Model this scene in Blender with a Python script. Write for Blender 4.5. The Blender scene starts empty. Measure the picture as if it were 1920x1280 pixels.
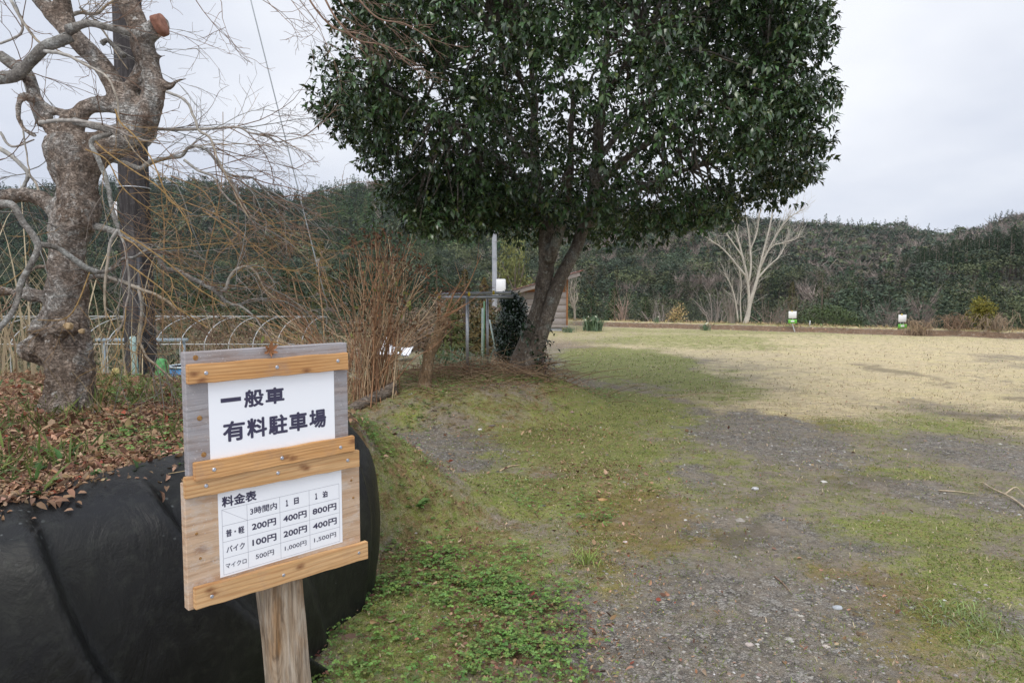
import bpy, bmesh, math, random
import numpy as np
from mathutils import Vector, Matrix

rng = np.random.default_rng(11)
random.seed(11)
SC = bpy.context.scene
COL = SC.collection
R = math.radians

# ---------------------------------------------------------------- camera, sky, sun, exposure
EYE = 1.5
FPX = 1280.0                      # focal length in pixels of the 1920 px wide photograph
PITCH = math.atan((640 - 545) / FPX)
cam_data = bpy.data.cameras.new('camera')
cam_data.lens = 24.0
cam_data.sensor_width = 36.0
cam_data.clip_start = 0.05
cam_data.clip_end = 3000
cam = bpy.data.objects.new('camera', cam_data)
COL.objects.link(cam)
cam.location = (0, 0, EYE)
cam.rotation_euler = (math.pi / 2 - PITCH, 0, 0)
SC.camera = cam

SUN_EL, SUN_AZ = R(48), R(200)    # high, behind the camera and a little to its left, veiled by cloud
SC.view_settings.view_transform = 'Standard'
SC.view_settings.look = 'None'
SC.view_settings.exposure = 0.14
SC.view_settings.gamma = 1.0
SC.view_settings.use_curve_mapping = False
SC.cycles.max_bounces = 6
SC.cycles.diffuse_bounces = 3
SC.cycles.transparent_max_bounces = 4
SC.cycles.use_denoising = True

def N(nt, typ, ins=None, **attrs):
    n = nt.nodes.new(typ)
    for k, v in attrs.items():
        setattr(n, k, v)
    for k, v in (ins or {}).items():
        if isinstance(v, bpy.types.NodeSocket):
            nt.links.new(v, n.inputs[k])
        else:
            n.inputs[k].default_value = v
    return n

def mixc(nt, f, a, b, blend='MIX'):
    n = nt.nodes.new('ShaderNodeMix')
    n.data_type = 'RGBA'; n.blend_type = blend
    for i, v in ((0, f), (6, a), (7, b)):
        if isinstance(v, bpy.types.NodeSocket):
            nt.links.new(v, n.inputs[i])
        else:
            n.inputs[i].default_value = v if i == 0 else (*v[:3], 1)
    return n.outputs[2]

def mth(nt, op, a, b=0.0, clamp=False):
    n = nt.nodes.new('ShaderNodeMath'); n.operation = op; n.use_clamp = clamp
    for i, v in enumerate((a, b)):
        if isinstance(v, bpy.types.NodeSocket):
            nt.links.new(v, n.inputs[i])
        else:
            n.inputs[i].default_value = v
    return n.outputs[0]

def ramp(nt, f, stops, interp='LINEAR'):
    n = nt.nodes.new('ShaderNodeValToRGB')
    nt.links.new(f, n.inputs[0])
    n.color_ramp.interpolation = interp
    e = n.color_ramp.elements
    while len(e) < len(stops):
        e.new(0.5)
    for i, (p, c) in enumerate(stops):
        e[i].position = p
        e[i].color = (*c[:3], 1) if hasattr(c, '__len__') else (c, c, c, 1)
    return n.outputs[0]

def noise(nt, vec, scale, detail=4, rough=0.55, out='Fac', dist=0.0):
    n = N(nt, 'ShaderNodeTexNoise', {'Vector': vec, 'Scale': scale, 'Detail': detail, 'Roughness': rough, 'Distortion': dist})
    return n.outputs[out]

world = bpy.data.worlds.new('World')
SC.world = world
world.use_nodes = True
wt = world.node_tree
wt.nodes.clear()
sky = N(wt, 'ShaderNodeTexSky', sky_type='NISHITA', sun_disc=False, sun_elevation=SUN_EL, sun_rotation=SUN_AZ, air_density=1.0, dust_density=2.0)
tc = N(wt, 'ShaderNodeTexCoord')
sep = N(wt, 'ShaderNodeSeparateXYZ', {0: tc.outputs['Generated']})
zz = mth(wt, 'ADD', sep.outputs[2], 0.28)
dv = N(wt, 'ShaderNodeVectorMath', {0: tc.outputs['Generated']}, operation='DIVIDE')
cz = N(wt, 'ShaderNodeCombineXYZ', {0: zz, 1: zz, 2: zz})
wt.links.new(cz.outputs[0], dv.inputs[1])
cn = noise(wt, dv.outputs[0], 0.75, 5, 0.5)
cn2 = noise(wt, dv.outputs[0], 0.35, 2, 0.4)
cf = mth(wt, 'MULTIPLY_ADD', cn, 0.6)
wt.links.new(mth(wt, 'MULTIPLY', cn2, 0.4), cf.node.inputs[2])
cloud = ramp(wt, cf, [(0.34, (0.54, 0.59, 0.715)), (0.48, (0.68, 0.725, 0.83)), (0.61, (0.92, 0.945, 1.0))])
zen = mth(wt, 'MULTIPLY', mth(wt, 'SUBTRACT', sep.outputs[2], 0.42), 1.9, True)     # an overcast sky brightens towards the zenith
gain = mth(wt, 'ADD', mth(wt, 'MULTIPLY', zen, 1.0), 1.0)
cg = N(wt, 'ShaderNodeCombineXYZ', {0: gain, 1: gain, 2: gain})
cl2 = N(wt, 'ShaderNodeVectorMath', {0: cloud, 1: cg.outputs[0]}, operation='MULTIPLY')
bg1 = N(wt, 'ShaderNodeBackground', {'Color': sky.outputs[0], 'Strength': 0.06})
bg2 = N(wt, 'ShaderNodeBackground', {'Color': cl2.outputs[0], 'Strength': 1.0})
mx = N(wt, 'ShaderNodeMixShader', {0: 0.94, 1: bg1.outputs[0], 2: bg2.outputs[0]})
wo = N(wt, 'ShaderNodeOutputWorld', {'Surface': mx.outputs[0]})

sd = bpy.data.lights.new('sun', 'SUN')
sd.energy = 1.6
sd.angle = R(28)
sd.color = (1.0, 0.95, 0.87)
sun = bpy.data.objects.new('sun', sd)
COL.objects.link(sun)
_sv = Vector((math.sin(SUN_AZ) * math.cos(SUN_EL), math.cos(SUN_AZ) * math.cos(SUN_EL), math.sin(SUN_EL)))
sun.rotation_euler = _sv.to_track_quat('Z', 'Y').to_euler()
sun.location = (0, 0, 30)

# ---------------------------------------------------------------- measuring helpers
_c, _s = math.cos(PITCH), math.sin(PITCH)
def ray(px, py):
    u = (px - 960) / FPX; v = -(py - 640) / FPX
    return np.array([u, _c + v * _s, -_s + v * _c])
def P(px, py, d):
    """world point at distance y = d seen at that pixel of the photograph"""
    r = ray(px, py)
    return np.array([0, 0, EYE]) + r * (d / r[1])
def G0(px, py, z=0.0):
    r = ray(px, py)
    return np.array([0, 0, EYE]) + r * ((z - EYE) / r[2])

def sm(a, b, x):
    t = np.clip((x - a) / (b - a), 0, 1)
    return t * t * (3 - 2 * t)

_perm = np.random.default_rng(5).random((64, 64, 64)).astype(np.float32)
def vnoise(p):
    """smooth value noise, 0..1"""
    p = np.asarray(p, float)
    i = np.floor(p).astype(int); f = p - i
    f = f * f * (3 - 2 * f)
    i &= 63; j = (i + 1) & 63
    def g(a, b, c): return _perm[a, b, c]
    x0, y0, z0 = i[..., 0], i[..., 1], i[..., 2]; x1, y1, z1 = j[..., 0], j[..., 1], j[..., 2]
    fx, fy, fz = f[..., 0], f[..., 1], f[..., 2]
    a = g(x0, y0, z0) * (1 - fx) + g(x1, y0, z0) * fx
    b = g(x0, y1, z0) * (1 - fx) + g(x1, y1, z0) * fx
    c = g(x0, y0, z1) * (1 - fx) + g(x1, y0, z1) * fx
    d = g(x0, y1, z1) * (1 - fx) + g(x1, y1, z1) * fx
    return (a * (1 - fy) + b * fy) * (1 - fz) + (c * (1 - fy) + d * fy) * fz
def fbm(p, oct=4):
    p = np.asarray(p, float); s = 0; a = 0.5; t = 0
    for k in range(oct):
        s = s + a * vnoise(p * 2 ** k + 17.3 * k); t += a; a *= 0.5
    return s / t
def n2(x, y, sc, oct=3, seed=0.0):
    return fbm(np.stack([np.asarray(x) * sc + seed, np.asarray(y) * sc + seed * 1.7, np.zeros_like(np.asarray(x, float)) + seed], -1), oct)

# ---------------------------------------------------------------- mesh helpers
class MB:
    def __init__(self):
        self.v = []; self.f = []; self.c = []; self.n = 0
    def add(self, V, F, col=None):
        V = np.asarray(V, float).reshape(-1, 3)
        if not isinstance(F, list):
            F = [F]
        for f in F:
            f = np.asarray(f, int)
            if f.size:
                self.f.append(f + self.n)
        self.v.append(V)
        if col is None:
            col = (0.5, 0.5, 0.5)
        col = np.asarray(col, float)
        self.c.append(np.broadcast_to(col, (len(V), 3)) if col.ndim == 1 else col)
        self.n += len(V)
    def build(self, name, mat, parent=None, smooth=True, local=False):
        V = np.concatenate(self.v)
        C = np.concatenate(self.c)
        if parent is not None and not local:
            V = V - np.array(BASE[parent.name])
        me = bpy.data.meshes.new(name)
        tot = np.concatenate([np.full(len(f), f.shape[1]) for f in self.f])
        lv = np.concatenate([f.ravel() for f in self.f])
        me.vertices.add(len(V)); me.loops.add(len(lv)); me.polygons.add(len(tot))
        me.vertices.foreach_set('co', V.astype(np.float32).ravel())
        me.loops.foreach_set('vertex_index', lv.astype(np.int32))
        st = np.zeros(len(tot), np.int32); st[1:] = np.cumsum(tot)[:-1]
        me.polygons.foreach_set('loop_start', st)
        me.polygons.foreach_set('use_smooth', np.full(len(tot), smooth))
        me.update(calc_edges=True)
        a = me.color_attributes.new('Col', 'FLOAT_COLOR', 'POINT')
        a.data.foreach_set('color', np.concatenate([C, np.ones((len(C), 1))], 1).astype(np.float32).ravel())
        me.materials.append(mat)
        o = bpy.data.objects.new(name, me)
        COL.objects.link(o)
        if parent is not None:
            o.parent = parent
            BASE[o.name] = BASE[parent.name]
        else:
            BASE[o.name] = (0, 0, 0)
        return o
BASE = {}

def empty(name, loc, rz=0.0):
    o = bpy.data.objects.new(name, None)
    o.empty_display_size = 0.2
    COL.objects.link(o)
    o.location = tuple(float(q) for q in loc); o.rotation_euler = (0, 0, rz)
    BASE[o.name] = tuple(float(q) for q in loc)
    return o
def tag(o, label, cat, group=None, kind=None):
    o['label'] = label; o['category'] = cat
    if group: o['group'] = group
    if kind: o['kind'] = kind
    return o
def copy_thing(root, loc, rz=0.0, scale=1.0):
    r = root.copy(); COL.objects.link(r)
    r.location = tuple(float(q) for q in loc); r.rotation_euler = (0, 0, rz)
    r.scale = (scale,) * 3 if not hasattr(scale, '__len__') else scale
    for ch in list(root.children):
        c = ch.copy(); COL.objects.link(c); c.parent = r
        for g in ch.children:
            d = g.copy(); COL.objects.link(d); d.parent = c
    return r

def tube(path, rad, k=6, cap=True, jit=0.0):
    path = np.asarray(path, float); n = len(path)
    rad = np.broadcast_to(np.asarray(rad, float), (n,))
    t = np.gradient(path, axis=0)
    t /= np.linalg.norm(t, axis=1)[:, None] + 1e-9
    up = np.array([0, 0, 1.0]) if abs(t[0][2]) < 0.9 else np.array([1.0, 0, 0])
    u = np.zeros_like(path); w = np.zeros_like(path)
    a = up - t[0] * (up @ t[0])
    for i in range(n):
        a = a - t[i] * (a @ t[i]); a /= np.linalg.norm(a) + 1e-9
        u[i] = a; w[i] = np.cross(t[i], a)
    th = np.arange(k) * 2 * math.pi / k
    rr = rad[:, None] * np.ones(k)
    if jit:
        rr = rr * (1 + jit * (rng.random((n, k)) - 0.5))
    V = path[:, None, :] + rr[:, :, None] * (np.cos(th)[None, :, None] * u[:, None, :] + np.sin(th)[None, :, None] * w[:, None, :])
    V = V.reshape(-1, 3)
    i = np.arange(n - 1)[:, None] * k; j = np.arange(k)[None, :]; j2 = (j + 1) % k
    F = np.stack([i + j, i + j2, i + k + j2, i + k + j], -1).reshape(-1, 4)
    Fs = [F]
    if cap:
        V = np.concatenate([V, path[:1], path[-1:]])
        a0, b0 = n * k, n * k + 1
        jj = np.arange(k); kk = (jj + 1) % k
        Fs.append(np.stack([np.full(k, a0), kk, jj], 1))
        Fs.append(np.stack([np.full(k, b0), (n - 1) * k + jj, (n - 1) * k + kk], 1))
    return V, Fs

def smooth_path(pts, m=4):
    """Catmull-Rom through rows (x, y, z, r ...)"""
    p = np.asarray(pts, float)
    q = np.concatenate([2 * p[:1] - p[1:2], p, 2 * p[-1:] - p[-2:-1]])
    out = []
    for i in range(1, len(q) - 2):
        for s in np.arange(m) / m:
            a, b, c, d = q[i - 1], q[i], q[i + 1], q[i + 2]
            out.append(0.5 * (2 * b + (c - a) * s + (2 * a - 5 * b + 4 * c - d) * s * s + (3 * b - a - 3 * c + d) * s ** 3))
    out.append(p[-1])
    return np.array(out)

def box(size, loc=(0, 0, 0), rot=None, bevel=0.0, seg=1):
    bm = bmesh.new()
    bmesh.ops.create_cube(bm, size=1.0)
    for v in bm.verts:
        v.co = Vector((v.co.x * size[0], v.co.y * size[1], v.co.z * size[2]))
    if bevel:
        bmesh.ops.bevel(bm, geom=list(bm.edges), offset=bevel, segments=seg, affect='EDGES', profile=0.5)
    M = Matrix.Translation(Vector(loc)) @ (rot.to_4x4() if rot is not None else Matrix.Identity(4))
    bm.transform(M)
    bm.verts.index_update()
    V = np.array([v.co[:] for v in bm.verts])
    by = {}
    for f in bm.faces:
        by.setdefault(len(f.verts), []).append([v.index for v in f.verts])
    bm.free()
    return V, [np.array(x) for x in by.values()]

def unit(v):
    v = np.asarray(v, float)
    return v / (np.linalg.norm(v, axis=-1, keepdims=True) + 1e-9)

def leaves(mb, pos, axis, nrm, L, W, col, fold=0.25, droop=0.18, fine=False):
    """many leaves at once: folded along the midrib and drooping at the tip"""
    n = len(pos)
    L = np.broadcast_to(np.asarray(L, float), (n,))[:, None]; W = np.broadcast_to(np.asarray(W, float), (n,))[:, None]
    a = unit(axis); s = unit(np.cross(a, nrm)); m = np.cross(s, a)
    if fine:
        rows = [pos,
                pos + a * L * .3 + s * W * .42 + m * W * fold, pos + a * L * .3, pos + a * L * .3 - s * W * .42 + m * W * fold,
                pos + a * L * .65 + s * W * .40 + m * (W * fold - L * droop * .4), pos + a * L * .65 - m * L * droop * .4, pos + a * L * .65 - s * W * .40 + m * (W * fold - L * droop * .4),
                pos + a * L * .96 - m * L * droop]
        f3 = [(0, 1, 2), (0, 2, 3), (4, 7, 5), (5, 7, 6)]; f4 = [(1, 4, 5, 2), (2, 5, 6, 3)]
    else:
        rows = [pos, pos + a * L * .5 + s * W * .5 + m * W * fold, pos + a * L * .97 - m * L * droop, pos + a * L * .5 - s * W * .5 + m * W * fold, pos + a * L * .5 + m * L * droop * .25]
        f3 = [(0, 1, 4), (1, 2, 4), (2, 3, 4), (3, 0, 4)]; f4 = []
    V = np.stack(rows, 1); k = V.shape[1]
    base = (np.arange(n) * k)[:, None, None]
    Fs = [(base + np.array(f3)[None]).reshape(-1, 3)]
    if f4: Fs.append((base + np.array(f4)[None]).reshape(-1, 4))
    col = np.asarray(col, float)
    if col.ndim == 1: col = np.tile(col, (n, 1))
    mb.add(V.reshape(-1, 3), Fs, np.repeat(col, k, 0))

def vary(base, n, amt=0.25, hue=0.08):
    c = np.tile(np.asarray(base, float), (n, 1))
    c = c * (1 + amt * (rng.random((n, 1)) * 2 - 1)) * (1 + hue * (rng.random((n, 3)) * 2 - 1))
    return np.clip(c, 0.002, 0.9)

def rdir(n):
    return unit(rng.normal(size=(n, 3)))

# ---------------------------------------------------------------- materials
def new_mat(name):
    m = bpy.data.materials.new(name); m.use_nodes = True
    nt = m.node_tree
    return m, nt, nt.nodes['Principled BSDF']
def bump(nt, bsdf, h, strength=0.5, dist=0.01):
    b = N(nt, 'ShaderNodeBump', {'Strength': strength, 'Distance': dist, 'Height': h})
    nt.links.new(b.outputs[0], bsdf.inputs['Normal'])
def obj_coord(nt, scale=None):
    c = N(nt, 'ShaderNodeTexCoord').outputs['Object']
    if scale is not None:
        c = N(nt, 'ShaderNodeMapping', {'Vector': c, 'Scale': scale}).outputs[0]
    return c

def mat_col(name, rough=0.6, spec=0.5, nscale=0, namt=0.3, coat=0.0, trans=0.0):
    """colour from the mesh's own colour attribute"""
    m, nt, b = new_mat(name)
    c = N(nt, 'ShaderNodeVertexColor', layer_name='Col').outputs[0]
    if nscale:
        f = noise(nt, obj_coord(nt), nscale, 4)
        c = mixc(nt, 1.0, c, ramp(nt, f, [(0.3, 1 - namt), (0.7, 1 + namt)]), 'MULTIPLY')
    nt.links.new(c, b.inputs['Base Color'])
    b.inputs['Roughness'].default_value = rough
    b.inputs['Specular IOR Level'].default_value = spec
    if trans:
        t = N(nt, 'ShaderNodeBsdfTranslucent', {'Color': c})
        mxs = N(nt, 'ShaderNodeMixShader', {0: trans, 1: b.outputs[0], 2: t.outputs[0]})
        nt.links.new(mxs.outputs[0], nt.nodes['Material Output'].inputs[0])
    return m

def mat_plain(name, c1, c2, scale=6, rough=0.6, bumpk=0.2, metal=0.0, spec=0.5):
    m, nt, b = new_mat(name)
    f = noise(nt, obj_coord(nt), scale, 6, 0.6)
    nt.links.new(ramp(nt, f, [(0.3, c1), (0.7, c2)]), b.inputs['Base Color'])
    b.inputs['Roughness'].default_value = rough
    b.inputs['Metallic'].default_value = metal
    b.inputs['Specular IOR Level'].default_value = spec
    if bumpk:
        bump(nt, b, noise(nt, obj_coord(nt), scale * 6, 4), bumpk, 0.01)
    return m

def mat_bark(name, c_dark, c_mid, c_light, lichen=(0.4, 0.41, 0.38), scale=9.0, lich=0.55, stretch=(1, 1, 0.45), bs=0.9):
    m, nt, b = new_mat(name)
    co = obj_coord(nt, stretch)
    f1 = noise(nt, co, scale, 8, 0.65, dist=0.6)
    f2 = noise(nt, obj_coord(nt), scale * 0.45, 5, 0.6, dist=0.4)
    f3 = noise(nt, co, scale * 7, 4, 0.6)
    c = ramp(nt, f1, [(0.28, c_dark), (0.47, c_mid), (0.72, c_light)])
    big = noise(nt, obj_coord(nt), scale * 0.28, 4, 0.6, dist=0.8)
    c = mixc(nt, 1.0, c, ramp(nt, big, [(0.32, 0.72), (0.5, 1.08), (0.68, 1.45)]), 'MULTIPLY')
    lf = ramp(nt, f2, [(lich - 0.03, 0.0), (lich + 0.05, 0.9)])
    c = mixc(nt, lf, c, lichen)
    f4 = noise(nt, obj_coord(nt, (1, 1, 2.2)), scale * 2.6, 7, 0.75, dist=1.5)
    c = mixc(nt, ramp(nt, f4, [(0.50, 0.0), (0.535, 0.55)]), c, mixc(nt, 0.7, c_dark, c_mid))
    edge = ramp(nt, f4, [(0.485, 0.0), (0.50, 1.0), (0.515, 0.0)])
    c = mixc(nt, mth(nt, 'MULTIPLY', edge, 0.8), c, c_dark)
    f5 = noise(nt, obj_coord(nt), scale * 3.2, 9, 0.75)
    c = mixc(nt, ramp(nt, f5, [(0.58, 0.0), (0.63, 0.8)]), c, [min(1, q * 1.25) for q in lichen])
    c = mixc(nt, 1.0, c, ramp(nt, f3, [(0.3, 0.55), (0.65, 1.25)]), 'MULTIPLY')
    crack = N(nt, 'ShaderNodeTexVoronoi', {'Vector': N(nt, 'ShaderNodeVectorMath', {0: co, 1: N(nt, 'ShaderNodeTexNoise', {'Vector': co, 'Scale': 14.0}).outputs['Color']}, operation='ADD').outputs[0], 'Scale': scale * 1.3}, feature='DISTANCE_TO_EDGE').outputs[0]
    ck = ramp(nt, crack, [(0.0, 0.45), (0.06, 1.0)])
    c = mixc(nt, 0.65, c, mixc(nt, 1.0, c, ck, 'MULTIPLY'))
    nt.links.new(c, b.inputs['Base Color'])
    b.inputs['Roughness'].default_value = 0.85
    b.inputs['Specular IOR Level'].default_value = 0.25
    h = mth(nt, 'ADD', f1, mth(nt, 'MULTIPLY', f3, 0.35))
    h = mth(nt, 'ADD', h, mth(nt, 'MULTIPLY', ck, 0.25))
    h = mth(nt, 'ADD', h, mth(nt, 'MULTIPLY', ramp(nt, f4, [(0.49, 0.0), (0.53, 1.0)]), -0.5))
    bump(nt, b, h, bs, 0.02)
    return m

def mat_wood(name, c1, c2, ring, knots=(), grey=0.0, greycol=(0.32, 0.3, 0.29), bs=0.15, freq=26.0):
    """boards with the grain along local x; knots are (x, z) in metres"""
    m, nt, b = new_mat(name)
    co = obj_coord(nt)
    st = N(nt, 'ShaderNodeMapping', {'Vector': co, 'Scale': (1.6, 4, 12)}).outputs[0]
    warp = noise(nt, st, 1.2, 3, 0.5)
    sp = N(nt, 'ShaderNodeSeparateXYZ', {0: co})
    ph = mth(nt, 'ADD', mth(nt, 'MULTIPLY', sp.outputs[2], freq * 6.283 * 4), mth(nt, 'MULTIPLY', warp, 26.0))
    pull = None
    kd = None
    for kx, kz in knots:
        dx = mth(nt, 'MULTIPLY', mth(nt, 'SUBTRACT', sp.outputs[0], kx), 0.55)
        dz = mth(nt, 'SUBTRACT', sp.outputs[2], kz)
        d = mth(nt, 'SQRT', mth(nt, 'ADD', mth(nt, 'MULTIPLY', dx, dx), mth(nt, 'MULTIPLY', dz, dz)))
        d = mth(nt, 'ADD', d, mth(nt, 'MULTIPLY', mth(nt, 'SUBTRACT', noise(nt, co, 90, 3), 0.5), 0.008))
        kd = d if kd is None else mth(nt, 'MINIMUM', kd, d)
    w = mth(nt, 'MULTIPLY_ADD', mth(nt, 'SINE', ph), 0.5); w.node.inputs[2].default_value = 0.5
    w = mth(nt, 'POWER', w, 3.0)
    fine = noise(nt, N(nt, 'ShaderNodeMapping', {'Vector': co, 'Scale': (12, 60, 300)}).outputs[0], 1.0, 5, 0.65)
    big = noise(nt, st, 2.2, 5, 0.6)
    c = ramp(nt, big, [(0.3, c1), (0.7, c2)])
    c = mixc(nt, mth(nt, 'MULTIPLY', mth(nt, 'MULTIPLY', w, 0.62), ramp(nt, noise(nt, st, 3.0, 4), [(0.3, 0.35), (0.65, 1.0)])), c, ring)
    c = mixc(nt, ramp(nt, noise(nt, co, 14, 6, 0.7), [(0.56, 0.0), (0.75, 0.45)]), c, mixc(nt, 0.5, ring, greycol))
    c = mixc(nt, 0.7, c, mixc(nt, 1.0, c, ramp(nt, fine, [(0.3, 0.7), (0.7, 1.2)]), 'MULTIPLY'))
    if kd is not None:
        c = mixc(nt, ramp(nt, kd, [(0.0015, 0.85), (0.0035, 0.6), (0.009, 0.0)]), c, (0.16, 0.055, 0.02))
    if grey:
        gf = noise(nt, N(nt, 'ShaderNodeMapping', {'Vector': co, 'Scale': (7, 7, 16)}).outputs[0], 1.3, 6, 0.7)
        c = mixc(nt, ramp(nt, gf, [(0.62 - grey * 0.35, 0.0), (0.80 - grey * 0.35, 0.85)]), c, greycol)
        c = mixc(nt, ramp(nt, noise(nt, co, 9, 7, 0.7), [(0.58, 0.0), (0.70, 0.55)]), c, (0.13, 0.11, 0.105))
        sp2 = noise(nt, co, 220, 2, 0.5)
        c = mixc(nt, ramp(nt, sp2, [(0.66, 0.0), (0.72, 0.5)]), c, (0.62, 0.6, 0.58))
    nt.links.new(c, b.inputs['Base Color'])
    b.inputs['Roughness'].default_value = 0.62
    b.inputs['Specular IOR Level'].default_value = 0.35
    bump(nt, b, mth(nt, 'ADD', fine, mth(nt, 'MULTIPLY', w, -0.4)), bs, 0.003)
    return m

M = {}
M['leaf_gloss'] = mat_col('evergreen leaf', 0.27, 0.6)
M['leaf'] = mat_col('leaf', 0.55, 0.4)
M['leaf_soft'] = mat_col('soft leaf', 0.6, 0.3, trans=0.25)
M['needle'] = mat_col('conifer needles', 0.75, 0.2)
M['twig'] = mat_col('twig bark', 0.75, 0.3, nscale=40, namt=0.35)
M['dead'] = mat_col('dead leaf', 0.7, 0.25, trans=0.15)
M['stone'] = mat_col('stone', 0.75, 0.35, nscale=80, namt=0.25)
M['maple_bark'] = mat_bark('maple bark', (0.10, 0.062, 0.043), (0.28, 0.22, 0.175), (0.47, 0.41, 0.36), (0.54, 0.525, 0.49), 8.0, 0.54, (1, 1, 0.8), 0.9)
M['holly_bark'] = mat_bark('grey brown bark', (0.075, 0.055, 0.042), (0.21, 0.17, 0.135), (0.36, 0.32, 0.275), (0.42, 0.43, 0.39), 7.0, 0.57, (1, 1, 0.5))
M['pole_wood'] = mat_bark('dark weathered pole', (0.035, 0.03, 0.03), (0.065, 0.058, 0.058), (0.10, 0.09, 0.09), (0.11, 0.10, 0.10), 6.0, 0.8, (1, 1, 0.06), 0.4)
M['steel'] = mat_plain('galvanised steel', (0.33, 0.34, 0.36), (0.5, 0.51, 0.53), 14, 0.42, 0.05, 0.7)
M['screw'] = mat_plain('zinc screw', (0.35, 0.37, 0.42), (0.55, 0.57, 0.62), 60, 0.35, 0.0, 0.85)
M['rust'] = mat_plain('rusted screw', (0.16, 0.07, 0.02), (0.4, 0.22, 0.07), 200, 0.8, 0.3)
M['white_pipe'] = mat_plain('white hoop pipe', (0.40, 0.41, 0.41), (0.60, 0.60, 0.60), 8, 0.5, 0.0)
M['white'] = mat_plain('white paint', (0.78, 0.79, 0.8), (0.84, 0.84, 0.85), 5, 0.5, 0.0)
M['paper'] = mat_plain('laminated paper', (0.84, 0.85, 0.88), (0.87, 0.875, 0.90), 4, 0.32, 0.0)
M['ink'] = mat_plain('dark printed ink', (0.03, 0.025, 0.06), (0.045, 0.04, 0.085), 30, 0.45, 0.0)
M['thin_ink'] = mat_plain('grey ruled line', (0.3, 0.3, 0.34), (0.36, 0.36, 0.4), 30, 0.5, 0.0)
M['green_paint'] = mat_plain('lime green board', (0.13, 0.45, 0.05), (0.17, 0.52, 0.07), 9, 0.5, 0.0)
M['yellow'] = mat_plain('yellow plastic', (0.55, 0.40, 0.02), (0.7, 0.52, 0.04), 9, 0.5, 0.0)
M['concrete'] = mat_plain('concrete', (0.34, 0.36, 0.40), (0.46, 0.47, 0.50), 5, 0.8, 0.2)
M['wire'] = mat_plain('grey cable', (0.33, 0.36, 0.39), (0.42, 0.45, 0.48), 3, 0.6, 0.0)
M['grey_board'] = mat_wood('weathered siding', (0.30, 0.26, 0.245), (0.38, 0.335, 0.32), (0.16, 0.13, 0.12), grey=0.4, freq=8)
M['rust_wood'] = mat_wood('unweathered red wood', (0.30, 0.13, 0.05), (0.42, 0.19, 0.075), (0.16, 0.06, 0.02), freq=8)
M['roof_red'] = mat_plain('rusty red sheet roof', (0.17, 0.055, 0.045), (0.27, 0.10, 0.08), 3, 0.6, 0.1)
# ---------------------------------------------------------------- the lie of the land
BANK = np.array([(-3.6, -1.2), (-2.9, 0.2), (-2.35, 1.0), (-1.85, 1.55), (-1.49, 1.98), (-1.18, 2.41), (-0.97, 3.0), (-0.88, 3.5), (-0.98, 3.95),
                 (-1.5, 4.5), (-2.4, 5.0), (-4.5, 5.4), (-9, 5.6), (-14, 5), (-14, -1.2)])
def bank_s(x, y):
    """distance inside (+) or outside (-) the bank's top edge"""
    x = np.asarray(x, float); y = np.asarray(y, float)
    best = np.full(x.shape, 1e9); inside = np.zeros(x.shape, bool)
    n = len(BANK)
    for i in range(n):
        a = BANK[i]; b = BANK[(i + 1) % n]
        d = b - a; L = d @ d
        t = np.clip(((x - a[0]) * d[0] + (y - a[1]) * d[1]) / L, 0, 1)
        q = np.hypot(x - a[0] - t * d[0], y - a[1] - t * d[1])
        best = np.minimum(best, q)
        cond = (a[1] > y) != (b[1] > y)
        xi = a[0] + (y - a[1]) / (b[1] - a[1] + 1e-12) * d[0]
        inside ^= cond & (x < xi)
    return np.where(inside, best, -best)

RIDGE = np.array([(-600, 350), (-100, 348), (60, 350), (150, 340), (250, 336), (400, 334), (480, 346), (560, 360), (588, 358), (620, 343), (700, 336), (770, 334),
                  (900, 350), (1100, 376), (1300, 396), (1450, 408), (1500, 413), (1535, 408), (1570, 416), (1640, 418), (1680, 413), (1705, 420), (1745, 434), (1800, 427),
                  (1850, 410), (1890, 396), (1920, 394), (2000, 388), (2600, 380)], float)
MIDR = np.array([(-600, 470), (0, 475), (500, 475), (700, 455), (900, 450), (1060, 452), (1200, 458), (1330, 462), (1440, 468), (1500, 482), (1560, 500), (1620, 522), (1690, 540), (1760, 552), (1920, 556), (2600, 556)], float)
LOWR = np.array([(-600, 560), (600, 560), (1000, 552), (1300, 556), (1500, 562), (1640, 560), (1720, 548), (1800, 545), (1920, 547), (2600, 550)], float)
YR, YM, YL = 430.0, 190.0, 105.0
def top_z(tab, px, y):
    return EYE + (545 - np.interp(px, tab[:, 0], tab[:, 1])) / FPX * y
def hill(x, y):
    px = np.clip(960 + FPX * x / np.maximum(y, 1.0), -600, 2600)
    zr = top_z(RIDGE, px, YR) - 9.0
    zm = top_z(MIDR, px, YM) - 9.0
    zl = top_z(LOWR, px, YL) - 7.5
    knoll = sm(1630, 1700, px)
    zk0 = EYE + (545 - 527) / FPX * 140
    zk1 = zk0 + 2.5
    z1 = zl
    out = np.where(y < 70, -4.5 + (z1 * 0 ) , 0.0)
    ys = [(46, np.full_like(px, -3.2)), (72, np.full_like(px, -5.0)), (YL, zl), (132, zl + 0.5 + knoll * (zk0 - zl - 0.7)), (140, (zl + (zm - zl) * .4) * (1 - knoll) + knoll * zk0),
          (YM, zm * (1 - knoll) + knoll * zk1), (YM + 40, (zm - 1.0) * (1 - knoll) + knoll * (zk1 - 4) + (zr - zm) * 0.05), (YR, zr), (YR + 60, zr - 14), (900, zr - 60)]
    out = ys[0][1].copy()
    for (a, za), (b, zb) in zip(ys[:-1], ys[1:]):
        t = np.clip((y - a) / (b - a), 0, 1)
        m = y >= a
        out = np.where(m, za + (zb - za) * t, out)
    return out
def lawn_edge(x):
    return np.where(x > 2, 30.0 - 0.6 * (np.clip(x, 2, 40) - 2), 30.0)
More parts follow.
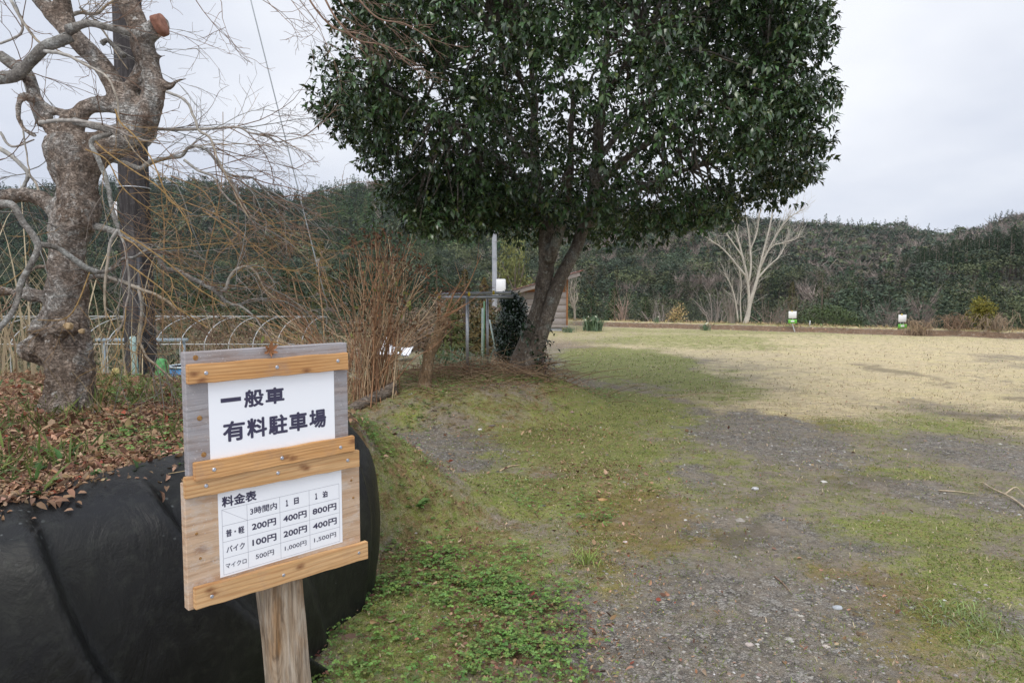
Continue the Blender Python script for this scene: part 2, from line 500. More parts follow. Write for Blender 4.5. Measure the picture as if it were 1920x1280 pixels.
def berm_e(x, y):
    return y - lawn_edge(x) + 0.7 * (n2(x, x * 0, 0.35, 2, 3.0) - 0.5) + 0.5 * (n2(x, y, 1.3, 3, 8.0) - 0.5)
def H(x, y, rough=True):
    x = np.asarray(x, float); y = np.asarray(y, float)
    z = np.zeros(np.broadcast(x, y).shape)
    z = z - 0.6 * sm(-2.2, -4.4, x) * sm(5.4, 8.5, y)
    q = ((x + 0.75) / 2.05) ** 2 + ((y - 9.0) / 1.75) ** 2
    z = z + 0.34 * (1 - sm(0.3, 1.15, q)) + 0.10 * sm(-2.2, -2.8, x) * 0
    s = bank_s(x, y)
    w = 0.13 + 1.3 * sm(3.7, 4.7, y)
    z = np.maximum(z, z + (0.85 - np.minimum(z, 0)) * sm(-w, 0.03, s)) + 0.05 * sm(0.3, 2.2, s)
    e = berm_e(x, y)
    prof = np.interp(e, [0.0, 0.14, 0.5, 1.6, 3.5, 9, 16], [0.0, 0.15, 0.22, 0.15, -0.7, -2.4, -3.2])
    onlawn = sm(-4.0, 1.5, x)
    z = np.where(e > 0, z + prof * (0.25 + 0.75 * onlawn), z)
    b = sm(36, 50, y)
    hz = hill(x, np.maximum(y, 46))
    z = z * (1 - b) + hz * b
    if rough:
        z = z + 0.035 * (n2(x, y, 1.1, 3) - 0.5) * sm(0.5, 3, y) + 0.012 * (n2(x, y, 7.0, 2, 4.0) - 0.5)
    return z
def gp(px, py, d0=1.0, d1=60.0):
    """where the sight line through that pixel first meets the ground"""
    r = ray(px, py); r = r / r[1]
    d = np.geomspace(d0, d1, 1500)
    pts = np.array([0, 0, EYE])[None] + d[:, None] * r[None]
    below = pts[:, 2] <= H(pts[:, 0], pts[:, 1])
    i = int(np.argmax(below)) if below.any() else len(d) - 1
    p = pts[i].copy(); p[2] = float(H(p[0], p[1]))
    return p

# ground cover, laid out in plan: (x, y) ellipses found from where each patch lies in the photograph
def patch(x, y, lst, seed):
    out = np.zeros(np.shape(x))
    wob = (n2(x, y, 0.9, 3, seed) - 0.5) * 1.1 + (n2(x, y, 3.5, 2, seed + 5) - 0.5) * 0.5
    for cx, cy, hx, hy, wt in lst:
        c = G0(cx, cy); near = G0(cx, min(cy + hy, 1600))[1]; far = G0(cx, max(cy - hy, 575))[1]
        ax = hx / FPX * c[1]; ay = (far - near) / 2; my = (far + near) / 2; mx_ = c[0] / c[1] * my
        q = np.sqrt(((x - mx_) / ax) ** 2 + ((y - my) / ay) ** 2) + wob * 0.8
        out = np.maximum(out, wt * (1 - sm(0.35, 1.45, q)))
    return out
GRAVEL = [(1440, 835, 150, 75, 1), (1850, 865, 140, 48, 1), (1310, 905, 60, 35, .8), (815, 845, 150, 45, .85), (740, 900, 80, 40, .75), (1400, 1150, 330, 130, .95), (1330, 985, 130, 45, .7), (1250, 1230, 300, 120, 1), (1480, 1010, 180, 70, .75),
          (1740, 930, 120, 40, .8), (1870, 950, 120, 40, .9), (1850, 712, 120, 10, .35), (1500, 1260, 260, 110, .9), (1620, 900, 120, 30, .5), (1150, 1190, 90, 120, .7), (1900, 1190, 80, 120, .5)]
GREEN = [(1190, 700, 180, 50, 1), (1120, 770, 190, 50, 1), (1060, 850, 210, 55, 1), (990, 940, 250, 65, 1), (760, 900, 110, 60, .6), (760, 1000, 140, 80, .8), (880, 1060, 260, 110, .9), (830, 1190, 260, 130, 1), (1180, 900, 160, 60, .6), (1100, 1100, 120, 120, .55), (1270, 800, 120, 40, .7), (1700, 1000, 240, 55, .8), (1840, 1090, 200, 80, .75),
         (1780, 1165, 140, 45, .85), (1440, 622, 480, 10, .55), (1290, 640, 260, 18, .6), (1600, 800, 90, 25, .6), (1330, 870, 90, 40, .5), (1780, 800, 120, 28, .6), (1120, 1010, 140, 90, .6), (870, 745, 260, 55, 1), (1850, 1230, 160, 90, .5), (1560, 930, 90, 30, .5), (1680, 890, 160, 14, .6)]
TAN = [(1500, 690, 480, 70, 1), (1700, 740, 360, 60, .9), (1300, 660, 260, 34, .75), (1750, 650, 420, 30, .9), (1200, 640, 160, 20, .45), (1480, 760, 200, 40, .7), (1880, 800, 120, 30, .7)]
DARK = [(1725, 718, 45, 42, .75), (1790, 780, 60, 48, .75), (1680, 762, 50, 25, .4), (1395, 1010, 75, 55, .8), (1800, 960, 150, 32, .6), (1640, 905, 160, 18, .5), (1820, 905, 140, 14, .5), (1330, 770, 100, 22, .35), (1460, 930, 160, 22, .4), (980, 705, 120, 22, .7), (1100, 690, 70, 18, .25)]
MOSS = [(1200, 980, 130, 60, .8), (1640, 1140, 130, 90, .8), (1120, 1080, 90, 80, .6), (1060, 950, 120, 40, .4), (1480, 790, 130, 30, .5), (1540, 880, 100, 50, .4), (1700, 1240, 160, 80, .6)]
LITTER = [(830, 1050, 230, 90, .55), (960, 1200, 200, 120, .6), (740, 980, 120, 60, .35), (1000, 830, 220, 60, .5), (900, 770, 240, 40, .6), (1080, 900, 170, 60, .55), (720, 760, 90, 40, .8), (960, 670, 70, 20, .9), (1150, 1010, 100, 80, .4), (1080, 650, 90, 14, .5)]
def masks(x, y):
    s = bank_s(x, y)
    onb = sm(-0.25, 0.0, s) * (y < 6.5)
    far = sm(14, 24, y) * sm(-4.0, -1.0, x)
    left = sm(-1.5, -3.5, x) * sm(5.5, 7, y)
    e = berm_e(x, y)
    berm = sm(-0.35, 0.0, e) * (1 - sm(0.16, 0.34, e)) * sm(1.0, 5.0, x)
    m = {}
    m['gravel'] = 0.86 * patch(x, y, GRAVEL, 1.0) * (1 - onb)
    m['green'] = np.maximum(np.maximum(patch(x, y, GREEN, 2.0), 0.42 * far), 0.40 * (1 - 0.3 * m['gravel']) * (1 - patch(x, y, TAN, 3.0)) * (1 - far)) * (1 - onb) + 0.30 * onb
    m['tan'] = np.maximum(np.maximum(patch(x, y, TAN, 3.0), 0.62 * far), 0.12 * left * (1 - onb)) * (1 - onb)
    m['tan'] = np.maximum(m['tan'] * (1 - berm), 0.95 * sm(0.25, 0.4, e) * (1 - sm(2.0, 3.0, e)))
    m['green'] = m['green'] * (1 - berm)
    m['dark'] = np.maximum(patch(x, y, DARK, 4.0) * (.25 + 1.1 * sm(.35, .65, n2(x, y, 2.4, 4, 55.0))), 0.45 * berm)
    m['moss'] = patch(x, y, MOSS, 5.0) * (1 - onb)
    m['litter'] = np.maximum(np.maximum(np.maximum(patch(x, y, LITTER, 6.0) * (1 - onb), 0.95 * onb), 0.8 * berm), 0.45 * left)
    m['green'] = np.maximum(m['green'], 0.45 * left * (1 - onb))
    m['far'] = sm(36, 44, y)
    return m

def ground_mesh(name, rs, phis, mat):
    PH, RR = np.meshgrid(phis, rs)
    x = RR * np.sin(PH); y = RR * np.cos(PH)
    z = H(x, y)
    V = np.stack([x, y, z], -1).reshape(-1, 3)
    nr, nc = RR.shape
    i = np.arange(nr - 1)[:, None] * nc; j = np.arange(nc - 1)[None]
    F = np.stack([i + j, i + j + 1, i + nc + j + 1, i + nc + j], -1).reshape(-1, 4)[:, ::-1]
    mb = MB(); mb.add(V, F)
    o = mb.build(name, mat)
    mk = masks(x.ravel(), y.ravel())
    for an, ks in (('cover', ('gravel', 'green', 'tan')), ('wear', ('dark', 'moss', 'litter'))):
        a = o.data.color_attributes.new(an, 'FLOAT_COLOR', 'POINT')
        c = np.ones((len(V), 4), np.float32)
        for q, k in enumerate(ks):
            c[:, q] = mk[k]
        a.data.foreach_set('color', c.ravel())
    return o

def mat_ground():
    m, nt, b = new_mat('ground')
    co = obj_coord(nt)
    a1 = N(nt, 'ShaderNodeSeparateColor', {0: N(nt, 'ShaderNodeVertexColor', layer_name='cover').outputs[0]})
    a2 = N(nt, 'ShaderNodeSeparateColor', {0: N(nt, 'ShaderNodeVertexColor', layer_name='wear').outputs[0]})
    gravel, green, tan = a1.outputs; dark, moss, litter = a2.outputs
    nA = noise(nt, co, 1.7, 6, 0.65); nB = noise(nt, co, 6.0, 6, 0.7); nC = noise(nt, co, 28.0, 5, 0.7); nD = noise(nt, co, 120.0, 3, 0.65)
    nM = noise(nt, co, 4.5, 12, 0.78)
    st = N(nt, 'ShaderNodeMapping', {'Vector': co, 'Scale': (3.0, 9.0, 3.0), 'Rotation': (0, 0, 0.25)}).outputs[0]
    nS = noise(nt, st, 1.6, 5, 0.7)
    def fac(mask, ns, k=2.4, bias=0.0, amt=1.0):
        t = mth(nt, 'ADD', mask, mth(nt, 'MULTIPLY', mth(nt, 'SUBTRACT', ns, 0.5), amt))
        return mth(nt, 'MULTIPLY_ADD' if False else 'ADD', mth(nt, 'MULTIPLY', mth(nt, 'SUBTRACT', t, 0.5 + bias), k), 0.5, True)
    soil = mixc(nt, ramp(nt, nB, [(0.3, 0.0), (0.7, 1.0)]), (0.15, 0.12, 0.088), (0.275, 0.228, 0.17))
    soil = mixc(nt, ramp(nt, nC, [(0.45, 0.0), (0.7, 0.75)]), soil, (0.325, 0.285, 0.225))
    tcol = mixc(nt, ramp(nt, nS, [(0.3, 0.0), (0.7, 1.0)]), (0.41, 0.33, 0.19), (0.66, 0.545, 0.35))
    tcol = mixc(nt, ramp(nt, nA, [(0.45, 0.0), (0.7, 0.45)]), tcol, (0.46, 0.41, 0.17))
    nL = noise(nt, N(nt, 'ShaderNodeMapping', {'Vector': co, 'Scale': (4.0, 16.0, 4.0), 'Rotation': (0, 0, 0.15)}).outputs[0], 1.0, 8, 0.78)
    tcol = mixc(nt, 1.0, tcol, ramp(nt, nL, [(0.33, 0.62), (0.5, 1.0), (0.66, 1.22)]), 'MULTIPLY')
    tcol = mixc(nt, 1.0, tcol, ramp(nt, nD, [(0.3, 0.72), (0.7, 1.2)]), 'MULTIPLY')
    gcol = mixc(nt, ramp(nt, nB, [(0.3, 0.0), (0.72, 1.0)]), (0.135, 0.175, 0.040), (0.32, 0.345, 0.085))
    gcol = mixc(nt, ramp(nt, nC, [(0.42, 0.0), (0.62, 0.8)]), gcol, (0.29, 0.245, 0.135))
    gcol = mixc(nt, 1.0, gcol, ramp(nt, nD, [(0.3, 0.6), (0.7, 1.2)]), 'MULTIPLY')
    vor = N(nt, 'ShaderNodeTexVoronoi', {'Vector': co, 'Scale': 85.0, 'Randomness': 1.0})
    vor2 = N(nt, 'ShaderNodeTexVoronoi', {'Vector': co, 'Scale': 34.0, 'Randomness': 1.0})
    vs = N(nt, 'ShaderNodeSeparateColor', {0: vor.outputs['Color']})
    vs2 = N(nt, 'ShaderNodeSeparateColor', {0: vor2.outputs['Color']})
    st1 = ramp(nt, vs.outputs[0], [(0.0, (0.13, 0.118, 0.10)), (0.6, (0.235, 0.212, 0.182)), (0.9, (0.345, 0.318, 0.28)), (1.0, (0.48, 0.46, 0.42))])
    st2 = ramp(nt, vs2.outputs[1], [(0.0, (0.13, 0.116, 0.098)), (0.6, (0.25, 0.226, 0.195)), (1.0, (0.41, 0.385, 0.345))])
    gr = mixc(nt, ramp(nt, vs2.outputs[2], [(0.55, 0.0), (0.56, 1.0)]), st1, st2)
    gr = mixc(nt, 1.0, gr, ramp(nt, vor.outputs['Distance'], [(0.25, 1.12), (0.8, 0.5)]), 'MULTIPLY')
    gr = mixc(nt, mth(nt, 'MULTIPLY', ramp(nt, nB, [(0.4, 0.0), (0.65, 1.0)]), 0.8), gr, soil)
    lcol = mixc(nt, ramp(nt, nC, [(0.35, 0.0), (0.65, 1.0)]), (0.075, 0.045, 0.028), (0.26, 0.14, 0.075))
    mcol = mixc(nt, ramp(nt, nB, [(0.3, 0.0), (0.7, 1.0)]), (0.17, 0.105, 0.025), (0.25, 0.175, 0.05))
    c = mixc(nt, fac(tan, nM, 2.2, 0, 1.5), soil, tcol)
    c = mixc(nt, fac(green, nM, 2.6, -0.02, 2.2), c, gcol)
    c = mixc(nt, mth(nt, 'MULTIPLY', fac(moss, nM, 2.6, 0.05, 2.4), 0.55), c, mcol)
    nG = noise(nt, co, 3.2, 11, 0.76)
    gf = fac(gravel, nG, 2.6, 0.06, 2.6)
    c = mixc(nt, gf, c, gr)
    c = mixc(nt, mth(nt, 'MULTIPLY', fac(litter, N(nt, 'ShaderNodeTexNoise', {'Vector': co, 'Scale': 9.0, 'Detail': 10.0, 'Roughness': 0.78}).outputs['Fac'], 3.0, 0.1, 2.6), 0.75), c, lcol)
    c = mixc(nt, mth(nt, 'MULTIPLY', fac(dark, nM, 1.8, 0.08, 2.4), 0.6), c, (0.10, 0.08, 0.06))
    nE = noise(nt, co, 260.0, 4, 0.7)
    nF = noise(nt, co, 75.0, 6, 0.75)
    c = mixc(nt, 1.0, c, ramp(nt, nE, [(0.34, 0.55), (0.5, 1.0), (0.66, 1.4)]), 'MULTIPLY')
    fl = mth(nt, 'MULTIPLY', ramp(nt, nF, [(0.60, 0.0), (0.64, 0.75)]), mth(nt, 'ADD', mth(nt, 'MULTIPLY', litter, 0.8), 0.25))
    c = mixc(nt, fl, c, (0.27, 0.155, 0.085))
    c = mixc(nt, mth(nt, 'MULTIPLY', ramp(nt, nF, [(0.33, 0.7), (0.38, 0.0)]), mth(nt, 'ADD', green, 0.2, True)), c, (0.10, 0.085, 0.05))
    c = mixc(nt, 1.0, c, ramp(nt, nA, [(0.3, 0.98), (0.7, 1.24)]), 'MULTIPLY')
    nt.links.new(c, b.inputs['Base Color'])
    b.inputs['Roughness'].default_value = 0.9
    b.inputs['Specular IOR Level'].default_value = 0.2
    hg = mth(nt, 'MULTIPLY', mth(nt, 'SUBTRACT', 1.0, vor.outputs['Distance']), gf)
    h = mth(nt, 'ADD', mth(nt, 'ADD', mth(nt, 'MULTIPLY', nC, 1.2), mth(nt, 'ADD', mth(nt, 'MULTIPLY', nD, 0.6), mth(nt, 'MULTIPLY', nF, 0.8))), hg)
    bump(nt, b, h, 0.8, 0.018)
    return m

def mat_hill():
    m, nt, b = new_mat('forest floor')
    f = noise(nt, obj_coord(nt), 0.15, 5, 0.6)
    nt.links.new(ramp(nt, f, [(0.35, (0.018, 0.024, 0.014)), (0.65, (0.05, 0.045, 0.028))]), b.inputs['Base Color'])
    b.inputs['Roughness'].default_value = 0.95
    b.inputs['Specular IOR Level'].default_value = 0.1
    return m

phis = np.linspace(R(-68), R(68), 620)
rs_near = np.unique(np.concatenate([np.geomspace(0.35, 48.0, 450), np.arange(20.5, 36, 0.10)]))
go = ground_mesh('ground', rs_near, phis, mat_ground())
tag(go, 'mossy gravel parking ground merging into dry winter lawn', 'ground', kind='structure')
ho = ground_mesh('hillside', np.geomspace(48.0, 880.0, 110), np.linspace(R(-68), R(68), 300), mat_hill())
tag(ho, 'wooded hills rising beyond the lawn', 'hills', kind='structure')
# ---------------------------------------------------------------- the parking sign
YAW = R(45)
A0 = np.array([-0.642, 1.43, 0.0])
sign = empty('parking_sign', A0, YAW)
tag(sign, 'two stacked wooden notice boards with parking prices on a rough post', 'sign')
def text_mb(mb, body, s0, s1, z0, z1, y, bold=0.02, shear=0.0):
    cu = bpy.data.curves.new('lettering', 'FONT')
    cu.body = body; cu.size = 1.0; cu.shear = shear
    cu.resolution_u = 3; cu.fill_mode = 'FRONT'
    o = bpy.data.objects.new('lettering', cu); COL.objects.link(o)
    dg = bpy.context.evaluated_depsgraph_get(); dg.update()
    me = bpy.data.meshes.new_from_object(o.evaluated_get(dg))
    V = np.zeros(len(me.vertices) * 3); me.vertices.foreach_get('co', V); V = V.reshape(-1, 3)
    me.calc_loop_triangles()
    F = np.zeros(len(me.loop_triangles) * 3, int); me.loop_triangles.foreach_get('vertices', F); F = F.reshape(-1, 3)
    bpy.data.objects.remove(o); bpy.data.curves.remove(cu); bpy.data.meshes.remove(me)
    lo, hi = V.min(0), V.max(0)
    w = bold * (z1 - z0) * 1.55
    x = s0 + w + (V[:, 0] - lo[0]) / (hi[0] - lo[0]) * (s1 - s0 - 2 * w)
    zb = min(w, (z1 - z0) * .3)
    z = z0 + zb + (V[:, 1] - lo[1]) / (hi[1] - lo[1]) * (z1 - z0 - 2 * zb)
    # heavier strokes: the same outline laid down nine times round a small circle
    for q in range(9):
        an = q * math.pi / 4; rr = 0 if q == 8 else 1
        mb.add(np.stack([x + rr * w * math.cos(an), np.full_like(x, y - 0.00001 * q), z + rr * zb * math.sin(an)], -1), F)
def quad_mb(mb, s0, s1, z0, z1, y):
    mb.add([(s0, y, z0), (s1, y, z0), (s1, y, z1), (s0, y, z1)], np.array([(0, 1, 2, 3)]))
def panel(x0, x1, z0, z1, y0, y1, bev=0.002, jit=0.0):
    V, F = box((x1 - x0, y1 - y0, z1 - z0), ((x0 + x1) / 2, (y0 + y1) / 2, (z0 + z1) / 2), None, bev)
    return V, F
def screw(parent, x, z, y, mat, name='screw', r=0.0042):
    mb = MB()
    V, F = tube([(x, y + 0.002, z), (x, y - 0.0005, z), (x, y - 0.0016, z)], [r, r, r * 0.75], 14)
    mb.add(V, F)
    o = mb.build(name, mat, parent, False, True)
    mb = MB()
    for w, h in ((r * 1.1, r * .22), (r * .22, r * 1.1)):
        V, F = panel(x - w / 2, x + w / 2, z - h / 2, z + h / 2, y - 0.0019 - (0.0002 if w > h else 0), y - 0.0010, 0)
        mb.add(V, F)
    return o

mw_up = mat_wood('orange cedar slat', (0.53, 0.275, 0.10), (0.66, 0.38, 0.165), (0.33, 0.13, 0.04), [(0.215, 1.316), (-0.035, 1.33), (-0.02, 1.315), (0.16, 1.122), (0.175, 1.118), (0.334, 1.132)], freq=34, bs=0.1)
mw_lo = mat_wood('orange cedar slat with large knots', (0.54, 0.31, 0.13), (0.66, 0.42, 0.215), (0.37, 0.16, 0.055), [(0.205, 1.092), (0.213, 1.086), (-0.016, 0.866), (-0.008, 0.856), (0.19, 0.857)], freq=22, bs=0.15)
mw_grey = mat_wood('weathered grey plywood', (0.27, 0.215, 0.195), (0.36, 0.305, 0.28), (0.13, 0.09, 0.075), [(-0.02, 1.21)], grey=0.75, greycol=(0.33, 0.315, 0.325), freq=14, bs=0.5)
mw_pale = mat_wood('pale plywood', (0.50, 0.34, 0.22), (0.60, 0.44, 0.31), (0.38, 0.21, 0.11), [(-0.025, 0.955), (-0.022, 0.952)], grey=0.35, greycol=(0.58, 0.52, 0.46), freq=10, bs=0.3)
mw_post = mat_wood('split grey post', (0.30, 0.235, 0.17), (0.42, 0.36, 0.29), (0.14, 0.085, 0.05), grey=0.35, greycol=(0.36, 0.33, 0.28), freq=4, bs=1.0)

# post: a rough half-round stake, its splits running along it
mb = MB()
nz, nk = 70, 26
zs = np.linspace(-0.12, 0.83, nz)
th = np.linspace(0, 2 * math.pi, nk, endpoint=False)
ZZ, TT = np.meshgrid(zs, th, indexing='ij')
cx = 0.166 + (0.83 - ZZ) * 0.075
sq = (np.abs(np.cos(TT)) ** 4 + np.abs(np.sin(TT)) ** 4) ** -0.25
rx = 0.052 * sq; ry = 0.030 * sq
gro = fbm(np.stack([np.cos(TT) * 4.5 + 9, np.sin(TT) * 4.5 + 9, ZZ * 2.2], -1), 3) - 0.5
gro2 = fbm(np.stack([np.cos(TT) * 12 + 9, np.sin(TT) * 12 + 9, ZZ * 6], -1), 2) - 0.5
k = 1 + gro * 0.30 + gro2 * 0.12
V = np.stack([cx + rx * np.cos(TT) * k, 0.046 + ry * np.sin(TT) * k, ZZ], -1).reshape(-1, 3)
i = np.arange(nz - 1)[:, None] * nk; j = np.arange(nk)[None]; j2 = (j + 1) % nk
F = np.stack([i + j, i + j2, i + nk + j2, i + nk + j], -1).reshape(-1, 4)
mb.add(V, [F, np.array([list(range((nz - 1) * nk, nz * nk))])])
def mat_post():
    m, nt, b = new_mat('rotten split post')
    co = N(nt, 'ShaderNodeMapping', {'Vector': obj_coord(nt), 'Scale': (38, 38, 5.0)}).outputs[0]
    f = noise(nt, co, 1.0, 8, 0.65, dist=1.2)
    f2 = noise(nt, N(nt, 'ShaderNodeMapping', {'Vector': obj_coord(nt), 'Scale': (14, 14, 4)}).outputs[0], 1.0, 4, 0.55, dist=0.8)
    f3 = noise(nt, N(nt, 'ShaderNodeMapping', {'Vector': obj_coord(nt), 'Scale': (160, 160, 9)}).outputs[0], 1.0, 4, 0.6)
    c = ramp(nt, f, [(0.30, (0.07, 0.04, 0.022)), (0.42, (0.30, 0.215, 0.14)), (0.58, (0.43, 0.345, 0.26)), (0.75, (0.52, 0.45, 0.37))])
    c = mixc(nt, ramp(nt, f2, [(0.55, 0.0), (0.72, 0.75)]), c, (0.34, 0.175, 0.06))
    c = mixc(nt, ramp(nt, f2, [(0.26, 0.55), (0.38, 0.0)]), c, (0.22, 0.22, 0.11))
    c = mixc(nt, 1.0, c, ramp(nt, f3, [(0.32, 0.55), (0.6, 1.15)]), 'MULTIPLY')
    nt.links.new(c, b.inputs['Base Color']); b.inputs['Roughness'].default_value = 0.85
    bump(nt, b, mth(nt, 'ADD', f, mth(nt, 'MULTIPLY', f3, 0.5)), 1.0, 0.008)
    return m
mb.build('post', mat_post(), sign, True, True)

def board(mat, x0, x1, z0, z1, y0):
    mb = MB(); V, F = panel(x0, x1, z0, z1, y0, y0 + 0.022, 0.0015); mb.add(V, F)
    return mb.build('board', mat, sign, False, True)
UP = board(mw_grey, -0.048, 0.331, 1.113, 1.374, -0.008)
LO = board(mw_pale, -0.056, 0.364, 0.829, 1.100, -0.002)
UP['label'] = 'weathered grey upper board'; LO['label'] = 'pale plywood lower board'
def slat(parent, mat, x0, x1, zl0, zl1, zr0, zr1, y1, th):
    """a slat whose left end spans zl0..zl1 and right end zr0..zr1"""
    mb = MB(); V, F = panel(0, 1, 0, 1, y1 - th, y1, 0.0)
    bm = bmesh.new()
    n = 14
    vs = []
    for a in range(n + 1):
        t = a / n; x = x0 + (x1 - x0) * t
        lo = zl0 + (zr0 - zl0) * t + 0.0009 * math.sin(a * 2.1); hi = zl1 + (zr1 - zl1) * t + 0.0009 * math.sin(a * 1.3 + 1)
        vs.append([bm.verts.new(p) for p in ((x, y1 - th, lo), (x, y1 - th, hi), (x, y1, hi), (x, y1, lo))])
    for a in range(n):
        for q in range(4):
            bm.faces.new((vs[a][q], vs[a][(q + 1) % 4], vs[a + 1][(q + 1) % 4], vs[a + 1][q]))
    bm.faces.new(vs[0]); bm.faces.new(vs[-1][::-1])
    bmesh.ops.recalc_face_normals(bm, faces=list(bm.faces))
    es = [e for e in bm.edges if len(e.link_faces) == 2 and e.calc_face_angle(0) > 0.8]
    bmesh.ops.bevel(bm, geom=es, offset=0.0014, segments=2, affect='EDGES')
    me = bpy.data.meshes.new('slat'); bm.to_mesh(me); bm.free()
    me.materials.append(mat)
    o = bpy.data.objects.new('slat', me); COL.objects.link(o); o.parent = parent; BASE[o.name] = BASE[sign.name]
    return o
slat(UP, mw_up, -0.047, 0.326, 1.309, 1.349, 1.310, 1.351, -0.0082, 0.014)
slat(UP, mw_up, -0.040, 0.340, 1.106, 1.144, 1.107, 1.145, -0.0082, 0.014)
slat(LO, mw_lo, -0.058, 0.357, 1.071, 1.116, 1.064, 1.1055, -0.0022, 0.013)
slat(LO, mw_lo, -0.046, 0.377, 0.832, 0.878, 0.824, 0.868, -0.0022, 0.014)
for x, z in ((-0.011, 1.330), (0.144, 1.330), (0.297, 1.333), (-0.001, 1.125), (0.150, 1.123), (0.300, 1.123)):
    screw(UP, x, z, -0.0224, M['screw'])
for x, z, mt in ((-0.026, 1.362, 'rust'), (-0.022, 1.235, 'rust'), (-0.016, 1.157, 'rust'), (0.139, 1.362, 'rust')):
    screw(UP, x, z, -0.008, M[mt], 'rusted_screw', 0.0055)
for x, z in ((-0.016, 1.092), (0.143, 1.089), (0.323, 1.086), (-0.012, 0.851), (0.150, 0.849), (0.350, 0.846)):
    screw(LO, x, z, -0.0154, M['screw'])
for x, z in ((-0.034, 0.99), (0.340, 1.03), (0.345, 0.985), (-0.028, 0.935)):
    screw(LO, x, z, -0.002, M['rust'], 'rusted_screw', 0.003)
mb = MB(); V, F = panel(-0.003, 0.293, 1.100, 1.345, -0.0090, -0.0081, 0); mb.add(V, F)
pap1 = mb.build('paper', M['paper'], UP, False, True)
mb = MB(); V, F = panel(0.012, 0.312, 0.8805, 1.085, -0.0030, -0.0021, 0); mb.add(V, F)
pap2 = mb.build('paper', M['paper'], LO, False, True)
mb = MB()
YT = -0.0094
text_mb(mb, '一', 0.022, 0.066, 1.262, 1.271, YT, 0.03)
text_mb(mb, '般', 0.0725, 0.117, 1.245, 1.284, YT, 0.022)
text_mb(mb, '車', 0.121, 0.166, 1.246, 1.2835, YT, 0.025)
for ch, a, b_ in (('有', 0.0245, 0.073), ('料', 0.077, 0.123), ('駐', 0.1265, 0.172), ('車', 0.1755, 0.2215), ('場', 0.226, 0.270)):
    text_mb(mb, ch, a, b_, 1.176, 1.2205, YT, 0.022)
mb.build('lettering', M['ink'], UP, False, True)

mb = MB(); YT = -0.0034
text_mb(mb, '料金表', 0.020, 0.097, 1.0335, 1.0575, YT, 0.022)
CX = [0.0195, 0.0745, 0.151, 0.2245, 0.3045]
RZ = [1.0290, 0.9905, 0.9595, 0.9275, 0.8945]
RZ = [1.0290, 0.9930, 0.9570, 0.9210, 0.8850]
def cell(txt, c0, c1, r, frac, hz, bold=0.012, dz=0.0):
    w = (CX[c1] - CX[c0]) * frac; m = (CX[c0] + CX[c1]) / 2; zc = (RZ[r] + RZ[r + 1]) / 2 + dz
    text_mb(mb, txt, m - w / 2, m + w / 2, zc - hz / 2, zc + hz / 2, YT, bold)
cell('3時間内', 1, 2, 0, .82, .0165)
text_mb(mb, '１', 0.1655, 0.1715, 1.0035, 1.0185, YT, 0.03); text_mb(mb, '日', 0.186, 0.198, 1.0035, 1.019, YT, 0.03)
text_mb(mb, '１', 0.240, 0.246, 1.0035, 1.0185, YT, 0.03); text_mb(mb, '泊', 0.2595, 0.273, 1.003, 1.019, YT, 0.025)
cell('普・軽', 0, 1, 1, .74, .0165)
cell('バイク', 0, 1, 2, .74, .0145)
cell('マイクロ', 0, 1, 3, .84, .0115, .006)
for q, t in enumerate(('200円', '400円', '800円')): cell(t, q + 1, q + 2, 1, .74 if q == 0 else .80, .0170, .022)
for q, t in enumerate(('100円', '200円', '400円')): cell(t, q + 1, q + 2, 2, .74 if q == 0 else .80, .0170, .022)
for q, t in enumerate(('500円', '1,000円', '1,500円')): cell(t, q + 1, q + 2, 3, .56 if q == 0 else .74, .0125, .006, .002)
mb.build('lettering', M['ink'], LO, False, True)
mb = MB(); t = 0.00035
for zr in RZ:
    quad_mb(mb, CX[0] - t, CX[-1] + t, zr - t, zr + t, -0.0032)
for xc in CX:
    quad_mb(mb, xc - t, xc + t, RZ[-1], RZ[0], -0.00325)
a, b_, c_, d_ = CX[0], RZ[0], CX[1], RZ[1]
mb.add([(a, -0.0032, b_ - t * 2), (a, -0.0032, b_), (c_, -0.0032, d_ + t * 2), (c_, -0.0032, d_)], np.array([(0, 3, 2, 1)]))
mb.build('ruled_lines', M['thin_ink'], LO, False, True)

# a curled maple leaf caught behind the screw on the top edge
lf = empty('dead_leaf', A0 + np.array([math.cos(YAW) * 0.132, math.sin(YAW) * 0.132, 1.366]), YAW)
tag(lf, 'curled brown maple leaf caught on the upper board of the sign', 'leaf')
mb = MB()
for ang, L in ((-1.9, .020), (-.9, .024), (0.0, .028), (.9, .024), (1.9, .020), (3.0, .016)):
    d = np.array([[math.sin(ang), -0.25, math.cos(ang)]])
    leaves(mb, np.array([[0, -0.0112, 0.0]]), d, np.array([[0, -1.0, 0.3]]), L, L * .38, (0.36, 0.17, 0.08), 0.35, -0.25, True)
V, F = tube([(0, -0.0105, 0), (0.004, -0.013, -0.012), (0.002, -0.012, -0.02)], 0.0006, 5); mb.add(V, F, (0.3, 0.15, 0.08))
mb.build('leaf_blade', M['dead'], lf, True, True)

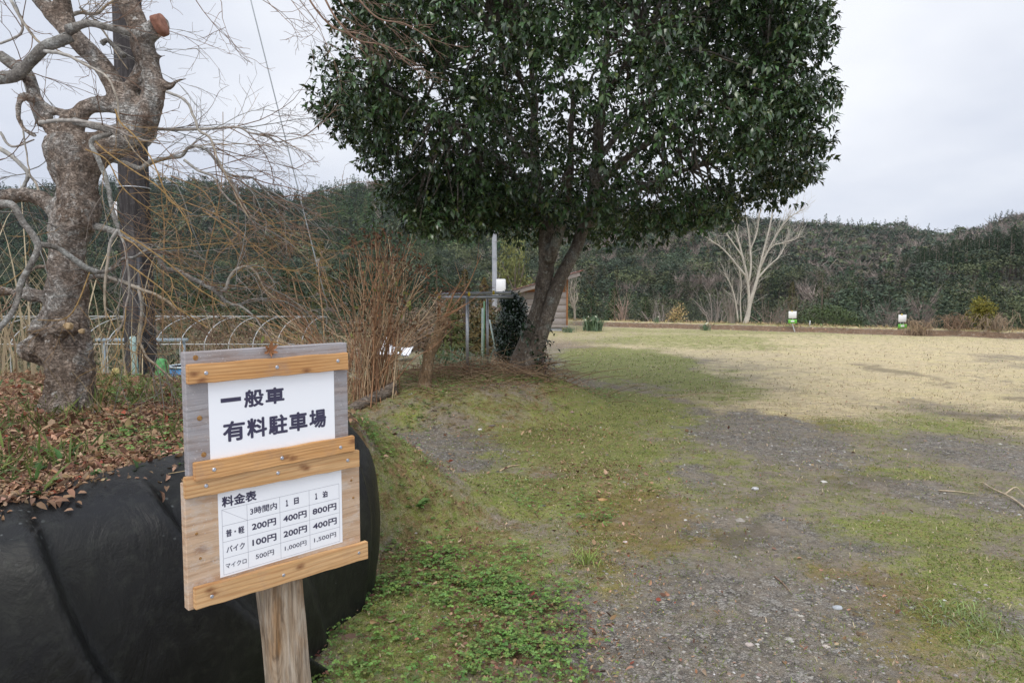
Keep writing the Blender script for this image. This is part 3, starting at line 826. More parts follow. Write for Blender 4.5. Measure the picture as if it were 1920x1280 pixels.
# ---------------------------------------------------------------- the black rubber sheeting over the front of the bank
def rubber():
    edge = BANK[1:10]
    e = smooth_path(np.concatenate([edge, np.zeros((len(edge), 1))], 1), 10)[:, :2]
    seg = np.hypot(*np.diff(e, axis=0).T); L = np.concatenate([[0], np.cumsum(seg)])
    ns = 230
    yy = np.interp(np.linspace(0, L[-1], 2000), L, e[:, 1]); LL = np.linspace(0, L[-1], 2000)
    def s_at(yv): return float(LL[np.argmin(np.abs(yy - yv))])
    SE = s_at(3.62)
    s = SE * (1 - (1 - np.linspace(0, 1, ns)) ** 1.25)
    px = np.interp(s, L, e[:, 0]); py = np.interp(s, L, e[:, 1])
    pos = np.stack([px, py], 1)
    for _ in range(6):
        pos[1:-1] = (pos[:-2] + 2 * pos[1:-1] + pos[2:]) / 4
    tg = np.gradient(pos, axis=0); tg /= np.linalg.norm(tg, axis=1)[:, None]
    out = np.stack([tg[:, 1], -tg[:, 0]], 1)
    for _ in range(40):
        out[1:-1] = (out[:-2] + 2 * out[1:-1] + out[2:]) / 4
    out /= np.linalg.norm(out, axis=1)[:, None]
    nt_ = 110
    t = np.linspace(0, 1, nt_)
    pr = smooth_path([(-0.30, 0.83, 0), (-0.14, 0.872, 0), (0.0, 0.862, 0), (0.09, 0.82, 0), (0.165, 0.74, 0), (0.215, 0.62, 0), (0.24, 0.48, 0), (0.245, 0.34, 0), (0.235, 0.20, 0), (0.215, 0.06, 0), (0.20, -0.10, 0)], 12)
    pl = np.concatenate([[0], np.cumsum(np.hypot(*np.diff(pr[:, :2], axis=0).T))]); pl /= pl[-1]
    off = np.interp(t, pl, pr[:, 0]); zz = np.interp(t, pl, pr[:, 1])
    S, T = np.meshgrid(s, t, indexing='ij')
    O = np.tile(off, (ns, 1)); Z = np.tile(zz, (ns, 1))
    w = sm(0.10, 0.34, T)
    O = O + 0.10 * sm(0.3, 1.0, T) * (1 - sm(s_at(2.3), s_at(3.1), S))
    # stiff sheet: bulging panels that end in slanting creases
    def ledge(yv, slant, A, drop, run, curve=0.0):
        u = S - (s_at(yv) + slant * (0.85 - Z) + curve * (0.85 - Z) ** 2)
        return np.where(u < 0, A * np.exp(np.minimum(u, 0) / run), A * (1 - sm(0, drop, u)))
    D = ledge(2.24, .12, .125, .06, .22, .58) + ledge(1.98, -.02, .120, .05, .16, .50) + ledge(1.72, .05, .09, .06, .16, .4) + ledge(1.30, .1, .10, .08, .22, .4)
    D += ledge(2.52, .28, .045, .10, .20, .15) + ledge(3.16, .02, .030, .05, .16, -.02) - 0.04 + 0.05 * sm(s_at(2.8), s_at(3.3), S)
    D += 0.022 * (fbm(np.stack([S * 1.6, T * 2.2, S * 0 + 2.2], -1), 3) - 0.5) + 0.010 * (fbm(np.stack([S * 11, T * 7, S * 0], -1), 4) - 0.5)
    O = O + w * D
    # the far end closes in on the bank like the end of a cushion
    u = np.clip((S - (SE - 0.42)) / 0.30, 0, 1)
    O = np.where(O > 0, O * (0.12 + 0.88 * np.sqrt(np.clip(1 - u ** 2.6, 0, 1))), O)
    X = pos[:, 0][:, None] + out[:, 0][:, None] * O
    Y = pos[:, 1][:, None] + out[:, 1][:, None] * O
    Z = Z + 0.010 * np.sin(S * 5) * (T < 0.3) - 0.05 * u ** 3 * (T < 0.4)
    top = np.stack([X, Y, Z], -1)
    # thickness: the same surface again, pushed into the bank
    inn = top.copy(); inn[..., 0] -= out[:, 0][:, None] * 0.028; inn[..., 1] -= out[:, 1][:, None] * 0.028; inn[..., 2] -= 0.02 * (1 - sm(0.0, 0.4, T))
    V = np.concatenate([top.reshape(-1, 3), inn.reshape(-1, 3)])
    i = np.arange(ns - 1)[:, None] * nt_; j = np.arange(nt_ - 1)[None]
    F = np.stack([i + j, i + nt_ + j, i + nt_ + j + 1, i + j + 1], -1).reshape(-1, 4)
    n0 = ns * nt_
    rim = []
    for a in range(nt_ - 1):
        q = (ns - 1) * nt_ + a
        rim.append((q, q + n0, q + n0 + 1, q + 1))
    for a in range(ns - 1):
        q = a * nt_
        rim.append((q, q + n0, q + n0 + nt_, q + nt_))
    mb = MB(); mb.add(V, [F, F[:, ::-1] + n0, np.array(rim)])
    m, nt, b = new_mat('aged black rubber')
    co = obj_coord(nt)
    f = noise(nt, co, 2.2, 6, 0.6); g = noise(nt, co, 26, 5, 0.65); 
    c = ramp(nt, f, [(0.35, (0.0075, 0.0075, 0.008)), (0.55, (0.014, 0.014, 0.0125)), (0.72, (0.032, 0.033, 0.024))])
    c = mixc(nt, ramp(nt, g, [(0.5, 0.0), (0.75, 0.22)]), c, (0.065, 0.07, 0.055))
    vz = N(nt, 'ShaderNodeTexVoronoi', {'Vector': co, 'Scale': 34.0, 'Randomness': 1.0})
    pf = ramp(nt, noise(nt, co, 3.1, 2), [(0.62, 0.0), (0.70, 1.0)])
    sp = mth(nt, 'MULTIPLY', ramp(nt, vz.outputs['Distance'], [(0.14, 0.75), (0.2, 0.0)]), pf)
    c = mixc(nt, mth(nt, 'MULTIPLY', sp, 0.5), c, (0.22, 0.24, 0.23))
    v3 = N(nt, 'ShaderNodeTexVoronoi', {'Vector': co, 'Scale': 16.0, 'Randomness': 1.0})
    c = mixc(nt, mth(nt, 'MULTIPLY', ramp(nt, v3.outputs['Distance'], [(0.02, 0.6), (0.035, 0.0)]), ramp(nt, noise(nt, co, 2.3, 2), [(0.5, 0.0), (0.55, 1.0)])), c, (0.4, 0.42, 0.4))
    nt.links.new(c, b.inputs['Base Color'])
    nt.links.new(ramp(nt, f, [(0.3, 0.36), (0.7, 0.56)]), b.inputs['Roughness'])
    b.inputs['Specular IOR Level'].default_value = 0.25
    wr = noise(nt, N(nt, 'ShaderNodeMapping', {'Vector': co, 'Scale': (5, 5, 2.2), 'Rotation': (0.5, 0.3, 0.4)}).outputs[0], 1.5, 6, 0.6, dist=1.4)
    bump(nt, b, mth(nt, 'ADD', mth(nt, 'MULTIPLY', mth(nt, 'ADD', g, noise(nt, co, 120, 3)), 0.12), wr), 0.32, 0.03)
    o = mb.build('rubber_sheet', m)
    tag(o, 'heavy black rubber sheet hanging in folds over the leaf covered bank', 'rubber sheet')
rubber()
# ---------------------------------------------------------------- the gnarled bare maple on the bank
DM = 3.5
LIMB_W = 0.86
def limb(pts, m=5, d0=DM):
    """rows (px, py, width px, distance offset) -> path, radii"""
    rows = []
    for r in pts:
        px, py, w = r[:3]; dd = r[3] if len(r) > 3 else 0.0
        d = d0 + dd
        p = P(px, py, d)
        rows.append((*p, w * LIMB_W / 2 / FPX * d))
    q = smooth_path(rows, m)
    return q[:, :3], np.maximum(q[:, 3], 0.0008)
mbase = P(130, 778, DM)
maple = empty('maple_tree', (mbase[0], mbase[1], float(H(mbase[0], mbase[1])) - 0.05))
tag(maple, 'gnarled bare maple with pruned grey limbs and a sawn stub on the leafy bank', 'tree')
THICK = [
    [(126, 812, 175), (128, 785, 140), (131, 755, 116), (132, 720, 104), (130, 690, 100), (128, 660, 100), (130, 630, 90), (130, 595, 78), (127, 550, 78), (124, 505, 76), (124, 465, 76), (130, 425, 86), (146, 385, 96), (148, 350, 86), (140, 315, 100), (134, 280, 108), (128, 255, 90)],
    [(130, 672, 80), (95, 660, 78), (60, 655, 62, -.03), (40, 658, 40, -.03)],
    [(70, 630, 50, -.06), (85, 600, 40, -.03), (110, 580, 50)],
    [(105, 620, 46, -.12), (128, 612, 44, -.14), (150, 620, 40, -.12)],
    [(142, 600, 50), (156, 650, 40, -.02), (164, 705, 36), (166, 770, 46)],
    [(90, 760, 40), (75, 790, 50, -.05)], [(170, 760, 40, -.05), (188, 790, 50, -.1)],
    [(150, 320, 80), (184, 290, 60), (218, 272, 54), (250, 250, 56), (273, 218, 54), (287, 182, 50), (286, 145, 46), (274, 108, 50), (264, 72, 50), (256, 38, 44), (240, 5, 44), (222, -40, 42), (206, -110, 36, .1), (214, -190, 28, .2), (190, -280, 20, .3), (200, -370, 11, .35), (190, -440, 5, .4)],
    [(262, 75, 50), (283, 58, 42, -.05), (305, 44, 40, -.10)],
    [(128, 250, 60), (144, 218, 44), (166, 200, 38), (196, 196, 36), (222, 203, 30), (245, 212, 34)],
    [(172, 256, 24), (202, 250, 28), (236, 240, 34)],
    [(246, 222, 44), (226, 188, 38), (214, 160, 42), (198, 130, 42), (176, 104, 42), (150, 82, 40), (122, 52, 38), (90, 18, 36), (55, -22, 34), (20, -70, 32, -.1), (0, -140, 26, -.15), (-40, -210, 18, -.2), (-45, -290, 10, -.2), (-70, -350, 5, -.2)],
    [(150, 82, 36), (128, 46, 36), (118, 10, 36), (112, -30, 36), (118, -100, 30, .15), (104, -180, 23, .3), (112, -270, 14, .4), (100, -350, 6, .5)],
    [(250, 210, 40), (244, 175, 34), (258, 140, 30), (270, 112, 34)],
    [(128, 262, 46), (100, 245, 36), (82, 220, 32), (68, 185, 28), (54, 155, 24), (40, 140, 22)],
    [(68, 190, 24, -.05), (44, 180, 22, -.08), (34, 205, 18, -.1), (42, 240, 18, -.1), (70, 256, 12, -.1)],
    [(128, 212, 20), (100, 208, 20), (76, 192, 18), (50, 172, 16)],
    [(118, 410, 64), (98, 390, 44), (74, 372, 38), (44, 366, 36), (8, 372, 34), (-40, 392, 34), (-100, 385, 30, -.1), (-165, 340, 22, -.2), (-230, 320, 14, -.3), (-300, 270, 6, -.35)],
    [(105, 560, 34), (75, 556, 28), (40, 550, 24), (5, 545, 24), (-40, 550, 24), (-100, 535, 18), (-160, 545, 12), (-220, 520, 6)],
    [(100, 500, 26), (72, 500, 18), (55, 512, 15), (48, 535, 14)],
    [(288, 150, 34), (318, 162, 20), (332, 152, 12), (352, 147, 7)],
    [(284, 108, 24), (300, 106, 12), (312, 104, 9)],
]
mb = MB()
for pts in THICK:
    p, r = limb(pts)
    V, F = tube(p, r, 14); mb.add(V, F)
tmp = mb.build('trunk_raw', M['maple_bark'])
md = tmp.modifiers.new('r', 'REMESH'); md.mode = 'VOXEL'; md.voxel_size = 0.0085; md.use_smooth_shade = True
dg = bpy.context.evaluated_depsgraph_get(); dg.update()
me = bpy.data.meshes.new_from_object(tmp.evaluated_get(dg))
bpy.data.objects.remove(tmp)
V = np.zeros(len(me.vertices) * 3); me.vertices.foreach_get('co', V); V = V.reshape(-1, 3)
# relax the joints, then give the wood its swellings, burls and flaking bark
E_ = np.zeros(len(me.edges) * 2, int); me.edges.foreach_get('vertices', E_); E_ = E_.reshape(-1, 2)
deg = np.bincount(E_.ravel(), minlength=len(V))[:, None]
for _ in range(7):
    acc = np.zeros_like(V)
    for k in range(3):
        acc[:, k] = np.bincount(E_[:, 0], V[E_[:, 1], k], len(V)) + np.bincount(E_[:, 1], V[E_[:, 0], k], len(V))
    V = 0.5 * V + 0.5 * acc / np.maximum(deg, 1)
me.vertices.foreach_set('co', V.astype(np.float32).ravel()); me.update()
Nn = np.zeros(len(V) * 3); me.vertices.foreach_get('normal', Nn); Nn = Nn.reshape(-1, 3)
q = V * [1, 1, .7]
d = 0.050 * (fbm(q * 7.0, 3) - 0.5) + 0.034 * (fbm(q * 17.0, 4) - 0.5) - 0.006
rg = np.abs(fbm(V * [30, 30, 16] + fbm(q * 9, 2)[:, None] * 4, 3) - 0.5) * 2
low = sm(2.0, 1.0, V[:, 2])
d += 0.022 * (rg - 0.3) * (0.35 + 0.65 * low)
thin = sm(1.9, 2.6, V[:, 2])
V = V + Nn * (d * (1 - 0.55 * thin))[:, None]
V = V - np.array(BASE[maple.name])
me.vertices.foreach_set('co', V.astype(np.float32).ravel())
me.polygons.foreach_set('use_smooth', np.ones(len(me.polygons), bool)); me.update()
me.name = 'trunk'; me.materials.clear(); me.materials.append(M['maple_bark'])
tr = bpy.data.objects.new('trunk', me); COL.objects.link(tr); tr.parent = maple; BASE[tr.name] = BASE[maple.name]

# sawn faces
def cut_face(px, py, d, rad, axis, mat, name='sawn_face'):
    mb = MB()
    c = P(px, py, d); a = unit(np.array(axis, float))
    t = np.linspace(0, 2 * math.pi, 28, endpoint=False)
    u = unit(np.cross(a, [0, 0, 1])); w = np.cross(u, a)
    rings = [c[None]]
    for f, dz in ((0.55, 0.002), (0.95, 0.0), (1.0, -0.004), (1.02, -0.03)):
        rr = rad * f * (1 + 0.08 * np.sin(3 * t + 1) + 0.05 * np.sin(5 * t))
        rings.append(c + a * dz + rr[:, None] * (np.cos(t)[:, None] * u + np.sin(t)[:, None] * w))
    V = np.concatenate(rings); n = 28
    F3 = [(0, 1 + i, 1 + (i + 1) % n) for i in range(n)]
    F4 = [(1 + k * n + i, 1 + (k + 1) * n + i, 1 + (k + 1) * n + (i + 1) % n, 1 + k * n + (i + 1) % n) for k in range(3) for i in range(n)]
    mb.add(V, [np.array(F3), np.array(F4)])
    return mb.build(name, mat, maple)
m_cut = mat_plain('fresh sawn wood', (0.15, 0.055, 0.035), (0.42, 0.20, 0.13), 28, 0.8, 0.6)
ax = P(312, 40, DM - .12) - P(283, 58, DM - .05)
cut_face(306, 44, DM - .11, 0.050, (0.97, -0.14, 0.24), m_cut)
m_cut2 = mat_plain('pale sawn wood', (0.36, 0.24, 0.12), (0.52, 0.38, 0.22), 60, 0.7, 0.3)
cut_face(125, 611, DM - .235, 0.017, (0.1, -1, 0.1), m_cut2)
cut_face(152, 621, DM - .215, 0.012, (0.4, -1, 0.0), m_cut2)

M['branch_bark'] = mat_bark('lichen grey branch', (0.09, 0.075, 0.06), (0.24, 0.22, 0.195), (0.38, 0.36, 0.33), (0.46, 0.46, 0.43), 14.0, 0.52, (1, 1, 1), 0.5)
GREY, OCHRE, BROWN = np.array((0.36, 0.345, 0.315)), np.array((0.36, 0.23, 0.09)), np.array((0.20, 0.125, 0.085))
LIMBS = [
    [(-150, 90, 9), (-90, 120, 16), (-40, 150, 22), (0, 146, 26), (30, 141, 24, -.05), (60, 112, 24, -.08), (85, 88, 24, -.1), (110, 78, 22, -.1), (133, 68, 22, -.08)],
    [(130, 56, 22, -.1), (165, 44, 15, -.14), (205, 52, 15, -.14), (246, 62, 16, -.1)],
    [(190, 82, 12), (202, 76, 10), (216, 88, 10), (232, 106, 12)],
    [(-140, 440, 9, -.3), (-90, 410, 15, -.35), (-30, 395, 22, -.4), (20, 382, 16, -.5), (45, 420, 14, -.5), (72, 458, 15, -.5), (58, 495, 13, -.52), (38, 532, 12, -.54), (30, 572, 12, -.56), (2, 612, 11, -.6), (-40, 650, 10, -.6)],
    [(72, 458, 13, -.5), (108, 464, 12, -.45), (140, 488, 12, -.4), (168, 506, 12, -.35), (192, 510, 9, -.3), (215, 500, 8, -.25), (228, 486, 7, -.2), (252, 482, 6, -.2), (272, 470, 5, -.15), (300, 468, 4, -.1)],
    [(178, 424, 17), (215, 435, 14), (255, 456, 13), (290, 474, 12), (302, 492, 11), (312, 505, 11), (330, 507, 11), (352, 518, 10), (380, 532, 10), (404, 545, 9), (414, 556, 8), (430, 568, 7), (448, 572, 6), (470, 562, 5, .1), (500, 560, 4, .1)],
    [(448, 572, 5), (472, 590, 4), (490, 612, 3), (510, 640, 2)],
    [(412, 548, 8), (424, 541, 8), (430, 522, 7), (442, 506, 6), (462, 500, 6), (478, 508, 5), (486, 522, 4), (498, 545, 3), (520, 562, 2)],
    [(188, 296, 15), (222, 302, 12), (250, 312, 10), (264, 316, 10), (282, 304, 10), (318, 296, 8), (340, 293, 7), (352, 278, 7), (368, 274, 7), (388, 282, 6.5), (405, 302, 6), (420, 320, 5.5), (438, 330, 5), (470, 333, 4.5), (480, 340, 4), (500, 362, 4), (520, 378, 3.5), (540, 392, 3)],
    [(275, 272, 11, .1), (290, 255, 9, .1), (294, 243, 7.5, .1), (312, 243, 6.5, .1), (360, 243, 6, .1), (400, 241, 5.5, .1), (446, 239, 5, .1), (470, 249, 4, .1), (500, 256, 3.6, .1), (516, 266, 3.2, .1), (540, 263, 2.5, .1), (590, 252, 1.6, .1)],
    [(312, 172, 6, -.1), (345, 186, 6, -.1), (362, 215, 6, -.1), (372, 242, 5.5, -.1), (392, 258, 5, -.1), (402, 280, 4.5, -.1), (408, 300, 4, -.1), (425, 330, 4, -.1), (445, 370, 3.5, -.1), (468, 410, 3, -.1)],
    [(424, 322, 5), (440, 350, 4.6), (452, 375, 4), (466, 398, 3.5), (480, 412, 3), (505, 418, 2)],
    [(345, 300, 6), (372, 320, 5.5), (398, 330, 5), (412, 352, 4.5), (430, 375, 4), (455, 395, 3.4), (480, 425, 3)],
    [(140, 228, 16, -.25), (175, 236, 14, -.3), (205, 250, 12, -.3), (188, 262, 0.1, -.3)][:3] + [(172, 264, 11, -.3), (185, 300, 10, -.3), (200, 340, 10, -.3), (208, 380, 9, -.3), (216, 415, 9, -.3), (222, 430, 8, -.3)],
    [(222, 430, 8, -.3), (208, 452, 7, -.3), (204, 480, 6.5, -.3), (198, 520, 6, -.3), (196, 560, 5.5, -.3), (200, 600, 4, -.3)],
    [(222, 430, 6, -.3), (234, 465, 5.5, -.3), (240, 500, 5.5, -.3), (243, 540, 5, -.3), (236, 575, 4.5, -.3), (228, 610, 4, -.3), (208, 640, 3, -.3)],
    [(160, 520, 11, .1), (195, 518, 10, .1), (230, 528, 9, .1), (258, 540, 8, .1), (290, 552, 7, .1), (318, 568, 6, .1), (332, 582, 4, .1)],
    [(258, 536, 7, .1), (264, 555, 7, .1), (265, 585, 6.5, .1), (264, 615, 6, .1), (262, 640, 5.5, .1), (275, 668, 5, .1), (300, 690, 4.5, .1), (325, 712, 3, .1)],
    [(75, 230, 9, -.2), (110, 226, 8, -.25), (160, 228, 7, -.3), (205, 238, 6, -.3), (250, 258, 5, -.3), (300, 270, 3, -.3)],
    [(85, 96, 8, -.15), (120, 102, 7, -.2), (150, 116, 6, -.2), (185, 134, 5, -.2), (205, 150, 4, -.25), (220, 185, 4, -.25), (222, 220, 3.5, -.25), (238, 262, 3, -.25), (268, 300, 2.6, -.25), (330, 345, 2, -.25)],
    [(20, 0, 7, .1), (36, 30, 7, .1), (52, 55, 6, .1), (75, 80, 5, .1), (105, 88, 4, .1)], [(0, 82, 5, .1), (25, 72, 5, .1), (40, 60, 5, .1), (40, 30, 4, .1)],
    [(0, 104, 22, .2), (25, 122, 24, .2), (52, 140, 26, .2), (64, 180, 26, .2), (80, 230, 26, .1)],
    [(130, 30, 9, .15), (150, 24, 8, .15), (180, 26, 7, .15), (200, 10, 5, .15), (230, -10, 4, .15)],
    [(0, 278, 10, .15), (30, 300, 9, .15), (52, 325, 9, .15), (46, 345, 7, .15), (34, 362, 7, .1)], [(52, 325, 7, .15), (68, 345, 5, .15), (80, 372, 4, .1)],
    [(40, 225, 4, .1), (52, 300, 3, .1), (58, 330, 2, .1)], [(0, 248, 6, .15), (22, 275, 5, .15), (64, 262, 3, .15)],
    [(150, 14, 5, .2), (170, 30, 5, .2), (195, 60, 4, .2), (215, 95, 3, .2), (240, 130, 2, .2)],
]
tw = MB(); tk = MB()
PTS = []     # places twigs can start from
for kq, pts in enumerate(LIMBS):
    p, r = limb(pts, 5)
    p = p + 0.006 * (fbm(p * 25, 2)[:, None] - 0.5)
    V, F = tube(p, r, 8, jit=0.12)
    och = np.interp(np.arange(len(p)), [0, len(p) - 1], [0.0, 0.55]) if r[-1] < 0.008 else np.zeros(len(p))
    c = GREY * (1 - och[:, None]) + (OCHRE if kq % 3 else BROWN) * och[:, None]
    cc = np.concatenate([np.repeat(c, 8, 0), c[:1], c[-1:]])
    if max(q[2] for q in pts) >= 12:
        V, F = tube(p, r * (1 + .22 * (fbm(p * 16, 2) - .5)), 12, jit=.08); tk.add(V, F)
    else: tw.add(V, F, cc * (0.85 + 0.3 * rng.random((len(V), 1))))
    for i in range(2, len(p), 1):
        PTS.append((p[i], unit(p[i] - p[i - 1]), r[i], kq))
tw.build('thin_branches', M['twig'], maple); tk.build('branches', M['branch_bark'], maple)
# fine twigs: fan out sideways, arch over and droop, alternating left and right at every bud
def twig(mb, p0, d0, L, r0, col, depth, droop):
    n = 8
    d = unit(d0); p = np.array(p0, float)
    seg = L / n
    path = [p.copy()]; kids = []
    bend = rng.normal(size=3) * 0.10
    for i in range(n):
        d = unit(d + bend * 0.5 + rng.normal(size=3) * 0.10 + np.array([0, 0, -droop * (0.5 + i / n)]))
        p = p + d * seg; path.append(p.copy())
        if depth > 0 and i >= 1 and rng.random() < 0.62:
            side = unit(np.cross(d, [0, 0, 1.0]) * (1 if (i % 2) else -1) + rng.normal(size=3) * 0.35)
            kids.append((p.copy(), unit(d * 0.8 + side * 0.75), L * (0.28 + 0.32 * rng.random()) * (1 - i / n * 0.5)))
    rr = np.linspace(r0, max(r0 * 0.3, 0.0007), n + 1)
    V, F = tube(path, rr, 4, cap=False)
    mb.add(V, F, col * (0.8 + 0.4 * rng.random()))
    for a, b, l in kids:
        if l > 0.035:
            twig(mb, a, b, l, max(r0 * 0.55, 0.0008), BROWN * 0.4 + col * 0.6 if rng.random() < .6 else col, depth - 1, droop * 0.7)
mt = MB()
for p, t, r, kq in PTS:
    u = 960 + FPX * p[0] / p[1]; v_ = 545 - (p[2] - EYE) / p[1] * FPX
    pr = 0.27 if u > 260 else 0.24
    if rng.random() > pr: continue
    right = 1.0 if u > 190 else (0.15 if u > 90 else -0.4)
    dz = 0.25 if v_ < 330 else -0.15
    d = unit(np.array([0.55 * right, 0, dz]) + t * 0.7 + rng.normal(size=3) * np.array([.45, .45, .35]))
    col = OCHRE * .85 if rng.random() < (0.16 if v_ > 260 else 0.06) else (BROWN * 0.9 if rng.random() < .6 else GREY * .6)
    L = (0.22 + 0.42 * rng.random()) * (1.0 if u > 120 else 0.8)
    twig(mt, p, d, L, 0.0022 + 0.0010 * rng.random(), col, 2, 0.035 if v_ > 240 else 0.012)
# long ochre shoots hanging down to the right of the trunk
SHOOT = [[(160, 280, 4, -.35), (200, 300, 4, -.35), (225, 345, 3.6, -.35), (255, 375, 3.4, -.35), (300, 405, 3, -.3), (330, 430, 2.5, -.3)],
         [(176, 262, 5, -.3), (200, 285, 5, -.3), (250, 320, 4.5, -.3), (290, 345, 4, -.3), (318, 372, 4, -.3), (345, 405, 3.4, -.3), (360, 440, 3, -.3)],
         [(216, 205, 5, -.35), (226, 230, 5, -.35), (255, 258, 4.6, -.35), (285, 300, 4.2, -.35), (310, 360, 4, -.35), (322, 380, 3.6, -.35), (360, 400, 2.6, -.35)],
         [(225, 432, 5, -.3), (262, 456, 4.5, -.3), (300, 482, 4.3, -.3), (330, 506, 4, -.3), (370, 540, 3.4, -.3), (420, 570, 2.6, -.3)],
         [(240, 495, 5, -.3), (275, 520, 4.6, -.3), (310, 548, 4.2, -.3), (330, 575, 4, -.3), (352, 590, 3.5, -.3), (390, 615, 3, -.3)],
         [(170, 505, 4, -.35), (145, 570, 4, -.4), (120, 598, 3.5, -.4), (70, 600, 2.5, -.4)],
         [(380, 395, 4, .15), (425, 425, 4, .15), (470, 455, 3.6, .15), (520, 490, 3.2, .15), (560, 530, 2.5, .15)],
         [(402, 600, 3.4, .3), (398, 560, 3.6, .3), (398, 520, 3.6, .3), (402, 490, 3.6, .3), (425, 462, 3.4, .3), (450, 440, 3.2, .3), (490, 424, 3, .3), (540, 415, 2.6, .3), (590, 412, 2, .3)],
         [(362, 585, 4, .2), (378, 530, 4, .2), (388, 480, 4, .2), (400, 430, 3.6, .2), (412, 370, 3.2, .2), (418, 300, 2.6, .2), (418, 210, 2, .2)],
         [(305, 640, 4, .2), (306, 560, 4.4, .2), (307, 480, 4.6, .2), (308, 420, 4, .2), (303, 370, 3, .2), (306, 300, 2, .2)],
         [(500, 430, 3, .2), (545, 440, 2.6, .2), (585, 460, 2.2, .2), (615, 478, 1.6, .2)], [(440, 418, 3.5, .1), (500, 428, 3, .1), (545, 432, 2.5, .1), (600, 440, 1.6, .1)],
         [(350, 380, 4, .1), (400, 400, 4, .1), (450, 432, 3.6, .1), (480, 470, 3.2, .1), (520, 500, 2.6, .1), (565, 512, 1.8, .1)],
         [(320, 330, 4, .1), (372, 352, 4, .1), (398, 380, 3.6, .1), (420, 430, 3.2, .1), (450, 480, 2.8, .1), (490, 520, 2, .1)]]
for pts in SHOOT:
    p, r = limb(pts, 5); r = r * .72
    V, F = tube(p, r, 5, cap=False); mt.add(V, F, (OCHRE * .85 if pts[0][2] >= 4 and pts[0][3] < 0 else OCHRE * .55 + BROWN * .6) * (0.9 + .2 * rng.random()))
    for i in range(3, len(p), 2):
        if rng.random() < .75:
            d = unit(p[i] - p[i - 1]); side = unit(np.cross(d, [0, 1.0, 0]) * rng.choice([-1, 1]) + rng.normal(size=3) * .5)
            twig(mt, p[i], unit(d * .8 + side * .7), 0.12 + .22 * rng.random(), 0.0014, OCHRE * .6 + BROWN * .4, 1, 0.03)
# twigs entering from above the frame
for px, py, dx in ((395, -30, .5), (440, -40, .9), (480, -35, .5), (540, -25, .6), (575, -40, .9), (610, -30, .6), (350, -20, .5), (300, -40, .4), (500, -45, 1.0)):
    p = P(px, py, 3.1)
    twig(mt, p, (dx, rng.normal() * .3, -.55), 0.32 + .2 * rng.random(), 0.0022, BROWN, 2, 0.02)
for px, py in ((600, -20), (560, -40), (640, -60)):
    p, r = limb([(px, py, 5, -.4), (px + 30, py + 55, 4.4, -.4), (px + 70, py + 95, 3.6, -.4), (px + 120, py + 105, 2.6, -.4), (px + 170, py + 135, 1.5, -.4)], 5)
    V, F = tube(p, r, 5, cap=False); mt.add(V, F, BROWN * 1.1)
    for i in range(3, len(p), 2): twig(mt, p[i], (.6, rng.normal() * .4, -.35), 0.14 + .14 * rng.random(), .0014, BROWN, 1, .02)
tws = mt.build('twigs', M['twig'], maple); tws['kind'] = 'stuff'; tws['label'] = 'tangle of thin brown and ochre twigs'

# ---------------------------------------------------------------- the big glossy evergreen
DT = 9.9
tb = gp(985, 702)
DT = float(tb[1])
LIMB_W = 0.84
hol = empty('evergreen_tree', (tb[0], tb[1], tb[2] - 0.05))
tag(hol, 'large dark glossy evergreen with two leaning trunks on the grassy mound', 'tree')
STEMS = [
    [(966, 722, 96), (972, 704, 66), (981, 672, 52), (993, 640, 44), (1003, 605, 40), (1013, 570, 38), (1019, 530, 36), (1026, 490, 34), (1026, 450, 34), (1020, 410, 32), (1010, 370, 28), (1004, 320, 24), (1000, 250, 18), (1000, 160, 12), (990, 60, 8)],
    [(988, 716, 60, -.05), (994, 690, 44, -.08), (1005, 655, 36, -.1), (1022, 610, 32, -.12), (1034, 570, 31, -.1), (1048, 528, 31, -.05), (1064, 496, 29), (1080, 466, 28, .05), (1092, 432, 26, .1), (1108, 400, 30, .1), (1114, 350, 28, .1), (1120, 290, 24, .1), (1128, 210, 18, .1), (1136, 110, 14, .1), (1140, 0, 8, .1)],
    [(1028, 490, 30, -.1), (1042, 455, 24, -.2), (1056, 410, 22, -.3), (1066, 350, 18, -.4), (1072, 260, 12, -.6), (1075, 160, 8, -.8)],
    [(1012, 390, 24, -.2), (985, 350, 18, -.4), (940, 305, 14, -.7), (880, 255, 10, -1.0), (800, 200, 7, -1.3), (720, 160, 5, -1.3)],
    [(1114, 360, 24, .1), (1150, 318, 18, 0), (1200, 278, 15, -.3), (1270, 235, 12, -.5), (1350, 190, 8, -.7), (1440, 150, 5, -.7)],
    [(1100, 430, 18, .2), (1150, 385, 14, .5), (1220, 345, 11, .9), (1310, 310, 9, 1.2), (1400, 290, 6, 1.4)],
    [(1120, 300, 16, .3), (1170, 240, 12, .9), (1240, 170, 9, 1.4), (1320, 90, 6, 1.8)],
    [(1004, 320, 14, .3), (960, 260, 11, .8), (890, 190, 8, 1.3), (810, 110, 6, 1.6)],
    [(1020, 415, 12, .2), (975, 385, 9, .5), (910, 365, 8, .8), (830, 350, 5, 1.0)],
    [(1126, 220, 12, -.2), (1160, 140, 10, -.9), (1210, 60, 8, -1.6)],
    [(1002, 200, 12, -.3), (960, 120, 9, -1.0), (930, 40, 7, -1.7)],
]
mb = MB(); ends = []
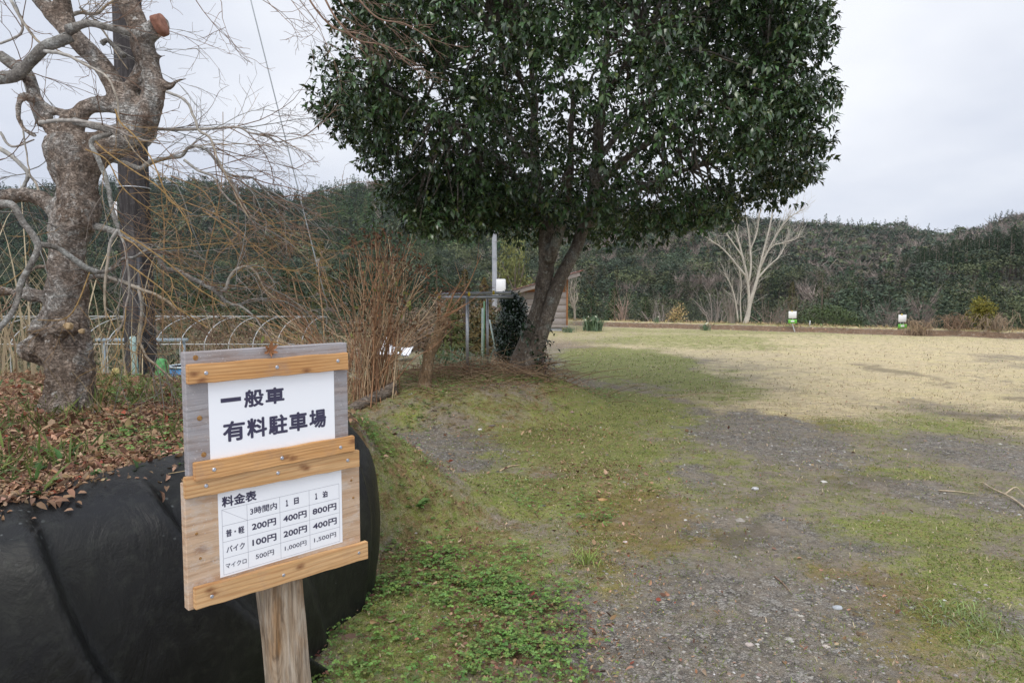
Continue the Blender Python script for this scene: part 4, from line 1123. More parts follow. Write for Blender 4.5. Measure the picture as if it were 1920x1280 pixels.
for q, pts in enumerate(STEMS):
    p, r = limb(pts, 5, DT)
    nz_ = fbm(p * 3.0 + q, 2)[:, None] - 0.5
    V, F = tube(p + nz_ * 0.05, r, 14 if q < 3 else 8)
    ctr = np.repeat(p, 14 if q < 3 else 8, 0)
    m_ = len(ctr)
    dv_ = V[:m_] - ctr
    V[:m_] += dv_ * (0.35 * (fbm(V[:m_] * [6, 6, 3], 3) - 0.5)[:, None])
    mb.add(V, F)
    if q >= 1:
        for i in range(len(p) // 2, len(p), 2): ends.append(p[i])
    else:
        for i in range(len(p) * 2 // 3, len(p), 2): ends.append(p[i])
ends = np.array(ends)

# crown: foliage pads on a domed shell, flat and ragged beneath
CXT = P(1085, 200, DT)[0]
def z_of(py): return EYE + (545 - py) / FPX * DT
RT_R = np.array([(418, 1300), (400, 1350), (385, 1410), (368, 1500), (330, 1535), (270, 1555), (170, 1572), (110, 1562), (60, 1545), (0, 1555), (-120, 1540), (-260, 1400), (-330, 1200), (-350, 1100)], float)
RT_L = np.array([(430, 960), (410, 880), (385, 790), (355, 745), (330, 735), (318, 700), (290, 660), (265, 625), (225, 597), (170, 582), (120, 590), (80, 612), (40, 632), (0, 640), (-120, 680), (-260, 820), (-330, 1000), (-350, 1080)], float)
def crown_r(z, ang):
    py = 545 - (z - EYE) / DT * FPX
    rr = (np.interp(-py, -RT_R[:, 0], RT_R[:, 1]) - 1085) / FPX * DT
    rl = (1085 - np.interp(-py, -RT_L[:, 0], RT_L[:, 1])) / FPX * DT
    w = 0.5 + 0.5 * np.cos(ang)
    w = w * w * (3 - 2 * w)
    rr = np.maximum(rr, 0.05); rl = np.maximum(rl, 0.05)
    return rl * (1 - w) + rr * w
pads = []
np_t = 1620
zt = rng.uniform(z_of(425), z_of(-345), np_t); an = rng.uniform(0, 2 * math.pi, np_t)
for z, a in zip(zt, an):
    Rr = float(crown_r(np.array(z), np.array(a)))
    shell = rng.random()
    f = 1.0 - 0.30 * shell ** 1.6 if rng.random() < 0.78 else rng.uniform(0.30, 0.8)
    lump = 0.84 + 0.30 * float(vnoise(np.array([math.cos(a) * 2 + 5, math.sin(a) * 2 + 5, z * 0.9])))
    rad = Rr * f * lump - 0.16
    if rad < 0.15: continue
    if math.sin(a) > 0.35 and rng.random() < 0.35: continue          # the far side needs fewer
    px_ = CXT + math.cos(a) * rad; py_ = DT + math.sin(a) * rad * 0.80; s_ = rng.uniform(0.22, 0.42)
    # the nearer side of the dome is slightly smaller, as the outline seen from the lot shows
    vv = 545 - (z - EYE) / py_ * FPX
    if vv > 432 and py_ < DT: z += 0.25; vv = 545 - (z - EYE) / py_ * FPX
    hi_ = (np.interp(-vv, -RT_R[:, 0], RT_R[:, 1]) - 960) / FPX * py_ - s_ * .95; lo_ = (np.interp(-vv, -RT_L[:, 0], RT_L[:, 1]) - 960) / FPX * py_ + s_ * .95
    if rng.random() < .16: hi_ += .26; lo_ -= .26; s_ *= .7
    if px_ > hi_: px_ = hi_ - abs(rng.normal()) * .15
    if px_ < lo_: px_ = lo_ + abs(rng.normal()) * .15
    pads.append((px_, py_, z, s_, a, f))
# a low skirt of foliage on the left, under the main dome
for _ in range(70):
    px = rng.uniform(735, 1000); py = rng.uniform(345, 425) - 15 * (px > 900)
    p = P(px, py, DT - rng.uniform(-0.6, 1.4)); pads.append((*p, rng.uniform(.18, .32), math.pi, 0.9))
for _ in range(26):
    px = rng.uniform(1120, 1380); py = rng.uniform(372, 408)
    p = P(px, py, DT - rng.uniform(-1.2, 1.4)); pads.append((*p, rng.uniform(.18, .30), 0, 0.9))
# where sky shows through
HOLES = [(820, 85, 30, 14), (1000, 62, 14, 12), (1420, 160, 20, 14), (1310, 330, 60, 22), (1260, 260, 40, 22), (1150, 120, 24, 50), (980, 330, 60, 10), (1180, 50, 20, 30), (1330, 240, 30, 16), (760, 270, 40, 14)]
pads = [p for p in pads if not any(((960 + FPX * p[0] / p[1] - hx) / (ax_ * 1.15)) ** 2 + ((545 - (p[2] - EYE) / p[1] * FPX - hy) / (ay_ * 1.2)) ** 2 < 1 and rng.random() < .75 for hx, hy, ax_, ay_ in HOLES)]
pads = np.array(pads)
tm = MB()
# each pad hangs on a branchlet that leads back to a limb
for x, y, z, s_, a, f in pads[rng.random(len(pads)) < 0.55]:
    e = ends[np.argmin(((ends - [x, y, z + .3]) ** 2).sum(1))]
    q = np.array([x, y, z]); mid = (e + q) / 2 + rng.normal(size=3) * .12 + [0, 0, .05]
    p = smooth_path(np.array([e, mid, q]), 4)
    V, F = tube(p, np.linspace(0.018, 0.005, len(p)), 5, cap=False); mb.add(V, F)
mb.build('trunk', M['holly_bark'], hol)
cr = MB()
tot = 0
for x, y, z, s_, a, f in pads:
    nl = int(140 * (s_ / 0.32) ** 2 * (1.0 if f > .75 else .6))
    # rosettes of six or seven leaves at the shoot tips
    ntip = max(4, nl // 7)
    d = rdir(ntip) * (rng.random((ntip, 1)) ** 0.4)
    tip = np.array([x, y, z]) + d * s_ * np.array([1.15, 1.15, 0.85])
    outd = unit(np.array([math.cos(a), math.sin(a) * .9, 0.25]) + d * 1.1)
    k = 7
    pos = np.repeat(tip, k, 0) + rng.normal(size=(ntip * k, 3)) * 0.012
    o_ = np.repeat(outd, k, 0)
    ax_ = unit(o_ * 0.55 + rdir(ntip * k) * 0.85 + np.array([0, 0, -0.50]))
    nr_ = unit(np.array([0, 0, 1.0]) + o_ * 0.5 + rng.normal(size=ax_.shape) * 0.35)
    L = rng.uniform(0.072, 0.122, ntip * k)
    col = vary((0.047, 0.080, 0.030), ntip * k, 0.45, 0.12) * (0.6 + 0.95 * rng.random())
    young = rng.random(ntip * k) < 0.09
    col[young] = vary((0.075, 0.10, 0.025), int(young.sum()), .3)
    leaves(cr, pos, ax_, nr_, L, L * 0.40, col, 0.22, 0.16)
    tot += ntip * k
print('leaves', tot, 'pads', len(pads))
cr.build('crown', M['leaf_gloss'], hol)
# suckers at its foot
sk = MB()
for _ in range(26):
    b = tb + np.array([rng.uniform(-.16, .26), rng.uniform(-.25, .1), rng.uniform(0.0, .75)])
    n = 14
    pos = b + rng.normal(size=(n, 3)) * .05; 
    if b[2] > tb[2] + .1 and b[0] < tb[0] + .2: b[0] += .16; pos[:, 0] += .16
    leaves(sk, pos, rdir(n) + [0.3, -.3, -.2], rdir(n) * .3 + [0, 0, 1], rng.uniform(.06, .11, n), .035, vary((0.022, 0.045, 0.02), n), .2, .2)
sk.build('sucker_leaves', M['leaf_gloss'], hol)

# ---------------------------------------------------------------- dark bush of the same kind beside it
def leafy_bush(name, base, hw, ht, n, L, col, mat, label, cat, stems=7, group=None, wl=0.42, dens=1.0, top_bias=0.0, stemcol=(0.1, 0.075, 0.05), lumps=14, amt=.35):
    """an uneven leafy shrub: lumps of leaves on thin stems"""
    root = empty(name, base)
    st = MB(); fo = MB()
    base = np.asarray(base, float)
    lump = []
    for q in range(lumps):
        t = (q + .5) / lumps
        h = ht * (0.12 + 0.80 * rng.random() ** (0.8 - top_bias * .4))
        prof = math.sin(min(1, h / ht * 0.95 + .12) * math.pi) ** .6
        a = rng.uniform(0, 2 * math.pi); r = hw * .68 * math.sqrt(rng.random()) * prof
        lump.append((base + [r * math.cos(a), r * math.sin(a), h], hw * rng.uniform(.25, .45)))
    for c, s_ in lump[:max(stems, 3)]:
        p = smooth_path(np.array([base + rng.normal(size=3) * [.04, .04, 0] * hw, (base + c) / 2 + rng.normal(size=3) * .06 * hw, c]), 3)
        V, F = tube(p, np.linspace(0.02, 0.006, len(p)) * max(.6, hw), 5, cap=False); st.add(V, F, stemcol)
    for c, s_ in lump:
        k = int(n / lumps * (s_ / (hw * .35)) ** 2)
        d = rdir(k) * rng.random((k, 1)) ** .35
        pos = c + d * s_ * [1, 1, .9]
        pos[:, 2] = np.maximum(pos[:, 2], base[2] + .02)
        leaves(fo, pos, unit(d + rdir(k) * .8 + [0, 0, -.1]), unit(d + [0, 0, .8] + rng.normal(size=(k, 3)) * .3), L * rng.uniform(.7, 1.2, k), L * wl, vary(col, k, amt), .2, .15)
    st.build('stems', M['twig'], root); fo.build('foliage', mat, root)
    return tag(root, label, cat, group)
b = gp(958, 690); b[1] += .55; b[0] *= (b[1]) / (b[1] - .55); b[2] = float(H(b[0], b[1]))
leafy_bush('evergreen_bush', b, 0.46, 1.50, 6500, 0.085, (0.018, 0.036, 0.017), M['leaf_gloss'], 'dense dark evergreen bush left of the leaning double trunk', 'bush', 8, wl=.38, lumps=40)
# ---------------------------------------------------------------- poles and cables
d = 7.6; p = P(251, 336, d); zb = float(H(p[0], p[1])) - .1
up = empty('utility_pole', (p[0], p[1], zb))
tag(up, 'dark weathered utility pole behind the gnarled maple', 'pole')
mb = MB(); V, F = tube([(p[0], p[1], z) for z in np.linspace(zb, 8.2, 14)], np.linspace(.165, .125, 14), 24); mb.add(V, F); mb.build('pole', M['pole_wood'], up)
mb = MB(); V, F = tube([(p[0] + .10, p[1] - .145, z) for z in np.linspace(zb, 1.9, 4)], .03, 10); mb.add(V, F)
mb.build('conduit', mat_plain('black conduit', (.018, .017, .02), (.03, .03, .033), 4, .5, 0), up)
mb = MB(); c = P(224, 398, d - .1); V, F = box((.035, .012, .21), (c[0] - .01, p[1] - .155, c[2]), None, .002); mb.add(V, F)
mb.build('number_plate', M['white'], up)
mb = MB()
for zc in (c[2] + .27,):
    t = np.linspace(0, 2 * math.pi, 25); V, F = tube(np.stack([p[0] + .158 * np.cos(t), p[1] + .158 * np.sin(t), np.full(25, zc)], 1), .008, 6, cap=False); mb.add(V, F)
mb.build('strap', M['steel'], up)
a, b = P(455, -60, 12.2), P(614, 575, 13.0)
mb = MB(); V, F = tube(np.linspace(a, b, 8), .0105, 8); mb.add(V, F)
tag(mb.build('cable', M['wire']), 'thin grey cable slanting down across the sky to the dry bush', 'cable')
a, b = P(-200, 320, 14), P(330, 347, 16)
mb = MB(); V, F = tube(np.linspace(a, b, 6), .004, 6); mb.add(V, F)
tag(mb.build('cable', M['wire']), 'fine level cable low across the left sky behind the maple', 'cable')

d = 22.0; p = P(928, 500, d); zb = float(H(p[0], p[1])) - .1
cp = empty('concrete_pole', (p[0], p[1], zb))
tag(cp, 'pale concrete pole with a white box, seen under the evergreen crown', 'pole')
mb = MB(); V, F = tube([(p[0] - .004 * k, p[1], z) for k, z in enumerate(np.linspace(zb, 6.6, 10))], np.linspace(.085, .065, 10), 18); mb.add(V, F); mb.build('pole', M['concrete'], cp)
c = P(938, 541, d - .3); mb = MB(); V, F = box((.30, .24, .60), (c[0] + .02, d - .28, c[2]), None, .02); mb.add(V, F); bx = mb.build('meter_box', M['white'], cp)
mb = MB(); V, F = box((.025, .02, .30), (c[0] + .20, d - .36, c[2] + .02), None, .002); mb.add(V, F); mb.build('box_cable', M['pole_wood'], bx)
for zz_ in (c[2] + .14, c[2] + .95, c[2] + 1.5):
    mb = MB(); t = np.linspace(0, 2 * math.pi, 21); V, F = tube(np.stack([p[0] + .082 * np.cos(t), p[1] + .082 * np.sin(t), np.full(21, zz_)], 1), .009, 5, cap=False); mb.add(V, F); mb.build('band', M['steel'], cp)

# ---------------------------------------------------------------- hoop frame of a vegetable tunnel
hf = empty('hoop_tunnel_frame', (-7.2, 14.2, -.6))
tag(hf, 'bare white hoop frame of a vegetable tunnel beyond the bank', 'tunnel frame')
for k in range(19):
    x = -3.95 - .455 * k
    t = np.linspace(0, math.pi * .56, 22)
    pth = np.stack([np.full(22, x), 14.2 - 1.45 * np.cos(t), .42 + .53 * np.sin(t)], 1)
    pth = np.concatenate([[(x, 12.75, -.75), (x, 12.75, 0.0)], pth])
    mb = MB(); V, F = tube(pth, .0080, 8); mb.add(V, F); mb.build('hoop', M['white_pipe'], hf)
for y, z in ((14.2, .965), (12.74, .50)):
    mb = MB(); V, F = tube([(-12.4, y, z), (-8, y, z + .004), (-3.9, y, z)], .009, 8); mb.add(V, F); mb.build('rail', M['white_pipe'], hf)
mb = MB(); a = P(180, 637, 12.4); b2 = P(352, 637, 12.4)
V, F = box((b2[0] - a[0], .05, .055), ((a[0] + b2[0]) / 2, 12.4, a[2]), None, .005); mb.add(V, F)
for x in (a[0] + .1, b2[0] - .1):
    V, F = box((.04, .04, a[2] + .75), (x, 12.46, (a[2] - .75) / 2), None, .002); mb.add(V, F)
tag(mb.build('metal_rail', mat_plain('blue grey painted steel', (.26, .33, .39), (.33, .40, .46), 4, .5, 0)), 'blue grey metal rail behind the utility pole', 'rail')

# ---------------------------------------------------------------- clutter behind the bank
def on_line(px, py, d):
    q = P(px, py, d); q[2] = float(H(q[0], q[1])); return q
# net sack stuffed full: stacked bulging folds
def sack(px, py0, py1, wpx, d, mat, label, name='net_sack'):
    top = P(px, py0, d); bot = P(px, py1, d)
    b0 = np.array([top[0], d, float(H(top[0], d))])
    ht = top[2] - bot[2]; z0 = bot[2]
    r0 = wpx / 2 / FPX * d
    mb = MB(); n, k = 40, 26
    ZZ, TT = np.meshgrid(np.linspace(0, 1, n), np.linspace(0, 2 * math.pi, k, endpoint=False), indexing='ij')
    pr = r0 * np.clip(np.sin(np.clip(ZZ * .93 + .05, 0, 1) * math.pi), 0, 1) ** .35 * (1 + .10 * np.sin(ZZ * 2 * math.pi * 5.5 + .8 * np.sin(TT)) + .12 * (fbm(np.stack([np.cos(TT) * 2 + 4, np.sin(TT) * 2 + 4, ZZ * 4], -1), 3) - .5))
    zlo = b0[2] - .02
    V = np.stack([b0[0] + pr * np.cos(TT), d + pr * .8 * np.sin(TT), zlo + ZZ * (top[2] - zlo)], -1).reshape(-1, 3)
    i = np.arange(n - 1)[:, None] * k; j = np.arange(k)[None]; j2 = (j + 1) % k
    mb.add(V, [np.stack([i + j, i + j2, i + k + j2, i + k + j], -1).reshape(-1, 4), np.array([list(range((n - 1) * k, n * k))])])
    tag(mb.build(name, mat), label, 'sack')
sack(303, 672, 722, 36, 7.0, mat_plain('green netting', (.04, .24, .06), (.16, .46, .17), 26, .6, .4), 'bright green net sack on the ground behind the bank')
sack(217, 690, 728, 26, 6.9, mat_plain('yellow netting', (.42, .33, .12), (.60, .50, .22), 26, .7, .3), 'small yellowish sack beside the utility pole')
q = on_line(352, 700, 7.3)
tub = empty('blue_tub', q); tag(tub, 'blue plastic tub behind the sign beside the green sack', 'tub')
mb = MB(); hz = P(352, 686, 7.3)[2] - q[2]
V, F = tube([(q[0], q[1], q[2]), (q[0], q[1], q[2] + hz * .5), (q[0], q[1], q[2] + hz), (q[0], q[1], q[2] + hz), (q[0], q[1], q[2] + .06)], [.14, .16, .18, .165, .13], 24, cap=False); mb.add(V, F)
mb.build('tub_body', mat_plain('blue plastic', (.06, .24, .52), (.08, .30, .6), 5, .4, 0), tub)
mb = MB(); t = np.linspace(0, 2 * math.pi, 33); V, F = tube(np.stack([q[0] + .182 * np.cos(t), q[1] + .182 * np.sin(t), np.full(33, q[2] + hz)], 1), .012, 8, cap=False); mb.add(V, F)
mb.build('rim', mat_plain('pale blue plastic', (.45, .52, .56), (.52, .6, .64), 5, .4, 0), tub)
q = on_line(258, 720, 7.0); mb = MB(); tz = P(252, 632, 7.0)[2]
V, F = tube([q + [0.04, 0, -.05], (q[0] - .03, q[1], tz - .1), (q[0] - .03, q[1], tz), (q[0] - .03, q[1], tz + .012)], [.03, .03, .03, .012], 14); mb.add(V, F)
tag(mb.build('plastic_stake', mat_plain('pale aqua plastic', (.35, .52, .50), (.46, .62, .60), 6, .5, 0)), 'pale aqua plastic stake in front of the utility pole', 'stake')
q = on_line(735, 690, 14.5)
mb = MB(); n, k = 22, 12
U, W = np.meshgrid(np.linspace(-.5, .5, n), np.linspace(0, 1, k), indexing='ij')
wz = .10 + .22 * np.exp(-((U + .32) / .12) ** 2) * W + .10 * (fbm(np.stack([U * 6, W * 3, U * 0], -1), 3) - .5) + .12 * W
V1 = np.stack([q[0] + U * .72, q[1] + W * .7, q[2] + .08 + wz], -1).reshape(-1, 3); V2 = V1 - [0, 0, .02]
i = np.arange(n - 1)[:, None] * k; j = np.arange(k - 1)[None]
F = np.stack([i + j, i + k + j, i + k + j + 1, i + j + 1], -1).reshape(-1, 4)
mb.add(np.concatenate([V1, V2]), [F, F[:, ::-1] + n * k]); mb.add(V1[:0], np.zeros((0, 4), int))
tag(mb.build('crumpled_sheet', M['white']), 'crumpled white plastic sheet on the dry ground behind the stems', 'plastic sheet')

# ---------------------------------------------------------------- dry stem bushes
STEMC = [np.array((.40, .26, .155)), np.array((.33, .18, .10)), np.array((.47, .35, .23)), np.array((.26, .145, .085))]
def stem_bush(name, base, spec, label, heads=True, group=None, width=.16):
    """spec rows: (top px, top py, count, spread px)"""
    root = empty(name, base); mb = MB(); hd = MB(); lv = MB()
    base = np.asarray(base, float)
    for tx, ty, cnt, sp in spec:
        for _ in range(max(2, int(cnt * .72))):
            dd = base[1] + rng.normal() * .28
            tip = P(tx + rng.normal() * sp, ty + abs(rng.normal()) * sp * 1.1, dd)
            b0 = base + [rng.normal() * width, rng.normal() * width * .8, -.03]
            b0[2] = float(H(b0[0], b0[1])) - .03
            L = np.linalg.norm(tip - b0)
            out = (tip - b0) * [1, 1, 0]
            mid = b0 + (tip - b0) * .5 + [0, 0, .05 * L] + rng.normal(size=3) * .035 * L - out * .10
            p = smooth_path(np.array([b0, (b0 + mid) / 2 - out * .03 + rng.normal(size=3) * .012, mid, (mid + tip) / 2 + rng.normal(size=3) * .02 * L, tip]), 3)
            c = STEMC[rng.integers(4)] * rng.uniform(.75, 1.2)
            r0 = rng.uniform(.0042, .0088)
            V, F = tube(p, np.linspace(r0, r0 * .42, len(p)), 5, cap=False); mb.add(V, F, c)
            for q in (6, 8, 9, 10):
                if rng.random() < .42:
                    t = unit(p[q] - p[q - 1]); s = unit(rng.normal(size=3)); e = p[q] + unit(t + .6 * s) * rng.uniform(.08, .34)
                    V, F = tube([p[q], (p[q] + e) / 2 + [0, 0, .01], e], [r0 * .5, r0 * .4, .002], 4, cap=False); mb.add(V, F, c * .9)
                    if rng.random() < .4: leaves(lv, e[None], rdir(1) + [0, 0, -.5], rdir(1), .05, .02, vary((.20, .10, .05), 1, .4), .3, .3)
            if heads and rng.random() < .5:
                k = rng.integers(5, 16)
                pos = tip + rng.normal(size=(k, 3)) * .05
                leaves(hd, pos, rdir(k) + [0, 0, -.3], rdir(k), rng.uniform(.03, .075, k), .026, vary((.115, .06, .035), k, .5), .4, .3)
            if rng.random() < .12:
                leaves(lv, p[-3][None], rdir(1) + [0, 0, -.6], rdir(1), .10, .045, vary((.24, .26, .08), 1, .3), .3, .3)
    mb.build('stems', M['twig'], root)
    if hd.n: hd.build('dry_heads', M['dead'], root)
    if lv.n: lv.build('leaves', M['dead'], root)
    return tag(root, label, 'bush', group)
LIMB_W = 1.0
b = gp(702, 742)
stem_bush('dry_stem_bush', b, [(655, 520, 10, 16), (680, 450, 14, 18), (710, 435, 18, 18), (742, 428, 18, 18), (765, 470, 12, 18), (790, 500, 10, 18), (820, 540, 9, 16), (660, 600, 10, 20), (600, 500, 4, 12), (720, 540, 26, 34), (845, 590, 6, 16), (760, 600, 12, 24), (640, 470, 5, 12), (690, 620, 10, 24), (730, 480, 14, 24)],
          'tall upright bush of bare tan stems with dark dried flower heads right of the sign')
b = on_line(640, 700, 8.3)
stem_bush('arching_stem_bush', b, [(600, 490, 4, 6), (560, 500, 6, 12), (520, 540, 10, 18), (490, 520, 6, 14), (470, 560, 9, 18), (540, 580, 12, 22), (500, 610, 8, 18), (585, 560, 8, 14), (445, 590, 6, 16)],
          'bush of straw coloured stems arching left behind the sign', False)
sp = empty('dry_seed_stalk', on_line(612, 690, 8.0)); tag(sp, 'single dry stalk ending in a split pale seed pod beside the arching stems', 'stalk')
mb = MB(); b0 = np.array(BASE[sp.name]); tip = P(597, 494, 8.0)
V, F = tube(smooth_path(np.array([b0, P(606, 600, 8.0), P(599, 540, 8.0), tip]), 4), np.linspace(.009, .005, 13), 6); mb.add(V, F, (.42, .27, .15)); mb.build('stem', M['twig'], sp)
mb = MB()
leaves(mb, np.array([tip, tip, tip, tip]), np.array([[-.45, -.2, 1], [.1, -.5, 1], [.55, 0, 1], [-.7, .2, .8]]), np.array([[1, -.2, .3], [0, -1, .2], [-1, -.2, .3], [1, 0, .5]]), .075, .04, np.array([(.5, .42, .28), (.78, .77, .74), (.76, .75, .72), (.48, .42, .16)]), .5, -.2, True)
mb.build('seed_pod', M['dead'], sp)

# dry reeds behind the maple at the left edge
def reed_clump(name, base, n, hmin, hmax, lean, col, label, wid=.014, spread=.3, cat='reeds', group=None):
    root = empty(name, base); mb = MB(); base = np.asarray(base, float)
    for _ in range(n):
        b0 = base + [rng.normal() * spread, rng.normal() * spread * .7, 0]; b0[2] = float(H(b0[0], b0[1])) - .02
        h = rng.uniform(hmin, hmax); a = rng.uniform(0, 2 * math.pi); l = rng.uniform(.2, 1.0) * lean * h
        dv = np.array([math.cos(a), math.sin(a), 0])
        t = np.linspace(0, 1, 7)[:, None]
        p = b0 + dv * l * t ** 2 + np.array([0, 0, 1.0]) * h * (t - .28 * lean * t ** 3)
        s = unit(np.cross(dv, [0, 0, 1.0]) + rng.normal(size=3) * .4)
        w = wid * rng.uniform(.6, 1.2) * (1 - t ** 1.6 * .92)
        V = np.concatenate([p + s * w / 2, p - s * w / 2]); k = np.arange(6)
        mb.add(V, np.stack([k, k + 1, k + 8, k + 7], 1), np.asarray(col) * rng.uniform(.65, 1.25))
    mb.build('blades', M['dead'], root)
    return tag(root, label, cat, group)
reed_clump('dry_reeds', on_line(40, 700, 5.6), 130, .6, 1.9, .55, (.50, .41, .27), 'clump of pale dry reeds behind the maple at the left edge', .018, .55)
reed_clump('dry_reeds', on_line(215, 700, 6.2), 60, .4, 1.0, .5, (.36, .26, .16), 'low dry reeds around the foot of the utility pole', .012, .5)

# leaning stump
stp = empty('leaning_stump', gp(798, 727)); tag(stp, 'pale leaning tree stump with a knotty top among dry twigs', 'stump')
ds = BASE[stp.name][1]
p, r = limb([(796, 735, 36), (797, 715, 25), (801, 690, 23), (804, 668, 22), (811, 650, 24), (820, 632, 22), (826, 615, 24), (832, 604, 30), (836, 594, 20)], 4, ds)
V, F = tube(p, r, 16); m_ = len(p) * 16; ctr = np.repeat(p, 16, 0); V[:m_] += (V[:m_] - ctr) * (.5 * (fbm(V[:m_] * [9, 9, 5], 3) - .5))[:, None]
mb = MB(); mb.add(V, F); mb.build('trunk', mat_bark('barkless stump', (.15, .085, .045), (.33, .22, .13), (.46, .35, .24), (.40, .36, .30), 9, .7, (1, 1, .3)), stp)
mb = MB()
for tx, ty in ((902, 478), (868, 520), (850, 545), (838, 560), (820, 560), (872, 570), (890, 560), (858, 600)):
    a = P(832 + rng.normal() * 4, 600, ds); e = P(tx, ty, ds - rng.uniform(-.2, .5))
    pth = smooth_path(np.array([a, (a + e) / 2 + rng.normal(size=3) * .03, e]), 4); V, F = tube(pth, np.linspace(.014, .003, len(pth)), 5, cap=False); mb.add(V, F, STEMC[1] * .9)
    for q in (3, 5, 7): 
        e2 = pth[q] + rdir(1)[0] * [.25, .2, .25] + [0, 0, .06]; V, F = tube([pth[q], e2], [.004, .0015], 4, cap=False); mb.add(V, F, STEMC[3])
mb.build('shoots', M['twig'], stp)

# half buried log
lg = gp(708, 752); mb = MB()
a, b2 = gp(672, 768), gp(742, 738)
a[2] += .05; b2[2] += .06
pth = np.linspace(a - (b2 - a) * .3, b2, 10); V, F = tube(pth, np.linspace(.05, .085, 10), 14); V += (fbm(V * 14, 3)[:, None] - .5) * .03; mb.add(V, F)
tag(mb.build('fallen_log', mat_bark('grey log', (.13, .095, .07), (.27, .22, .18), (.36, .31, .27), (.36, .34, .31), 8, .7, (.4, 1, 1))), 'short weathered log lying in front of the dry bush', 'log')

# pipe trellis
q0 = gp(877, 704); dp = float(q0[1])
tr_ = empty('pipe_trellis', q0); tag(tr_, 'galvanised pipe trellis with yellow end caps left of the evergreen', 'trellis')
zt1 = P(880, 556, dp)[2]
pa = np.array([q0[0], dp, 0]); pc = P(914, 600, dp + .55)
mb = MB(); V, F = tube([(pa[0] - .005, dp, q0[2] - .1), (pa[0], dp, zt1)], .022, 16); mb.add(V, F); mb.build('post', M['steel'], tr_)
mb = MB(); V, F = tube([(pc[0], pc[1], float(H(pc[0], pc[1])) - .1), (pc[0], pc[1], zt1 + .02)], .017, 16); mb.add(V, F); mb.build('post', M['steel'], tr_)
def bar(ax_, ay, az, bx_, by, bz, r): 
    mb = MB(); V, F = tube([(ax_, ay, az), ((ax_ + bx_) / 2, (ay + by) / 2, (az + bz) / 2), (bx_, by, bz)], r, 14); mb.add(V, F); mb.build('crossbar', M['steel'], tr_)
l1, r1 = P(824, 558, dp), P(962, 556, dp + .1); bar(*l1, *r1, .023)
l2, r2 = P(818, 551, dp + .75), P(958, 549, dp + .85); bar(*l2, *r2, .022)
for c, dx in ((l1, -1), (P(879, 553, dp), 0), (l2, -1), (P(925, 550, dp + .35), 0)):
    mb = MB(); V, F = tube([c + np.array([-.012, 0, .012]), c + np.array([.012, 0, .012]), c + np.array([.02, 0, .012])], [.028, .030, .017], 12); mb.add(V, F); mb.build('end_cap', M['yellow'], tr_)
mb = MB()
for _ in range(26):
    a = P(rng.uniform(830, 880), 551, dp + rng.uniform(.1, .6)); a[2] += .03; e = a + rng.normal(size=3) * [.25, .15, .06]
    V, F = tube(smooth_path(np.array([a, (a + e) / 2 + [0, 0, .03], e]), 3), .004, 4, cap=False); mb.add(V, F, (.16, .09, .07))
dt = mb.build('dry_vine', M['twig']); tag(dt, 'tangle of dry vine lying on the pipe trellis', 'vine')
def stake(px, py0, py1, d, w, mat, label, lean=0, name='garden_stake'):
    t = P(px, py0, d); b0 = P(px + lean, py1, d); b0[2] = min(b0[2], float(H(b0[0], d)))
    mb = MB(); r = w / 2 / FPX * d; V, F = tube([b0, (b0 + t) / 2, t, t + (t - b0) * .004], [r, r, r, r * .4], 12); mb.add(V, F); tag(mb.build(name, mat), label, 'stake')
m_pale = mat_plain('pale green plastic pole', (.45, .56, .50), (.6, .68, .62), 12, .45, 0)
stake(905, 578, 664, 13.0, 4, m_pale, 'pale upright plastic pole behind the trellis posts', -1)
stake(908, 565, 650, 14.5, 3, mat_plain('green pole', (.10, .24, .12), (.14, .3, .16), 12, .5, 0), 'dark green upright pole just right of the pale plastic pole', -1)
stake(918, 599, 640, 13.6, 3, m_pale, 'pale plastic pole leaning away beside the evergreen bush', 17)
b = on_line(862, 668, 11.5)
def blade_clump(name, base, n, L, w, col, label, group=None, cat='plant', spread=.15, arch=.9):
    root = empty(name, base); mb = MB(); base = np.asarray(base, float)
    for _ in range(n):
        b0 = base + [rng.normal() * spread, rng.normal() * spread, 0]; b0[2] = float(H(b0[0], b0[1])) - .01
        a = rng.uniform(0, 2 * math.pi); l = L * rng.uniform(.6, 1.1); dv = np.array([math.cos(a), math.sin(a), 0]); s = np.array([-dv[1], dv[0], 0]); ar = arch * rng.uniform(.2, 1)
        t = np.linspace(0, 1, 6)[:, None]
        p = b0 + dv * l * ar * t ** 1.7 * .8 + np.array([0, 0, 1.]) * l * (t - .45 * ar * t ** 2)
        ww = w * np.sin(np.clip(t * .8 + .18, 0, 1) * math.pi) ** .8
        V = np.concatenate([p + s * ww / 2, p - s * ww / 2]); k = np.arange(5)
        mb.add(V, np.stack([k, k + 1, k + 7, k + 6], 1), np.asarray(col) * rng.uniform(.7, 1.3))
    mb.build('blades', M['leaf'], root)
    return tag(root, label, cat, group)
blade_clump('narcissus_clump', b, 130, .62, .022, (.16, .26, .17), 'grey green strap leaved clump left of the trellis post', spread=.22, cat='plant')
blade_clump('narcissus_clump', on_line(830, 700, 10.2), 90, .45, .02, (.15, .23, .13), 'strap leaved clump just right of the leaning stump', spread=.25)

